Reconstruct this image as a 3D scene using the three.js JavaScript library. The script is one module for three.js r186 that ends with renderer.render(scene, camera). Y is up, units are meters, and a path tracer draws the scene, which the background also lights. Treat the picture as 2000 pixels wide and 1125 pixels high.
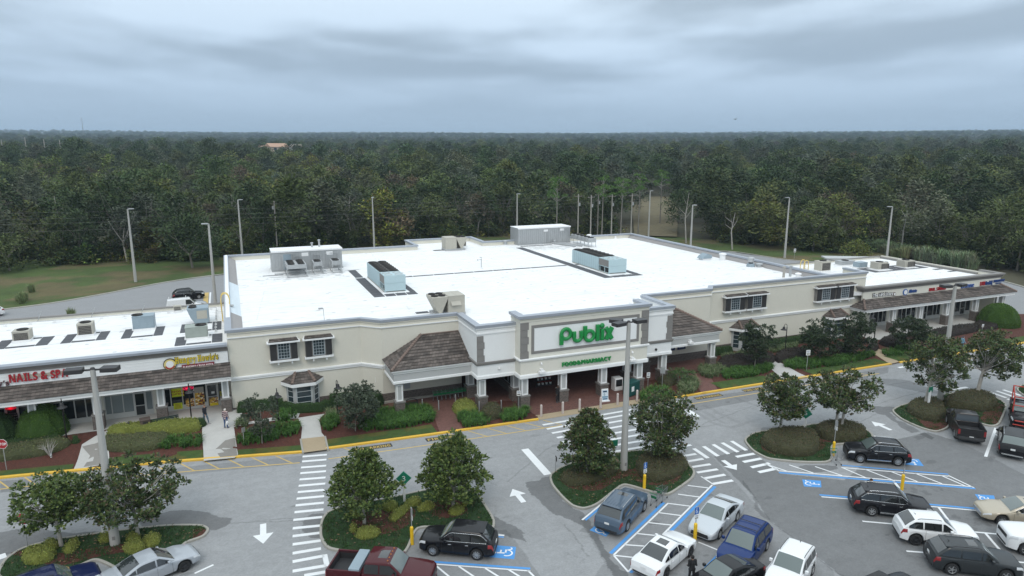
import*as THREE from 'three';
import { mergeGeometries,mergeVertices,toCreasedNormals } from 'three/addons/utils/BufferGeometryUtils.js';
import { MarchingCubes } from 'three/addons/objects/MarchingCubes.js';
import { FontLoader } from 'three/addons/loaders/FontLoader.js';
import { TextGeometry } from 'three/addons/geometries/TextGeometry.js';
// ---------------------------------------------------------------- camera, sky, sun, exposure
const RAD=Math.PI / 180;
const CAM_H=24,FOC=1333,PITCH=11.59*RAD,YAW=22.55*RAD;
const scene=new THREE.Scene();
const camera=new THREE.PerspectiveCamera(2*Math.atan(562.5 / FOC) / RAD,2000 / 1125,0.5,14000);
camera.position.set(0,CAM_H,0);
camera.rotation.order='YXZ';
camera.rotation.set(-PITCH,-YAW,0);
const renderer=new THREE.WebGLRenderer({ antialias: true });
renderer.setSize(1024,576);
renderer.toneMapping=THREE.LinearToneMapping;
renderer.toneMappingExposure=1.3;
renderer.shadowMap.enabled=true;
let seed=12345;
const rnd=()=>{ seed=(seed + 0x6D2B79F5) | 0;let t=Math.imul(seed ^ (seed >>> 15),1 | seed);t=(t + Math.imul(t ^ (t >>> 7),61 | t)) ^ t;return ((t ^ (t >>> 14)) >>> 0) / 4294967296;};
const R=(a,b)=>a + (b - a)*rnd();
const reseed=(n)=>{ seed=n | 0;};
const clamp=(x,a=0,b=1)=>Math.min(b,Math.max(a,x));
const sstep=(a,b,x)=>{ const t=clamp((x - a) / (b - a));return t*t*(3 - 2*t);};
const lerp=(a,b,t)=>a + (b - a)*t;
const hash2=(i,j)=>{ let h=Math.imul(i,374761393) ^ Math.imul(j,668265263);h=Math.imul(h ^ (h >>> 13),1274126177);return ((h ^ (h >>> 16)) >>> 0) / 4294967296;};
const noise2=(x,y)=>{ const i=Math.floor(x),j=Math.floor(y),u=x - i,v=y - j,a=u*u*(3 - 2*u),b=v*v*(3 - 2*v);return lerp(lerp(hash2(i,j),hash2(i + 1,j),a),lerp(hash2(i,j + 1),hash2(i + 1,j + 1),a),b);};
const fbm=(x,y,o=5)=>{ let s=0,a=0.5,t=0;for (let k=0;k<o;k++) { s+=a*noise2(x,y);t+=a;x=x*2.03 + 17.1;y=y*2.03 + 9.7;a*=0.5;} return s / t;};
{ // overcast sky: brighter overhead than at the horizon, banked grey cloud
const W=2048,H=1024,d=new Float32Array(W*H*4);
for (let j=0;j<H;j++) {
const el=(j + 0.5 - H / 2) / H*Math.PI,s=Math.sin(el),c=Math.cos(el);
for (let i=0;i<W;i++) {
const az=(i + 0.5) / W*2*Math.PI - Math.PI,dx=Math.cos(az)*c,dz=Math.sin(az)*c,k=1 / (Math.max(s,0) + 0.085);
const e=Math.max(s,0);
// cloud deck seen in perspective
const u=dx*k,v=dz*k,lg=Math.log(e + 0.07),hx=Math.cos(az),hz=Math.sin(az);
const n=fbm(u*0.75 + 3.3,v*0.75 + 8.1,6),n3=fbm(u*0.3 + 9,v*0.3 + 2,3);
// long banks low over the horizon
const wx=0.35*(fbm(hx*3 + lg*2,hz*3,3) - 0.5),bn=fbm(hx*3.1 + lg*1.5 + wx + 31,hz*3.1 - lg*3.6 + wx + 12,6),fine=fbm(hx*9 + lg*3.5 + 4,hz*9 - lg*8.5 + 6,5);
const low=1 - sstep(0.30,0.62,e);
let m=lerp(0.68*n + 0.32*n3,0.62*bn + 0.16*fine + 0.22*n,low);
m=sstep(0.34,0.62,m);
const deck=sstep(0.02,0.12,e);
let L=0.40*(1 + 2.1*e);
L*=lerp(1.0,0.77 + 0.47*m,deck);
// bluish clear air low down, paler and more neutral overhead
const t=sstep(0.02,0.42,e),w=1 - m*deck;
const col=[lerp(0.785,0.90,t) - 0.02*w,1.0,lerp(1.25,1.06,t) + 0.02*w];
const o=(j*W + i)*4,g=s<0?lerp(1,0.45,sstep(0,0.08,-s)) : 1;
d[o]=L*col[0]*g;d[o + 1]=L*col[1]*g;d[o + 2]=L*col[2]*g;d[o + 3]=1;
}
}
const t=new THREE.DataTexture(d,W,H,THREE.RGBAFormat,THREE.FloatType);
t.mapping=THREE.EquirectangularReflectionMapping;t.magFilter=THREE.LinearFilter;t.needsUpdate=true;
scene.background=t;scene.environment=t;
}
const sun=new THREE.DirectionalLight(0xfff4e6,0.7);
sun.position.set(-40,140,40);sun.target.position.set(30,0,-70);
sun.castShadow=true;sun.shadow.radius=40;
Object.assign(sun.shadow.camera,{ left: -130,right: 130,top: 130,bottom: -130,near: 1,far: 400 });
sun.shadow.mapSize.set(2048,2048);
scene.add(sun,sun.target);
scene.fog=new THREE.FogExp2(0xb4c9dc,0.00017);
// ---------------------------------------------------------------- photograph measurements -> places in the world (true ray / plane crossings)
const cP=Math.cos(PITCH),sP=Math.sin(PITCH),cY=Math.cos(YAW),sY=Math.sin(YAW);
function ray(px,py) { const x=px - 1000,y=562.5 - py,f=FOC*cP + y*sP;return [x*cY + f*sY,y*cP - FOC*sP,x*sY - f*cY];}
const at=(px,py,h=0)=>{ const r=ray(px,py),t=(h - CAM_H) / r[1];return [r[0]*t,h,r[2]*t];};
// ground height of the shopping centre: level lot, the walk climbs towards the left-hand shops, hills far off
const KERB=[[-60,-62],[-17.3,-57.8],[-6,-55.9],[4,-53.7],[6,-53.6],[15,-53.0],[24.3,-52.55],[39,-52.4],[52,-52.2],[68,-51.9],[80,-51.7],[140,-51]];
const kerbZ=(x)=>{ for (let i=1;i<KERB.length;i++) if (x <= KERB[i][0]) { const [a,b]=[KERB[i - 1],KERB[i]];return lerp(a[1],b[1],(x - a[0]) / (b[0] - a[0]));} return -51;};
const G=(x,z)=>0.75*(1 - sstep(-1,12.5,x))*sstep(0.8,5.5,kerbZ(x) - z) + 0.6*sstep(-100,-135,z)*0;
const HILL=[[0,0],[190,0],[300,3],[600,9],[1000,19],[1600,35],[2600,62],[4200,100],[6000,128]];
function hill(x,z) {
const r=Math.hypot(x,z);let h=128;
for (let i=1;i<HILL.length;i++) if (r <= HILL[i][0]) { const a=HILL[i - 1],b=HILL[i],t=(r - a[0]) / (b[0] - a[0]);h=lerp(a[1],b[1],t);break;}
const bearing=Math.atan2(x,-z),left=sstep(0.15,-0.25,bearing);
h*=1 + 0.25*(fbm(x*0.0012 + 5,z*0.0012 + 3,3) - 0.5) - 0.06*left;
return h;
}
function gp(px,py,off=0) { let h=off;for (let i=0;i<12;i++) { const p=at(px,py,h);h=lerp(h,G(p[0],p[2]) + off,0.7);} return at(px,py,h);}
const P2=(list,off=0)=>list.map(([x,y])=>{ const p=gp(x,y,off);return [p[0],p[2]];});
// ---------------------------------------------------------------- names, tags, parts
const used={};
const numbered=(n)=>{ const k=used[n]=(used[n] ?? -1) + 1;return k?n + '_' + String(k).padStart(3,'0') : n;};
function tag(o,label,category,group,kind) { if (label) o.userData.label=label;if (category) o.userData.category=category;if (group) o.userData.group=group;if (kind) o.userData.kind=kind;return o;}
function thing(name,label,category,pos=[0,0,0],turn=0,group) { const o=new THREE.Group();o.name=numbered(name);scene.add(o);o.position.set(...pos);o.rotation.y=turn;return tag(o,label,category,group);}
const shade=(o)=>{ o.castShadow=true;o.receiveShadow=true;return o;};
// a part in the local space of its parent
function part(p,name,geo,mat,label) { const m=shade(new THREE.Mesh(Array.isArray(geo)?merge(geo) : geo,mat));m.name=name;if (label) m.userData.label=label;p.add(m);return m;}
// a part whose geometry is written in world places
function wpart(p,name,geo,mat,label) { const g=Array.isArray(geo)?merge(geo) : geo;let q=p;const v=new THREE.Vector3();while (q&&q!==scene) { v.add(q.position);q=q.parent;} g.translate(-v.x,-v.y,-v.z);return part(p,name,g,mat,label);}
function single(name,geo,mat,label,category,group,kind) { const m=shade(new THREE.Mesh(Array.isArray(geo)?merge(geo) : geo,mat));m.name=numbered(name);scene.add(m);return tag(m,label,category,group,kind);}
function struct(name,geo,mat,label) { return single(name,geo,mat,label,null,null,'structure');}
function dup(src,pos,turn,label) { const c=src.clone();c.name=numbered(src.name.replace(/_\d{3}$/,''));scene.add(c);c.position.set(...pos);c.rotation.y=turn;c.userData={ ...src.userData };if (label) c.userData.label=label;return c;}
// ---------------------------------------------------------------- geometry helpers
function merge(list) { const l=list.filter(Boolean).map((g)=>{ const q=g.index?g.toNonIndexed() : g.clone();for (const k of Object.keys(q.attributes)) if (!['position','normal','uv','color'].includes(k)) q.deleteAttribute(k);if (!q.attributes.uv) q.setAttribute('uv',new THREE.BufferAttribute(new Float32Array(q.attributes.position.count*2),2));return q;});const col=l.some((g)=>g.attributes.color);if (col) for (const g of l) if (!g.attributes.color) g.setAttribute('color',new THREE.BufferAttribute(new Float32Array(g.attributes.position.count*3).fill(1),3));return mergeGeometries(l);}
function uvm(g,s=1) { // texture space in metres, by the way each face points
const q=g.index?g.toNonIndexed() : g;q.computeVertexNormals();const p=q.attributes.position,n=q.attributes.normal,uv=new Float32Array(p.count*2);
for (let i=0;i<p.count;i++) { const ax=Math.abs(n.getX(i)),ay=Math.abs(n.getY(i)),az=Math.abs(n.getZ(i));const x=p.getX(i),y=p.getY(i),z=p.getZ(i);if (ay>ax&&ay>az) { uv[i*2]=x*s;uv[i*2 + 1]=z*s;} else if (ax>az) { uv[i*2]=z*s;uv[i*2 + 1]=y*s;} else { uv[i*2]=x*s;uv[i*2 + 1]=y*s;} }
q.setAttribute('uv',new THREE.BufferAttribute(uv,2));return q;
}
const bx=(x0,x1,y0,y1,z0,z1)=>uvm(new THREE.BoxGeometry(Math.abs(x1 - x0),Math.abs(y1 - y0),Math.abs(z1 - z0)).translate((x0 + x1) / 2,(y0 + y1) / 2,(z0 + z1) / 2));
const cbx=(w,h,d,x=0,y=0,z=0)=>bx(x - w / 2,x + w / 2,y - h / 2,y + h / 2,z - d / 2,z + d / 2);
const cyl=(r0,r1,h,x=0,y=0,z=0,seg=12)=>new THREE.CylinderGeometry(r1,r0,h,seg).translate(x,y + h / 2,z);
function rod(a,b,r,seg=6,r2=r) { const A=new THREE.Vector3(...a),B=new THREE.Vector3(...b),d=B.clone().sub(A),L=d.length();const g=new THREE.CylinderGeometry(r2,r,L,seg);g.translate(0,L / 2,0);g.applyQuaternion(new THREE.Quaternion().setFromUnitVectors(new THREE.Vector3(0,1,0),d.normalize()));return g.translate(...a);}
// rounded-edge box (bevelled extrusion along z)
function rbx(w,h,d,r,x=0,y=0,z=0,bev=r) { const s=new THREE.Shape(),a=w / 2 - bev,b=h / 2 - bev;s.moveTo(-a,-b);s.lineTo(a,-b);s.lineTo(a,b);s.lineTo(-a,b);s.closePath();const g=new THREE.ExtrudeGeometry(s,{ depth: Math.max(0.001,d - 2*bev),bevelEnabled: true,bevelSize: bev,bevelThickness: bev,bevelSegments: 2,curveSegments: 1 });return g.translate(x,y,z - d / 2 + bev);}
function quad(a,b,c,d) { const g=new THREE.BufferGeometry();g.setAttribute('position',new THREE.BufferAttribute(new Float32Array([...a,...b,...c,...a,...c,...d]),3));g.setAttribute('uv',new THREE.BufferAttribute(new Float32Array([0,0,1,0,1,1,0,0,1,1,0,1]),2));g.computeVertexNormals();return g;}
// a slab that follows the ground: polygon in x,z, top at G + off, optional side skirt
function sheet(poly,off,o={}) {
const { step=2.5,skirt=0,hfun=G,uvs=1 }=o;const V2=poly.map(([x,z])=>new THREE.Vector2(x,z));if (THREE.ShapeUtils.area(V2)>0) V2.reverse();
const tris=THREE.ShapeUtils.triangulateShape(V2,[]).map((t)=>t.map((i)=>[V2[i].x,V2[i].y]));const out=[];
const split=(a,b,c,n)=>{ const ab=Math.hypot(a[0] - b[0],a[1] - b[1]),bc=Math.hypot(b[0] - c[0],b[1] - c[1]),ca=Math.hypot(c[0] - a[0],c[1] - a[1]),m=Math.max(ab,bc,ca);if (m<step||n>14) { out.push(a,b,c);return;} const mid=(p,q)=>[(p[0] + q[0]) / 2,(p[1] + q[1]) / 2];if (m===ab) { const k=mid(a,b);split(a,k,c,n + 1);split(k,b,c,n + 1);} else if (m===bc) { const k=mid(b,c);split(a,b,k,n + 1);split(a,k,c,n + 1);} else { const k=mid(c,a);split(a,b,k,n + 1);split(k,b,c,n + 1);} };
for (const t of tris) split(...t,0);
const pos=[],uv=[];const put=(x,y,z,u,v)=>{ pos.push(x,y,z);uv.push(u*uvs,v*uvs);};
for (let i=0;i<out.length;i+=3) { let [a,b,c]=[out[i],out[i + 1],out[i + 2]];if ((b[0] - a[0])*(c[1] - a[1]) - (b[1] - a[1])*(c[0] - a[0])>0) [b,c]=[c,b];for (const p of [a,b,c]) put(p[0],hfun(p[0],p[1]) + off,p[1],p[0],p[1]);}
if (skirt) for (let i=0;i<V2.length;i++) { const a=V2[i],b=V2[(i + 1) % V2.length],n=Math.max(1,Math.ceil(a.distanceTo(b) / step));for (let k=0;k<n;k++) { const p=a.clone().lerp(b,k / n),q=a.clone().lerp(b,(k + 1) / n),hp=hfun(p.x,p.y) + off,hq=hfun(q.x,q.y) + off,L=k;for (const w of [[p,hp],[q,hq],[q,hq - skirt],[p,hp],[q,hq - skirt],[p,hp - skirt]]) put(w[0].x,w[1],w[0].y,w[0].x + w[0].y,w[1]);} }
const g=new THREE.BufferGeometry();g.setAttribute('position',new THREE.BufferAttribute(new Float32Array(pos),3));g.setAttribute('uv',new THREE.BufferAttribute(new Float32Array(uv),2));g.computeVertexNormals();return g;
}
// a raised band (kerb) along a line: section height h, width w, standing on G; closed or open
function kerbBand(line,w,h,closed=false,off=0,drop=0.15) {
const n=line.length,pos=[],L=[],Rr=[];
for (let i=0;i<n;i++) { const p=line[i],a=line[closed?(i + n - 1) % n : Math.max(0,i - 1)],b=line[closed?(i + 1) % n : Math.min(n - 1,i + 1)];let dx=b[0] - a[0],dz=b[1] - a[1];const l=Math.hypot(dx,dz)||1;dx /= l;dz /= l;L.push([p[0] - dz*w / 2,p[1] + dx*w / 2]);Rr.push([p[0] + dz*w / 2,p[1] - dx*w / 2]);}
const v=(p,y,y0)=>[p[0],G(p[0],p[1]) + off + y,p[1]],c=0.025,q=(a,b,cc,d)=>pos.push(...a,...b,...cc,...a,...cc,...d);
const inn=(p,o,t)=>[lerp(p[0],o[0],t),lerp(p[1],o[1],t)];
for (let i=0;i<(closed?n : n - 1);i++) { const j=(i + 1) % n,k=c / w;const A=[L[i],L[j]],B=[Rr[i],Rr[j]];
const prof=(l,r)=>[v(l,-drop),v(l,h - c),v(inn(l,r,k),h),v(inn(r,l,k),h),v(r,h - c),v(r,-drop)];const p=prof(L[i],Rr[i]),s=prof(L[j],Rr[j]);for (let m=0;m<5;m++) q(p[m],p[m + 1],s[m + 1],s[m]);}
if (!closed) for (const [i,f] of [[0,1],[n - 1,-1]]) { const a=v(L[i],-drop),b=v(L[i],h),cc=v(Rr[i],h),d=v(Rr[i],-drop);f>0?q(a,d,cc,b) : q(a,b,cc,d);}
const g=new THREE.BufferGeometry();g.setAttribute('position',new THREE.BufferAttribute(new Float32Array(pos),3));g.computeVertexNormals();return uvm(g);
}
function smoothLine(pts,n=6,closed=false) { const c=new THREE.CatmullRomCurve3(pts.map((p)=>new THREE.Vector3(p[0],0,p[1])),closed,'centripetal');const m=pts.length*n,o=c.getPoints(m).map((p)=>[p.x,p.z]);if (closed) o.pop();return o;}
const inPoly=(p,x,z)=>{ let c=false;for (let i=0,j=p.length - 1;i<p.length;j=i++) { const a=p[i],b=p[j];if ((a[1]>z)!==(b[1]>z)&&x<(b[0] - a[0])*(z - a[1]) / (b[1] - a[1]) + a[0]) c=!c;} return c;};
function inset(poly,d) { const V=poly.map(([x,z])=>new THREE.Vector2(x,z)),s=THREE.ShapeUtils.area(V)>0?1 : -1,n=poly.length;return poly.map((p,i)=>{ const a=poly[(i + n - 1) % n],b=poly[(i + 1) % n];let dx=b[0] - a[0],dz=b[1] - a[1];const l=Math.hypot(dx,dz)||1;return [p[0] - s*dz / l*d,p[1] + s*dx / l*d];});}
// ---------------------------------------------------------------- materials
const LIN=(r,g,b)=>new THREE.Color().setRGB(r,g,b);
function texOf(w,h,f,srgb=true) { const d=new Uint8Array(w*h*4);for (let j=0;j<h;j++) for (let i=0;i<w;i++) { const c=f(i / w,j / h,i,j),o=(j*w + i)*4;for (let k=0;k<3;k++) { let v=c.length?c[k] : c;v=clamp(v);if (srgb) v=v <= 0.0031308?v*12.92 : 1.055*Math.pow(v,1 / 2.4) - 0.055;d[o + k]=Math.round(v*255);} d[o + 3]=255;} const t=new THREE.DataTexture(d,w,h,THREE.RGBAFormat);t.wrapS=t.wrapT=THREE.RepeatWrapping;t.magFilter=THREE.LinearFilter;t.minFilter=THREE.LinearMipmapLinearFilter;t.generateMipmaps=true;if (srgb) t.colorSpace=THREE.SRGBColorSpace;t.needsUpdate=true;return t;}
// tiling noise
function tnoise(u,v,n,s=0) { const x=u*n,y=v*n,i=Math.floor(x),j=Math.floor(y),a=x - i,b=y - j,A=a*a*(3 - 2*a),B=b*b*(3 - 2*b),h=(p,q)=>hash2(((p % n) + n) % n + s*131,((q % n) + n) % n + s*57);return lerp(lerp(h(i,j),h(i + 1,j),A),lerp(h(i,j + 1),h(i + 1,j + 1),A),B);}
const tfbm=(u,v,n,o=4,s=0)=>{ let t=0,a=0.5,w=0;for (let k=0;k<o;k++) { t+=a*tnoise(u,v,n << k,s + k);w+=a;a*=0.55;} return t / w;};
const rep=(t,a,b=a)=>{ t.repeat.set(a,b);return t;};
function grainy(base,amt,n=32,rough=0.9,size=4,seedN=1,o={}) { const t=rep(texOf(256,256,(u,v)=>{ const k=1 + amt*2*(0.6*tfbm(u,v,n,4,seedN) + 0.4*tfbm(u,v,4,3,seedN + 9) - 0.5);return base.map((c)=>c*k);}),1 / size);return new THREE.MeshStandardMaterial({ map: t,roughness: rough,...o });}
const plain=(c,rough=0.7,metal=0,o={})=>new THREE.MeshStandardMaterial({ color: LIN(...c),roughness: rough,metalness: metal,...o });
const M={
tan: grainy([0.66,0.635,0.555],0.05,32,0.92,3,1),white: grainy([0.78,0.79,0.79],0.035,32,0.85,3,2),stone: grainy([0.67,0.65,0.58],0.05,32,0.9,3,3),
grey: grainy([0.215,0.205,0.195],0.06,32,0.85,3,4),paleGrey: grainy([0.44,0.45,0.45],0.05,32,0.85,3,5),coping: grainy([0.36,0.385,0.43],0.10,16,0.45,5,6,{ metalness: 0.35 }),
roofWhite: null,membrane: grainy([0.30,0.285,0.28],0.12,16,0.9,4,7),membraneBlue: grainy([0.60,0.66,0.70],0.12,16,0.9,5,8),pad: grainy([0.085,0.088,0.098],0.12,32,0.9,2,9),
frame: plain([0.52,0.53,0.53],0.4,0.5),darkGlass: plain([0.018,0.022,0.024],0.06,0,{ envMapIntensity: 1 }),blueGlass: plain([0.035,0.052,0.06],0.08),black: plain([0.018,0.018,0.02],0.5),charcoal: plain([0.04,0.038,0.038],0.6),
concrete: grainy([0.40,0.39,0.37],0.10,32,0.92,5,10),walk: grainy([0.46,0.45,0.43],0.09,32,0.92,6,11),walkWet: grainy([0.24,0.225,0.205],0.10,32,0.75,6,12),ramp: grainy([0.36,0.285,0.19],0.12,32,0.9,2,13),
kerb: grainy([0.34,0.325,0.29],0.14,32,0.9,3,14),yellow: grainy([0.70,0.43,0.055],0.10,32,0.7,3,15),yellowLine: grainy([0.52,0.37,0.13],0.16,64,0.85,2,16),paintWhite: grainy([0.72,0.73,0.74],0.09,64,0.8,2,17),paintBlue: grainy([0.075,0.27,0.60],0.18,64,0.75,2,18),paintDark: grainy([0.07,0.07,0.072],0.14,64,0.85,2,40),
galv: grainy([0.42,0.43,0.435],0.12,16,0.5,2,19,{ metalness: 0.45 }),poleConcrete: grainy([0.40,0.395,0.375],0.08,32,0.85,2,20),unitBeige: grainy([0.42,0.40,0.345],0.06,16,0.7,2,21),unitBlue: grainy([0.42,0.545,0.58],0.06,16,0.6,2,22),unitSlate: grainy([0.26,0.325,0.37],0.07,16,0.6,2,23),unitGreen: grainy([0.30,0.335,0.305],0.06,16,0.65,2,24),grille: plain([0.06,0.055,0.05],0.8),fan: plain([0.015,0.015,0.016],0.7),
lampBlack: plain([0.014,0.013,0.014],0.45,0.3),yellowPole: plain([0.80,0.50,0.02],0.45),cage: plain([0.72,0.52,0.14],0.5),green: plain([0.012,0.24,0.055],0.35),greenSign: plain([0.012,0.19,0.11],0.4),red: plain([0.35,0.012,0.02],0.5),signWhite: plain([0.78,0.78,0.78],0.5),bollard: grainy([0.52,0.45,0.42],0.06,32,0.8,1,25),bark: grainy([0.22,0.20,0.175],0.3,32,0.95,1,26),barkPale: grainy([0.36,0.34,0.31],0.3,32,0.95,2,27),wood: grainy([0.20,0.185,0.17],0.2,32,0.9,2,28),wire: plain([0.17,0.17,0.17],0.6),
mulch: null,lawn: null,dumpster: plain([0.01,0.07,0.065],0.4),lid: plain([0.02,0.02,0.02],0.5),rust: plain([0.1,0.06,0.04],0.9)
};
// ================================================================ GROUND
const Z4=(x0,y0,s,list)=>list.map(([x,y])=>[x0 + x / s,y0 + y / s]);
{ // terrain to the horizon
const pos=[],idx=[],rs=[0.5,8,16,24,32,40,48,56,64,72,80,90,100,115,130,145,160,175,190,210,235,265,300,350,420,500,600,720,880,1080,1330,1640,2000,2450,3000,3700,4500,5500,6600],nA=180;
for (const r of rs) for (let a=0;a<nA;a++) { const t=a / nA*2*Math.PI,x=Math.sin(t)*r,z=-Math.cos(t)*r;pos.push(x,(r<200?G(x,z) - 0.45 : 0) + hill(x,z),z);}
for (let i=0;i<rs.length - 1;i++) for (let a=0;a<nA;a++) { const b=(a + 1) % nA,p=i*nA + a,q=i*nA + b,s=p + nA,u=q + nA;idx.push(p,q,u,p,u,s);}
const g=new THREE.BufferGeometry();g.setAttribute('position',new THREE.Float32BufferAttribute(pos,3));g.setIndex(idx);
const m=grainy([0.075,0.070,0.042],0.35,16,1,40,30);
const q=uvm(g);struct('ground',q,m,'dark leaf-littered forest floor and hills reaching to the horizon');
}
const LOT={ x0: -34,z0: -64,w: 152,d: 56 };
{ // asphalt of the lot: worn light grey lanes, newer dark sections, damp patches with ragged outlines, cracks
const W=2048,H=1024,base=new Float32Array(W*H).fill(0.275),wet=new Float32Array(W*H);
const X=(i)=>LOT.x0 + (i + 0.5) / W*LOT.w,Z=(j)=>LOT.z0 + (j + 0.5) / H*LOT.d;
const fill=(poly,f,rag=0.25)=>{ let x0=1e9,x1=-1e9,z0=1e9,z1=-1e9;for (const [x,z] of poly) { x0=Math.min(x0,x);x1=Math.max(x1,x);z0=Math.min(z0,z);z1=Math.max(z1,z);} const i0=Math.max(0,Math.floor((x0 - LOT.x0 - 1) / LOT.w*W)),i1=Math.min(W - 1,Math.ceil((x1 - LOT.x0 + 1) / LOT.w*W)),j0=Math.max(0,Math.floor((z0 - LOT.z0 - 1) / LOT.d*H)),j1=Math.min(H - 1,Math.ceil((z1 - LOT.z0 + 1) / LOT.d*H));for (let j=j0;j <= j1;j++) for (let i=i0;i <= i1;i++) { const x=X(i),z=Z(j),dx=rag*2*(fbm(x*1.7,z*1.7,4) - 0.5),dz=rag*2*(fbm(x*1.7 + 50,z*1.7 + 9,4) - 0.5);if (inPoly(poly,x + dx,z + dz)) f(j*W + i,x,z);} };
const set=(v)=>(k)=>{ base[k]=v;},damp=(v)=>(k)=>{ wet[k]=Math.max(wet[k],v);};
// newer dark asphalt of the right-hand parking rows
fill(P2([[1395,893],[1462,876],[1524,925],[1650,938],[1735,862],[1812,844],[1876,864],[1945,898],[2010,932],[2300,1000],[2500,1200],[1720,1200],[1626,1110],[1545,1048],[1500,1013],[1470,965]]),set(0.165),0.06);
fill(P2([[1876,864],[1945,898],[2010,932],[2300,1000],[2300,900],[2100,800],[1990,790],[1958,820],[1930,870]]),set(0.215),0.06);
fill(P2([[1690,862],[1748,858],[1735,872],[1660,900],[1640,900]]),set(0.17),0.06);
fill(P2([[1930,800],[2010,780],[2100,790],[2060,850],[1965,830]]),set(0.21),0.05);
// concrete-grey rows round the two centre bays
fill(P2([[1130,1010],[1300,925],[1390,890],[1500,1013],[1626,1112],[1660,1200],[1100,1200],[1180,1100]]),set(0.225),0.06);
fill(P2([[800,1040],[990,1035],[1060,1130],[1100,1250],[600,1250],[640,1110]]),set(0.215),0.06);
// strips beside the kerb patched darker
fill(P2([[0,940],[90,932],[70,955],[0,962]]),set(0.19),0.05);
fill(P2([[330,915],[590,890],[590,905],[330,930]]),set(0.215),0.05);
fill(P2([[1315,783],[1600,745],[1735,716],[1735,728],[1600,758],[1330,808]]),set(0.20),0.05);
fill(P2([[1640,735],[1770,742],[1850,770],[1810,768],[1700,745]]),set(0.19),0.2);
// damp patches
const A=damp(1);
fill(P2(Z4(0,842,3.976,[[1085,700],[1180,655],[1330,622],[1480,615],[1600,628],[1700,668],[1812,672],[1800,705],[1740,752],[1640,770],[1590,738],[1400,740],[1240,752],[1100,745]])),A,0.22);
fill(P2(Z4(0,842,3.976,[[-60,790],[180,758],[330,760],[430,778],[560,790],[860,775],[1010,760],[1010,790],[800,810],[560,830],[330,870],[200,905],[60,960],[-60,980]])),A,0.2);
fill(P2(Z4(500,842,3.976,[[530,640],[430,645],[370,690],[345,740],[380,790],[440,830],[500,830],[560,800],[640,690],[620,640]])),A,0.15);
fill(P2(Z4(500,842,3.976,[[1040,530],[1180,480],[1400,440],[1420,520],[1150,545]])),A,0.15);
fill(P2(Z4(500,842,3.976,[[1840,700],[1860,660],[1960,715],[2080,800],[2100,860],[1980,830],[1860,780]])),A,0.2);
fill(P2(Z4(1000,842,3.976,[[100,400],[210,385],[290,340],[330,420],[400,540],[500,610],[560,640],[600,690],[640,770],[720,920],[840,1060],[920,1150],[800,1150],[720,1010],[640,870],[590,760],[480,700],[330,640],[250,580],[160,500]])),A,0.25);
fill(P2(Z4(1000,842,3.976,[[-80,700],[10,740],[95,790],[80,805],[0,800],[-90,790]])),A,0.15);
fill(P2(Z4(1600,640,5,[[480,780],[560,765],[700,775],[820,770],[700,830],[760,900],[900,960],[980,1020],[900,1020],[780,960],[640,850],[560,835]])),A,0.25);
fill(P2(Z4(1480,780,5.86,[[480,770],[560,750],[900,760],[930,790],[720,835],[560,830],[480,800]])),A,0.15);
fill(P2(Z4(1480,780,5.86,[[1850,395],[1910,375],[2020,440],[1990,460],[1940,440]])),A,0.1);
fill(P2(Z4(1440,940,6.08,[[60,-20],[110,30],[150,90],[200,160],[240,230],[250,310],[330,380],[390,440],[380,470],[290,410],[200,330],[205,250],[190,180],[130,110],[80,60]])),damp(0.75),0.12);
fill(P2([[1750,770],[1700,745],[1600,775],[1650,790],[1690,800],[1760,800]]).map(([x,z])=>[x,z]),damp(0.0),0.2);
// oil and tyre marks
for (let s=0;s<90;s++) { const x=R(-14,60),z=R(-50,-22),a=R(0,6.28),L=R(0.1,0.5),p=[];for (let k=0;k<8;k++) { const t=k / 8*6.283;p.push([x + Math.cos(t)*L*R(0.5,1)*(1 + Math.abs(Math.cos(a))),z + Math.sin(t)*L*R(0.4,0.9)]);} fill(p,damp(R(0.25,0.7)),0.05);}
for (const [px,py,L,n] of [[1805,955,1.1,26],[1910,1015,1.2,30],[1930,895,0.5,8],[1740,930,0.7,10]]) { const c=gp(px,py);for (let k=0;k<n;k++) { const x=c[0] + R(-L,L)*1.3,z=c[2] + R(-L,L)*0.7,r=R(0.05,0.28),p=[];for (let q=0;q<7;q++) p.push([x + Math.cos(q / 7*6.283)*r*R(0.6,1.4),z + Math.sin(q / 7*6.283)*r*R(0.6,1.2)]);fill(p,damp(R(0.3,0.6)),0.08);} }
const line=(list,w,v)=>{ for (let s=0;s<list.length - 1;s++) { const a=list[s],b=list[s + 1],n=Math.ceil(Math.hypot(a[0] - b[0],a[1] - b[1]) / 0.05);for (let k=0;k <= n;k++) { const t=k / n,x=lerp(a[0],b[0],t) + 0.35*(fbm(a[0] + t*9,a[1]*3 + s,3) - 0.5),z=lerp(a[1],b[1],t) + 0.35*(fbm(a[0]*2 + 7,b[1] + t*8,3) - 0.5);const ww=w*R(0.4,1.3);for (let dx=-ww;dx <= ww;dx+=0.04) for (let dz=-ww;dz <= ww;dz+=0.04) { const i=Math.floor((x + dx - LOT.x0) / LOT.w*W),j=Math.floor((z + dz - LOT.z0) / LOT.d*H);if (i >= 0&&j >= 0&&i<W&&j<H) wet[j*W + i]=Math.max(wet[j*W + i],v);} } } };
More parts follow.
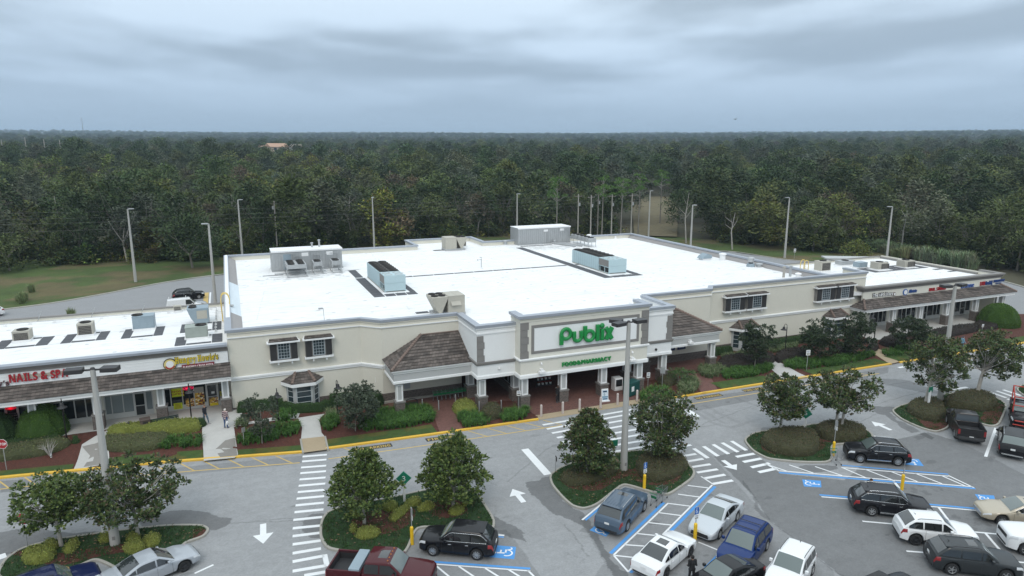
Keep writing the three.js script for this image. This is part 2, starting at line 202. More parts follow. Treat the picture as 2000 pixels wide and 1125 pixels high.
for (const l of [[[0,1072],[230,1060],[420,1022],[560,1018],[640,1015]],[[0,932 + 64],[180,985],[300,975]],[[480,1020],[700,1000]],[[990,940],[1080,870],[1400,830]],[[1370,830],[1480,790],[1640,770],[1800,740]],[[1500,1013],[1626,1112],[1680,1150]],[[1105,1025],[1150,1085]],[[1395,893],[1500,870],[1640,810]],[[1640,810],[1780,770],[1990,720]],[[1520,860],[1640,840],[1720,806]]]) line(P2(l),0.03,0.55);
for (let s=0;s<26;s++) { const x=R(-14,70),z=R(-50,-24),a=R(0,6.28),L=R(1.5,6),p=[[x,z]];for (let k=1;k<5;k++) p.push([x + Math.cos(a)*L*k / 4 + R(-0.4,0.4),z + Math.sin(a)*L*k / 4 + R(-0.4,0.4)]);line(p,0.02,0.35);}
for (const l of [[[1360,805],[1395,828],[1430,835],[1470,822]],[[1368,800],[1412,825]],[[1375,792],[1450,828]],[[1430,775],[1500,800]]]) line(P2(l),0.14,0.28);
const t=texOf(W,H,(u,v,i,j)=>{ const x=X(i),z=Z(j),k=j*W + i;let b=base[k];b*=1 + 0.16*(fbm(x*0.22,z*0.22,4) - 0.5) + 0.12*(fbm(x*0.4 + 9,z*2.4,3) - 0.5) + 0.34*(hash2(i,j) - 0.5)*0.55 + 0.16*(fbm(x*3,z*3,2) - 0.5);b*=1 - 0.44*wet[k];return [b*0.985,b,b*1.02];});
t.repeat.set(1 / LOT.w,1 / LOT.d);t.offset.set(-LOT.x0 / LOT.w,-LOT.z0 / LOT.d);t.wrapS=t.wrapT=THREE.ClampToEdgeWrapping;
const bump=rep(texOf(256,256,(u,v)=>0.5 + 0.5*(tfbm(u,v,64,3,77) - 0.5),false),0.5);
const m=new THREE.MeshStandardMaterial({ map: t,roughness: 0.92,bumpMap: bump,bumpScale: 0.012 });
const kz=[];for (let x=-34;x <= 118;x+=4) kz.push([x,kerbZ(x) - 3.5]);
struct('parking_lot',sheet([...kz,[118,-8],[-34,-8]],0,{ hfun: ()=>0,step: 8 }),m,'grey asphalt parking lot with darker newer sections and damp patches');
}
const asphaltBack=grainy([0.245,0.248,0.255],0.10,32,0.93,6,31);
{ // service road that loops behind the shops
const L=[[-60,-70],[-60,-112],[-36,-118],[-31.9,-118.4],[-26.2,-120.5],[-20.3,-124.7],[-11.5,-132.1],[-5,-135.7],[4,-138],[40,-138.5],[90,-134],[104,-131],[109,-127.2],[111.7,-114],[116,-107],[124,-105],[134.4,-103],[134.2,-91],[131,-81],[127.8,-73.8],[118,-58],[104,-56],[104,-64],[100,-75],[100,-86],[60,-100],[0,-84],[-30,-84]];
struct('service_road',sheet(L,0.0,{ step: 6,uvs: 1 }),asphaltBack,'worn grey service road curving behind the shops');
struct('road_kerb',[kerbBand(smoothLine([[-60,-112],[-36,-118],[-31.9,-118.6],[-26.2,-120.7],[-20.3,-124.9],[-11.5,-132.3],[-5,-135.9],[4,-138.2],[40,-138.7],[90,-134.2],[104,-131.2],[109.2,-127.4],[111.9,-114.2],[116,-107.4]],4),0.35,0.14),kerbBand(smoothLine([[124,-105.2],[134.6,-103.2],[134.4,-91],[131.2,-81],[128,-73.6],[118.3,-57.8]],4),0.35,0.14)],M.kerb,'concrete kerb along the outer edge of the service road');
// verges
const verge=(()=>{ const t=texOf(512,512,(u,v)=>{ const n=tfbm(u,v,8,5,3),p=tfbm(u,v,5,3,41),g=hash2(Math.floor(u*512),Math.floor(v*512));const dry=sstep(0.40,0.66,p),s=0.6 + 0.6*n + 0.35*(g - 0.5);return [lerp(0.062,0.125,dry)*s,lerp(0.098,0.105,dry)*s,lerp(0.020,0.045,dry)*s];});rep(t,1 / 30);return new THREE.MeshStandardMaterial({ map: t,roughness: 1,bumpMap: rep(texOf(256,256,(u,v)=>tfbm(u,v,48,3,5),false),0.4),bumpScale: 0.06 });})();
struct('grass_verge',sheet([[-90,-110],[-60,-112.2],[-36,-118.2],[-31.9,-118.6],[-26.2,-120.7],[-20.3,-124.9],[-11.5,-132.3],[-5,-135.9],[4,-138.2],[40,-138.7],[90,-134.2],[104,-131.2],[109.2,-127.4],[111.9,-114.2],[116,-107.4],[124,-105.2],[134.6,-103.2],[141,-110],[146,-122],[122,-140],[106,-166],[60,-176],[0,-172],[-50,-170],[-90,-160]],0.10,{ step: 8 }),verge,'rough green and tan grass verge between the service road and the woods');
struct('dry_field',sheet([[103,-160],[112,-153],[164,-224],[178,-242],[172,-252],[156,-246]],0.14,{ step: 20,hfun: (x,z)=>G(x,z) + hill(x,z) + 0.3 }),grainy([0.135,0.115,0.066],0.4,16,1,12,33),'tan dry grass clearing seen through a gap in the trees');
}
// ---- planted strip between kerb and shops: mulch base, lawn, walks
M.mulch=(()=>{ const t=texOf(256,256,(u,v,i,j)=>{ const n=tfbm(u,v,24,3,8),g=hash2(i >> 1,j),k=hash2(i,j >> 1);const s=0.45 + 0.6*n + 0.9*(g - 0.5)*0.6;return k>0.985?[0.22,0.15,0.09] : [0.115*s,0.037*s,0.024*s];});rep(t,0.5);return new THREE.MeshStandardMaterial({ map: t,roughness: 1,bumpMap: rep(texOf(256,256,(u,v)=>tfbm(u,v,48,3,15),false),0.7),bumpScale: 0.05 });})();
M.lawn=(()=>{ const t=texOf(256,256,(u,v,i,j)=>{ const n=tfbm(u,v,10,4,12),p=tfbm(u,v,3,2,22),s=0.6 + 0.5*n + 0.5*(hash2(i,j) - 0.5),d=sstep(0.5,0.75,p);return [lerp(0.062,0.12,d)*s,lerp(0.115,0.12,d)*s,0.022*s];});rep(t,0.25);return new THREE.MeshStandardMaterial({ map: t,roughness: 1,bumpMap: rep(texOf(256,256,(u,v)=>tfbm(u,v,64,2,25),false),1),bumpScale: 0.04 });})();
M.turf=(()=>{ const t=texOf(256,256,(u,v,i,j)=>{ const n=tfbm(u,v,12,4,52),s=0.5 + 0.6*n + 0.6*(hash2(i,j) - 0.5);return [0.030*s,0.075*s,0.020*s];});rep(t,0.4);return new THREE.MeshStandardMaterial({ map: t,roughness: 1,bumpMap: rep(texOf(256,256,(u,v)=>tfbm(u,v,64,2,26),false),1),bumpScale: 0.05 });})();
const pavers=(()=>{ const t=texOf(512,512,(u,v)=>{ const r=Math.floor(v*32),x=u*16 + (r % 2)*0.5,c=Math.floor(x),fx=x - c,fy=v*32 - r,j=fx<0.04||fy<0.08;const s=0.8 + 0.4*hash2(((c % 16) + 16) % 16,r) + 0.2*(tfbm(u,v,32,2,61) - 0.5);return j?[0.07,0.04,0.035] : [0.150*s,0.068*s,0.054*s];});rep(t,1 / 3.2);return new THREE.MeshStandardMaterial({ map: t,roughness: 0.85 });})();
{
const kerbPts=(x0,x1)=>{ const o=[];for (let x=x0;x<x1;x+=2) o.push([x,kerbZ(x)]);o.push([x1,kerbZ(x1)]);return o;};
const xA=gp(594,884)[0],xB=gp(637,878)[0],xC=gp(1053,822)[0],xD=gp(1312,780)[0],xE=gp(1738,711)[0],xF=gp(1756,709)[0];
// planting base in three pieces: left of the entrance, right of it, far right
struct('planting_bed',sheet([...kerbPts(-34,xC),[xC + 0.3,-53.35],[xD - 0.3,-53.3],...kerbPts(xD,118),[118,-57],[104,-62.2],[104,-66],[74,-66],[70,-63.5],[52,-63.5],[50,-62.3],[45,-67],[16,-67],[12.6,-62.5],[-1,-64.2],[-34,-66]],0.12,{ skirt: 0.3 }),M.mulch,'red-brown mulch beds between the kerb and the shops');
// yellow kerbs
const K=(x0,x1,label)=>struct('yellow_kerb',kerbBand(kerbPts(x0,x1).map(([x,z])=>[x,z + 0.02]),0.26,0.155),M.yellow,label);
K(-34,xA,'yellow painted kerb along the left-hand planting');K(xB,xC,'yellow painted kerb from the ramp to the entrance');K(xD,xE,'yellow painted kerb right of the entrance');K(xF,118,'yellow painted kerb in front of the far shops');
// lawn strips just behind the kerb
const lawnStrip=(x0,x1,d0,d1,label)=>{ const a=kerbPts(x0,x1),b=a.map(([x,z],i)=>[x,z - lerp(d0,d1,i / (a.length - 1))]).reverse();struct('lawn',sheet([...a.map(([x,z])=>[x,z - 0.1]),...b],0.165,{ step: 1.5 }),M.lawn,label);};
lawnStrip(-34,gp(143,915)[0],1.0,1.0,'narrow grass strip left of the first walk');
lawnStrip(gp(210,908)[0],gp(397,896)[0],1.5,1.5,'grass strip between the two left-hand walks');lawnStrip(gp(465,887)[0],xA - 0.1,1.1,1.1,'grass strip left of the tan ramp');lawnStrip(xB + 0.1,gp(850,842)[0],1.5,1.9,'grass strip right of the tan ramp');
lawnStrip(gp(1400,757)[0],gp(1510,745)[0],2.0,1.8,'grass strip left of the diagonal walk');lawnStrip(gp(1590,735)[0],xE - 0.2,1.6,1.9,'grass strip right of the diagonal walk');lawnStrip(xF + 0.2,104,2.2,1.6,'grass strip in front of the far shops');
// walks: concrete in front of the left shops, with cross walks down to the kerb
const W=(pts,mat,label,off=0.15)=>struct('sidewalk',sheet(pts,off,{ step: 1.5 }),mat,label);
W([[-34,-66.2],[-0.9,-66.2],[-0.9,-63.6],[-0.2,-63.0],[-0.2,gp(455,832)[2]],...P2([[395,850],[395,818]],0.15),[gp(215,836,0.15)[0],gp(215,838,0.15)[2]],[-34,gp(0,870,0.15)[2]]],M.walk,'broad concrete walk before the left-hand shops');
W(P2([[395,850],[456,828],[465,888],[458,894],[398,900]],0.15),M.walk,'pale concrete walk from the pizza shop to the road');
W(P2([[420,878],[440,860],[458,855],[464,890],[430,893]],0.155),M.walkWet,'damp stain on the concrete walk by the pizza shop',0.156);
W(P2([[160,868],[210,840],[214,905],[143,918]],0.15),M.walk,'pale concrete walk beside the left lamp pole');
W(P2([[160,872],[186,866],[207,858],[212,905],[163,912],[176,890]],0.155),M.walkWet,'damp stain on the walk beside the left lamp pole',0.156);
W(P2([[456,832],[586,806],[582,817],[456,834]],0.15),M.walk,'narrow concrete path behind the strap-leaf border');
W(P2([[582,816],[634,808],[624,818],[628,845],[634,852],[588,857],[590,835]],0.15),M.walk,'concrete walk above the tan ramp');
struct('ramp',[sheet(P2([[588,857],[634,852],[638,878],[594,884]],0.15),0.15,{ step: 1 })],M.ramp,'tan textured ramp down to the crosswalk');
struct('ramp_kerb',[kerbBand(P2([[587,857],[592,884]],0.15),0.16,0.17),kerbBand(P2([[635,852],[641,878]],0.15),0.16,0.17)],M.kerb,'pale kerbs edging the tan ramp');
// brick paving round the entrance
struct('brick_paving',sheet([[12.6,-63.5],[12.6,-59.2],[14.3,-59.0],[24.0,-57.5],[24.2,-54.8],[xC + 0.15,-53.3],[xD - 0.15,-53.25],[37.4,-54.8],[38.0,-57.3],[49.4,-58.0],[49.4,-63.5],[45,-67],[16,-67]],0.15,{ step: 2 }),pavers,'dark red brick paving under the entrance canopies');
struct('brick_path',sheet(P2([[826,800],[848,797],[878,786],[893,818],[905,838],[858,843],[850,820]],0.15),0.154,{ step: 1.5 }),pavers,'dark red brick path from the left canopy to the kerb');
struct('brick_path',sheet(P2([[1333,722],[1362,704],[1380,722],[1402,761],[1371,768],[1352,742]],0.15),0.154,{ step: 1.5 }),pavers,'dark red brick path from the right canopy to the kerb');
struct('entrance_apron',sheet([[xC + 0.1,-53.3],[xC - 0.1,kerbZ(xC) + 0.1],[xD,kerbZ(xD) + 0.1],[xD - 0.2,-53.2]],0.02,{ step: 2,hfun: (x,z)=>G(x,z) + 0.12*sstep(-52.6,-53.25,z) }),M.ramp,'tan flush concrete apron in front of the entrance');
// right: diagonal concrete walks and the walk before the far shops
W(P2([[1497,704],[1510,700],[1560,728],[1578,736],[1530,742],[1500,715]],0.15),M.walk,'diagonal concrete walk right of the palm');
W(P2([[1695,683],[1700,674],[1735,690],[1756,707],[1738,711]],0.15),M.ramp,'tan ramp right of the shrub beds');
W([[74.5,-65],[74.5,-60.9],...P2([[1700,674],[1712,664],[1740,660]],0.15),[84,-59.8],[104,-60.2],[104,-65]],M.walk,'pale concrete walk before the far shops');
W([[49.2,-62.6],[49.2,-58],[52,-57.6],...P2([[1497,704],[1470,690]],0.15),[70,-61.9],[70,-62.6]],M.mulch,'mulch along the foot of the right-hand store wall',0.152);
}
// ---- islands: kerb ring, turf, mulch
const ISL={};
function chaikin(p,n) { for (let k=0;k<n;k++) { const o=[];for (let i=0;i<p.length;i++) { const a=p[i],b=p[(i + 1) % p.length],t=k?0.25 : 0.18;o.push([lerp(a[0],b[0],t),lerp(a[1],b[1],t)],[lerp(a[0],b[0],1 - t),lerp(a[1],b[1],1 - t)]);} p=o;} return p;}
function island(key,px,o) {
const ring=chaikin(P2(px),3);ISL[key]=ring;
struct('island_kerb',kerbBand(ring,0.17,0.15,true),M.kerb,'concrete kerb ring round the ' + o.label);
struct('island_turf',sheet(inset(ring,0.07),0.11,{ step: 2,hfun: ()=>0 }),M.turf,'dark green turf on the ' + o.label);
(o.mulch||[]).forEach((p,i)=>struct('island_mulch',sheet(smoothLine(P2(p,0.12),4,true),0.118 + 0.004*i,{ step: 2,hfun: ()=>0 }),M.mulch,'red-brown mulch ' + o.mulchAt[i]));
}
island('left',[[-8,1130],[10,1095],[45,1072],[110,1056],[220,1040],[330,1028],[395,1028],[408,1036],[398,1050],[360,1062],[350,1080],[260,1130],[190,1092],[160,1105],[60,1150]],{ label: 'left parking island',mulch: [[[20,1080],[60,1072],[110,1080],[240,1062],[300,1068],[200,1085],[110,1105],[60,1090]],[[382,1032],[398,1032],[402,1040],[392,1048],[376,1052]]],mulchAt: ['under the shrubs of the left island','at the right tip of the left island'] });
island('centre',[[628,1020],[640,1002],[665,993],[760,975],[850,955],[925,958],[945,985],[966,1020],[962,1036],[940,1034],[820,1030],[808,1042],[797,1072],[786,1086],[700,1082],[640,1074],[626,1050]],{ label: 'island with the green number sign',mulch: [[[690,1010],[720,1000],[800,990],[812,1000],[790,1030],[720,1048],[690,1044]],[[835,985],[900,978],[912,1000],[870,1012],[838,1000]]],mulchAt: ['round the left tree of the numbered island','round the right tree of the numbered island'] });
island('mid',[[1074,930],[1095,915],[1150,895],[1250,880],[1330,893],[1357,922],[1352,936],[1315,962],[1302,968],[1270,962],[1218,946],[1200,960],[1165,988],[1140,996],[1118,990],[1098,972],[1078,948]],{ label: 'island with the tall pole in the middle',mulch: [[[1095,935],[1150,925],[1218,915],[1245,920],[1200,940],[1170,957],[1120,955]],[[1230,918],[1300,905],[1330,920],[1320,942],[1270,947],[1235,935]]],mulchAt: ['round the left tree of the middle island','round the right tree of the middle island'] });
island('right',[[1452,860],[1475,846],[1540,838],[1620,826],[1680,835],[1705,850],[1700,866],[1655,868],[1622,870],[1626,905],[1560,904],[1500,898],[1470,882]],{ label: 'island with two hedges right of the middle',mulch: [[[1490,878],[1530,890],[1600,880],[1610,862],[1560,850],[1500,856]],[[1610,862],[1670,862],[1690,850],[1640,836],[1585,840]]],mulchAt: ['under the left round hedge','under the right round hedge'] });
island('far',[[1741,803],[1760,793],[1850,770],[1920,766],[1958,785],[1966,796],[1950,832],[1932,834],[1872,816],[1862,818],[1850,838],[1828,845],[1800,838],[1760,820]],{ label: 'far right island',mulch: [[[1812,836],[1832,842],[1848,834],[1860,815],[1830,805],[1790,812]],[[1935,786],[1958,790],[1958,800],[1945,828],[1918,822],[1925,800]]],mulchAt: ['at the near tip of the far island','at the right end of the far island'] });
island('edge',[[1983,760],[2010,748],[2120,740],[2150,770],[2060,790],[2000,775]],{ label: 'island cut off by the right edge',mulch: [],mulchAt: [] });
// ---- painted markings: flat strips 4 mm above the asphalt
const strip=(a,b,w,y=0.004)=>{ const dx=b[0] - a[0],dz=b[1] - a[1],l=Math.hypot(dx,dz),nx=-dz / l*w / 2,nz=dx / l*w / 2;return flat([[a[0] + nx,a[1] + nz],[b[0] + nx,b[1] + nz],[b[0] - nx,b[1] - nz],[a[0] - nx,a[1] - nz]],y);};
function flat(poly,y=0.004) { return sheet(poly,y,{ hfun: ()=>0,step: 50 });}
const g2=(px,py)=>{ const p=at(px,py,0);return [p[0],p[2]];};
function marking(name,label,cat,group) { return thing(name,label,cat,[0,0,0],0,group);}
{ // left crosswalk, bars read off one by one
const t=marking('crosswalk','white ladder crosswalk running from the tan ramp down past the numbered island','crosswalk');
const s=Z4(500,842,3.976,[[362,198,550,183],[358,236,547,221],[350,283,545,268],[344,327,543,311],[338,376,540,360],[331,425,538,407],[324,474,533,456],[315,525,530,505],[307,577,527,556],[299,630,524,608],[290,690,514,667],[285,755,508,733],[284,816,505,789],[284,880,503,850],[284,949,505,912],[284,1014,530,968],[284,1088,540,1045],[374,1122,540,1100]].map((r)=>[r[0],r[1]])),e=Z4(500,842,3.976,[[550,183],[547,221],[545,268],[543,311],[540,360],[538,407],[533,456],[530,505],[527,556],[524,608],[514,667],[508,733],[505,789],[503,850],[505,912],[530,968],[540,1045],[560,1090]]);
s.forEach((a,i)=>wpart(t,'stripe',strip(g2(...a),g2(...e[i]),0.30),M.paintWhite));
wpart(t,'stripe',strip(g2(634,1083),g2(639,1106),0.30),M.paintWhite);
const t2=marking('crosswalk','wide white ladder crosswalk in front of the store entrance','crosswalk');
const bars=[[[1060,830],[1235,800]],[[1068,838],[1240,807]],[[1078,846],[1250,815]],[[1088,855],[1265,823]],[[1098,864],[1280,832]],[[1110,873],[1296,841]],[[1122,883],[1312,851]],[[1135,893],[1330,860]],[[1150,903],[1350,869]]];
for (const [a,b] of bars) wpart(t2,'stripe',strip(g2(...a),g2(...b),0.30),M.paintWhite);
const Zc=(l)=>Z4(1000,842,3.976,l);
for (const [a,b] of [[[1285,200],[1430,177]],[[1335,240],[1485,215]],[[1392,280],[1542,257]],[[1437,322],[1598,296]],[[1490,368],[1655,338]],[[1560,410],[1715,383]]]) wpart(t2,'stripe',strip(g2(...Zc([a])[0]),g2(...Zc([b])[0]),0.30),M.paintWhite);
const t3=marking('crosswalk','white crosswalk across the lane between the middle and the hedge island','crosswalk');
for (const [a,b] of [[[1412,135],[1522,210]],[[1488,118],[1600,195]],[[1562,103],[1682,178]],[[1632,90],[1755,163]],[[1705,77],[1820,150]],[[1740,200],[1882,175]],[[1795,240],[1935,213]],[[1858,282],[2000,250]],[[1915,320],[2055,290]]]) wpart(t3,'stripe',strip(g2(...Zc([a])[0]),g2(...Zc([b])[0]),0.34),M.paintWhite);
wpart(t3,'stripe',strip(g2(...Zc([[1468,352]])[0]),g2(...Zc([[1570,418]])[0]),0.12),M.paintWhite);
const t4=marking('crosswalk','white crosswalk beyond the far right island','crosswalk');
const Zd=(l)=>Z4(1750,640,8,l);
for (const [a,b] of [[[870,965],[1115,930]],[[1000,1005],[1245,975]],[[40,625],[180,600]],[[1370,1020],[1590,1110]],[[1460,1002],[1720,1095]],[[1570,987],[1840,1080]],[[1675,970],[1950,1060]]]) wpart(t4,'stripe',strip(g2(...Zd([a])[0]),g2(...Zd([b])[0]),0.36),M.paintWhite);
const bars2=(label,a,b,w)=>single('stop_bar',strip(g2(...a),g2(...b),w),M.paintWhite,label,'road marking');
bars2('thick white stop bar left of the middle island',[1025,877],[1070,927],0.62);bars2('thick white stop bar at the entrance kerb right of the middle island',[1314,783],[1362,814],0.62);bars2('white stop bar cut off at the left edge',[-6,1090],[12,1084],0.62);
single('stop_bar',strip(g2(1945,836),g2(1925,892),0.22),M.paintWhite,'long white bay line between the dark pickup and black wagon','road marking');
}
function arrow(tip,tail,label) { // arrow: head 1.1 m wide, shaft
const a=g2(...tip),b=g2(...tail),dx=a[0] - b[0],dz=a[1] - b[1],l=Math.hypot(dx,dz),ux=dx / l,uz=dz / l,nx=-uz,nz=ux,h=l*0.47,P=(s,t)=>[b[0] + ux*s + nx*t,b[1] + uz*s + nz*t];
single('lane_arrow',flat([P(0,0.19),P(l - h,0.19),P(l - h,0.62),P(l,0),P(l - h,-0.62),P(l - h,-0.19),P(0,-0.19)]),M.paintWhite,label,'lane arrow');
}
arrow([514,1062],[514,1023],'white lane arrow pointing down, left of the left crosswalk');
arrow([1001,955],[1023,981],'white lane arrow pointing up, left of the middle island');
arrow([1439,918],[1412,899],'white lane arrow pointing down, between middle and hedge islands');
arrow([1702,823],[1740,840],'white lane arrow pointing up, left of the far right island');
arrow([2000,789],[1967,779],'white lane arrow at the right edge beside the far island');
{ // accessible bays
const L=(a,b,w,mat,parent)=>wpart(parent,'line',strip(g2(...a),g2(...b),w),mat);
const bay=(label)=>marking('bay_marking',label,'bay marking');
const A=bay('blue and white accessible bay lines with hatched aisle right of the middle island'),Z6=(x,y)=>[1000 + x / 3.976,842 + y / 3.976];
L(Z6(545,690),Z6(800,480),0.13,M.paintWhite,A);L(Z6(570,692),Z6(790,505),0.16,M.paintBlue,A);
L(Z6(765,950),Z6(1180,555),0.22,M.paintBlue,A);L(Z6(790,962),Z6(1212,560),0.12,M.paintWhite,A);
L(Z6(1160,815),Z6(1555,418),0.12,M.paintWhite,A);L(Z6(1185,825),Z6(1578,430),0.22,M.paintBlue,A);L(Z6(905,1090),Z6(1160,815),0.12,M.paintWhite,A);L(Z6(920,1100),Z6(1185,825),0.2,M.paintBlue,A);
for (const [a,b] of [[[1365,422],[1530,442]],[[1290,490],[1455,512]],[[1205,560],[1390,584]],[[1130,632],[1315,656]],[[1055,710],[1240,730]],[[965,795],[1155,815]],[[875,882],[1065,896]],[[790,965],[980,985]],[[790,965],[905,1095]]]) L(Z6(...a),Z6(...b),0.12,M.paintWhite,A);
L(Z6(1215,768),Z6(1310,815),0.12,M.paintWhite,A);L(Z6(1448,862),Z6(1615,930),0.12,M.paintWhite,A);
const B=bay('blue and white bay lines beside the dark blue wagon');L(Z6(1455,1122),Z6(1640,925),0.24,M.paintBlue,B);L(Z6(1490,1122),Z6(1660,945),0.12,M.paintWhite,B);L(Z6(1940,1120),Z6(2160,870),0.18,M.paintWhite,B);
const C=bay('blue and white bay lines in front of the numbered island'),Z5=(x,y)=>[500 + x / 3.976,842 + y / 3.976];
L(Z5(1155,1000),Z5(2130,1068),0.2,M.paintBlue,C);L(Z5(1160,1016),Z5(2130,1086),0.1,M.paintWhite,C);for (const [a,b] of [[[1385,1035],[1500,1130]],[[1575,1050],[1700,1135]],[[1780,1065],[1900,1140]],[[1960,1075],[2080,1150]],[[2110,1080],[2160,1130]]]) L(Z5(...a),Z5(...b),0.12,M.paintWhite,C);L(Z5(1855,805),Z5(1928,810),0.14,M.paintWhite,C);L(Z5(1857,818),Z5(1925,824),0.12,M.paintBlue,C);
const D=bay('blue and white bay lines with hatched aisle beside the hedge island'),Z8=(x,y)=>[1500 + x / 3.976,842 + y / 3.976];
L(Z8(570,265),Z8(1400,335),0.17,M.paintBlue,D);L(Z8(570,283),Z8(1400,350),0.12,M.paintWhite,D);L(Z8(85,322),Z8(1610,446),0.22,M.paintBlue,D);L(Z8(85,308),Z8(1590,432),0.12,M.paintWhite,D);L(Z8(-30,250),Z8(90,310),0.12,M.paintWhite,D);L(Z8(0,262),Z8(150,312),0.12,M.paintWhite,D);
for (const [a,b] of [[[165,262],[350,325]],[[365,275],[575,345]],[[580,285],[760,362]],[[755,297],[970,380]],[[955,315],[1160,392]],[[1140,327],[1350,408]],[[1345,345],[1530,425]],[[1400,345],[1600,440]]]) L(Z8(...a),Z8(...b),0.12,M.paintWhite,D);
L(Z8(970,380),Z8(1025,450),0.18,M.paintWhite,D);
const E=bay('blue and white bay lines round the black wagon of the right rows');L(Z8(400,495),Z8(700,520),0.2,M.paintBlue,E);L(Z8(415,510),Z8(700,532),0.12,M.paintWhite,E);L(Z8(1240,568),Z8(1620,602),0.2,M.paintBlue,E);L(Z8(1240,583),Z8(1630,617),0.12,M.paintWhite,E);L(Z8(1325,592),Z8(1400,690),0.16,M.paintWhite,E);
const F=bay('white bay lines between the right-hand parked cars');L(Z8(733,700),Z8(985,722),0.15,M.paintWhite,F);L(Z8(1075,932),Z8(1260,946),0.15,M.paintWhite,F);L(Z8(1590,782),Z8(1840,805),0.15,M.paintWhite,F);L(Z8(1690,795),Z8(1820,945),0.16,M.paintWhite,F);L(Z8(1920,1015),Z8(2100,1030),0.15,M.paintWhite,F);L(Z8(1740,20),Z8(1790,35),0.14,M.paintWhite,F);
const Hh=bay('white bay line right of the silver sedan');L([380,1120],[417,1103],0.15,M.paintWhite,Hh);
const I=bay('yellow bay end line behind the left-hand shops');const yb=(a,b,w,m)=>wpart(I,'line',sheet([[a[0] - w / 2,a[1]],[a[0] + w / 2,a[1]],[b[0] + w / 2,b[1]],[b[0] - w / 2,b[1]]],0.012,{ step: 2 }),m);{ const a=gp(411,571),b=gp(409,604);yb([a[0],a[2]],[b[0],b[2]],0.25,M.paintWhite);yb([a[0] - 0.6,a[2]],[b[0] - 0.6,b[2]],0.7,M.yellowLine);}
}
function isa(px,label) { // wheelchair emblem: blue panel with white figure; px = corners TL,TR,BR,BL where the figure stands upright towards TL-TR
const q=px.map((p)=>g2(...p)),B=(u,v)=>[lerp(lerp(q[3][0],q[2][0],u),lerp(q[0][0],q[1][0],u),v),lerp(lerp(q[3][1],q[2][1],u),lerp(q[0][1],q[1][1],u),v)];
const t=thing('accessible_symbol',label,'road symbol');wpart(t,'panel',flat(q,0.004),M.paintBlue);
const poly=[],C=[0.45,0.36],r0=0.27,r1=0.2;const arc=[];for (let k=0;k <= 18;k++) { const a=(160 + k*11.6)*RAD;arc.push([C[0] + Math.cos(a)*r0,C[1] + Math.sin(a)*r0]);} for (let k=18;k >= 0;k--) { const a=(160 + k*11.6)*RAD;arc.push([C[0] + Math.cos(a)*r1,C[1] + Math.sin(a)*r1]);}
const S=(l)=>flat(l.map(([u,v])=>B(u,v)),0.008);
const dot=[];for (let k=0;k<14;k++) dot.push([0.40 + Math.cos(k / 14*6.283)*0.075,0.86 + Math.sin(k / 14*6.283)*0.075]);
wpart(t,'figure',[S(arc),S(dot),S([[0.36,0.76],[0.45,0.76],[0.47,0.44],[0.38,0.44]]),S([[0.47,0.44],[0.72,0.44],[0.72,0.37],[0.46,0.37]]),S([[0.66,0.37],[0.72,0.37],[0.82,0.16],[0.75,0.14]]),S([[0.455,0.65],[0.66,0.65],[0.66,0.58],[0.46,0.58]]),S([[0.82,0.2],[0.9,0.24],[0.92,0.17],[0.8,0.13]])],M.paintWhite);
}
const z8=(l)=>Z4(1500,842,3.976,l);
isa(Z4(1000,842,3.976,[[668,715],[790,760],[730,820],[603,770]]),'blue wheelchair symbol behind the grey-blue wagon');
isa(Z4(500,842,3.976,[[1815,980],[1845,885],[2020,900],[2005,995]]),'blue wheelchair symbol behind the black wagon by the numbered island');
isa(z8([[1210,272],[1055,260],[1060,212],[1170,218]]),'blue wheelchair symbol behind the black wagon by the hedge island');
isa(z8([[415,437],[410,385],[265,375],[280,430]]),'blue wheelchair symbol on the open bay beside the lane');
isa(z8([[1770,560],[1755,500],[1605,490],[1650,548]]),'blue wheelchair symbol at the nose of the beige sedan');
{ // fire lane: faded yellow line, diagonal ticks and stencilled words
const t=marking('fire_lane_marking','faded yellow fire lane line with slanting ticks along the yellow kerb','road marking');
const off=1.9,X=(l)=>l;const seg=(x0,x1)=>{ for (let x=x0;x<x1;x+=6) { const b=Math.min(x1,x + 6);wpart(t,'line',strip([x,kerbZ(x) + off],[b,kerbZ(b) + off],0.13),M.yellowLine);} };
seg(-34,g2(590,890)[0] - 0.3);seg(g2(638,886)[0],25.6);seg(39.6,64);seg(70,100);
for (let x=-33;x<63;x+=1.75) { if ((x>3.2&&x<6.4)||(x>8.5&&x<16)||(x>25.2&&x<40)||(x>40&&x<56)) continue;wpart(t,'tick',strip([x,kerbZ(x) + 0.25],[x + 1.1,kerbZ(x + 1.1) + off - 0.05],0.11),M.yellowLine);}
}
function stencil(word,x0,x1,label) {
const c=document.createElement('canvas');c.width=512;c.height=96;const k=c.getContext('2d');k.fillStyle='#3a3a3b';k.fillRect(0,0,512,96);k.fillStyle='#b79b4e';k.font='bold 84px sans-serif';k.textAlign='center';k.textBaseline='middle';const w=k.measureText(word).width;k.save();k.translate(256,50);k.scale(480 / w,1);k.fillText(word,0,0);k.restore();
const im=k.getImageData(0,0,512,96);for (let i=0;i<im.data.length;i+=4) { const v=0.82 + 0.36*hash2(i,5);for (let j=0;j<3;j++) im.data[i + j]=clamp(im.data[i + j]*v / 255)*255;} k.putImageData(im,0,0);
const tx=new THREE.CanvasTexture(c);tx.colorSpace=THREE.SRGBColorSpace;const za=kerbZ(x0),zb=kerbZ(x1);
single('pavement_stencil',quad([x0,0.004,za + 1.25],[x1,0.004,zb + 1.25],[x1,0.004,zb + 0.55],[x0,0.004,za + 0.55]),new THREE.MeshStandardMaterial({ map: tx,roughness: 0.9 }),label,'stencil');
}
stencil('NO PARKING',g2(690,875)[0],g2(765,868)[0],'faded yellow stencil reading NO PARKING by the left kerb');
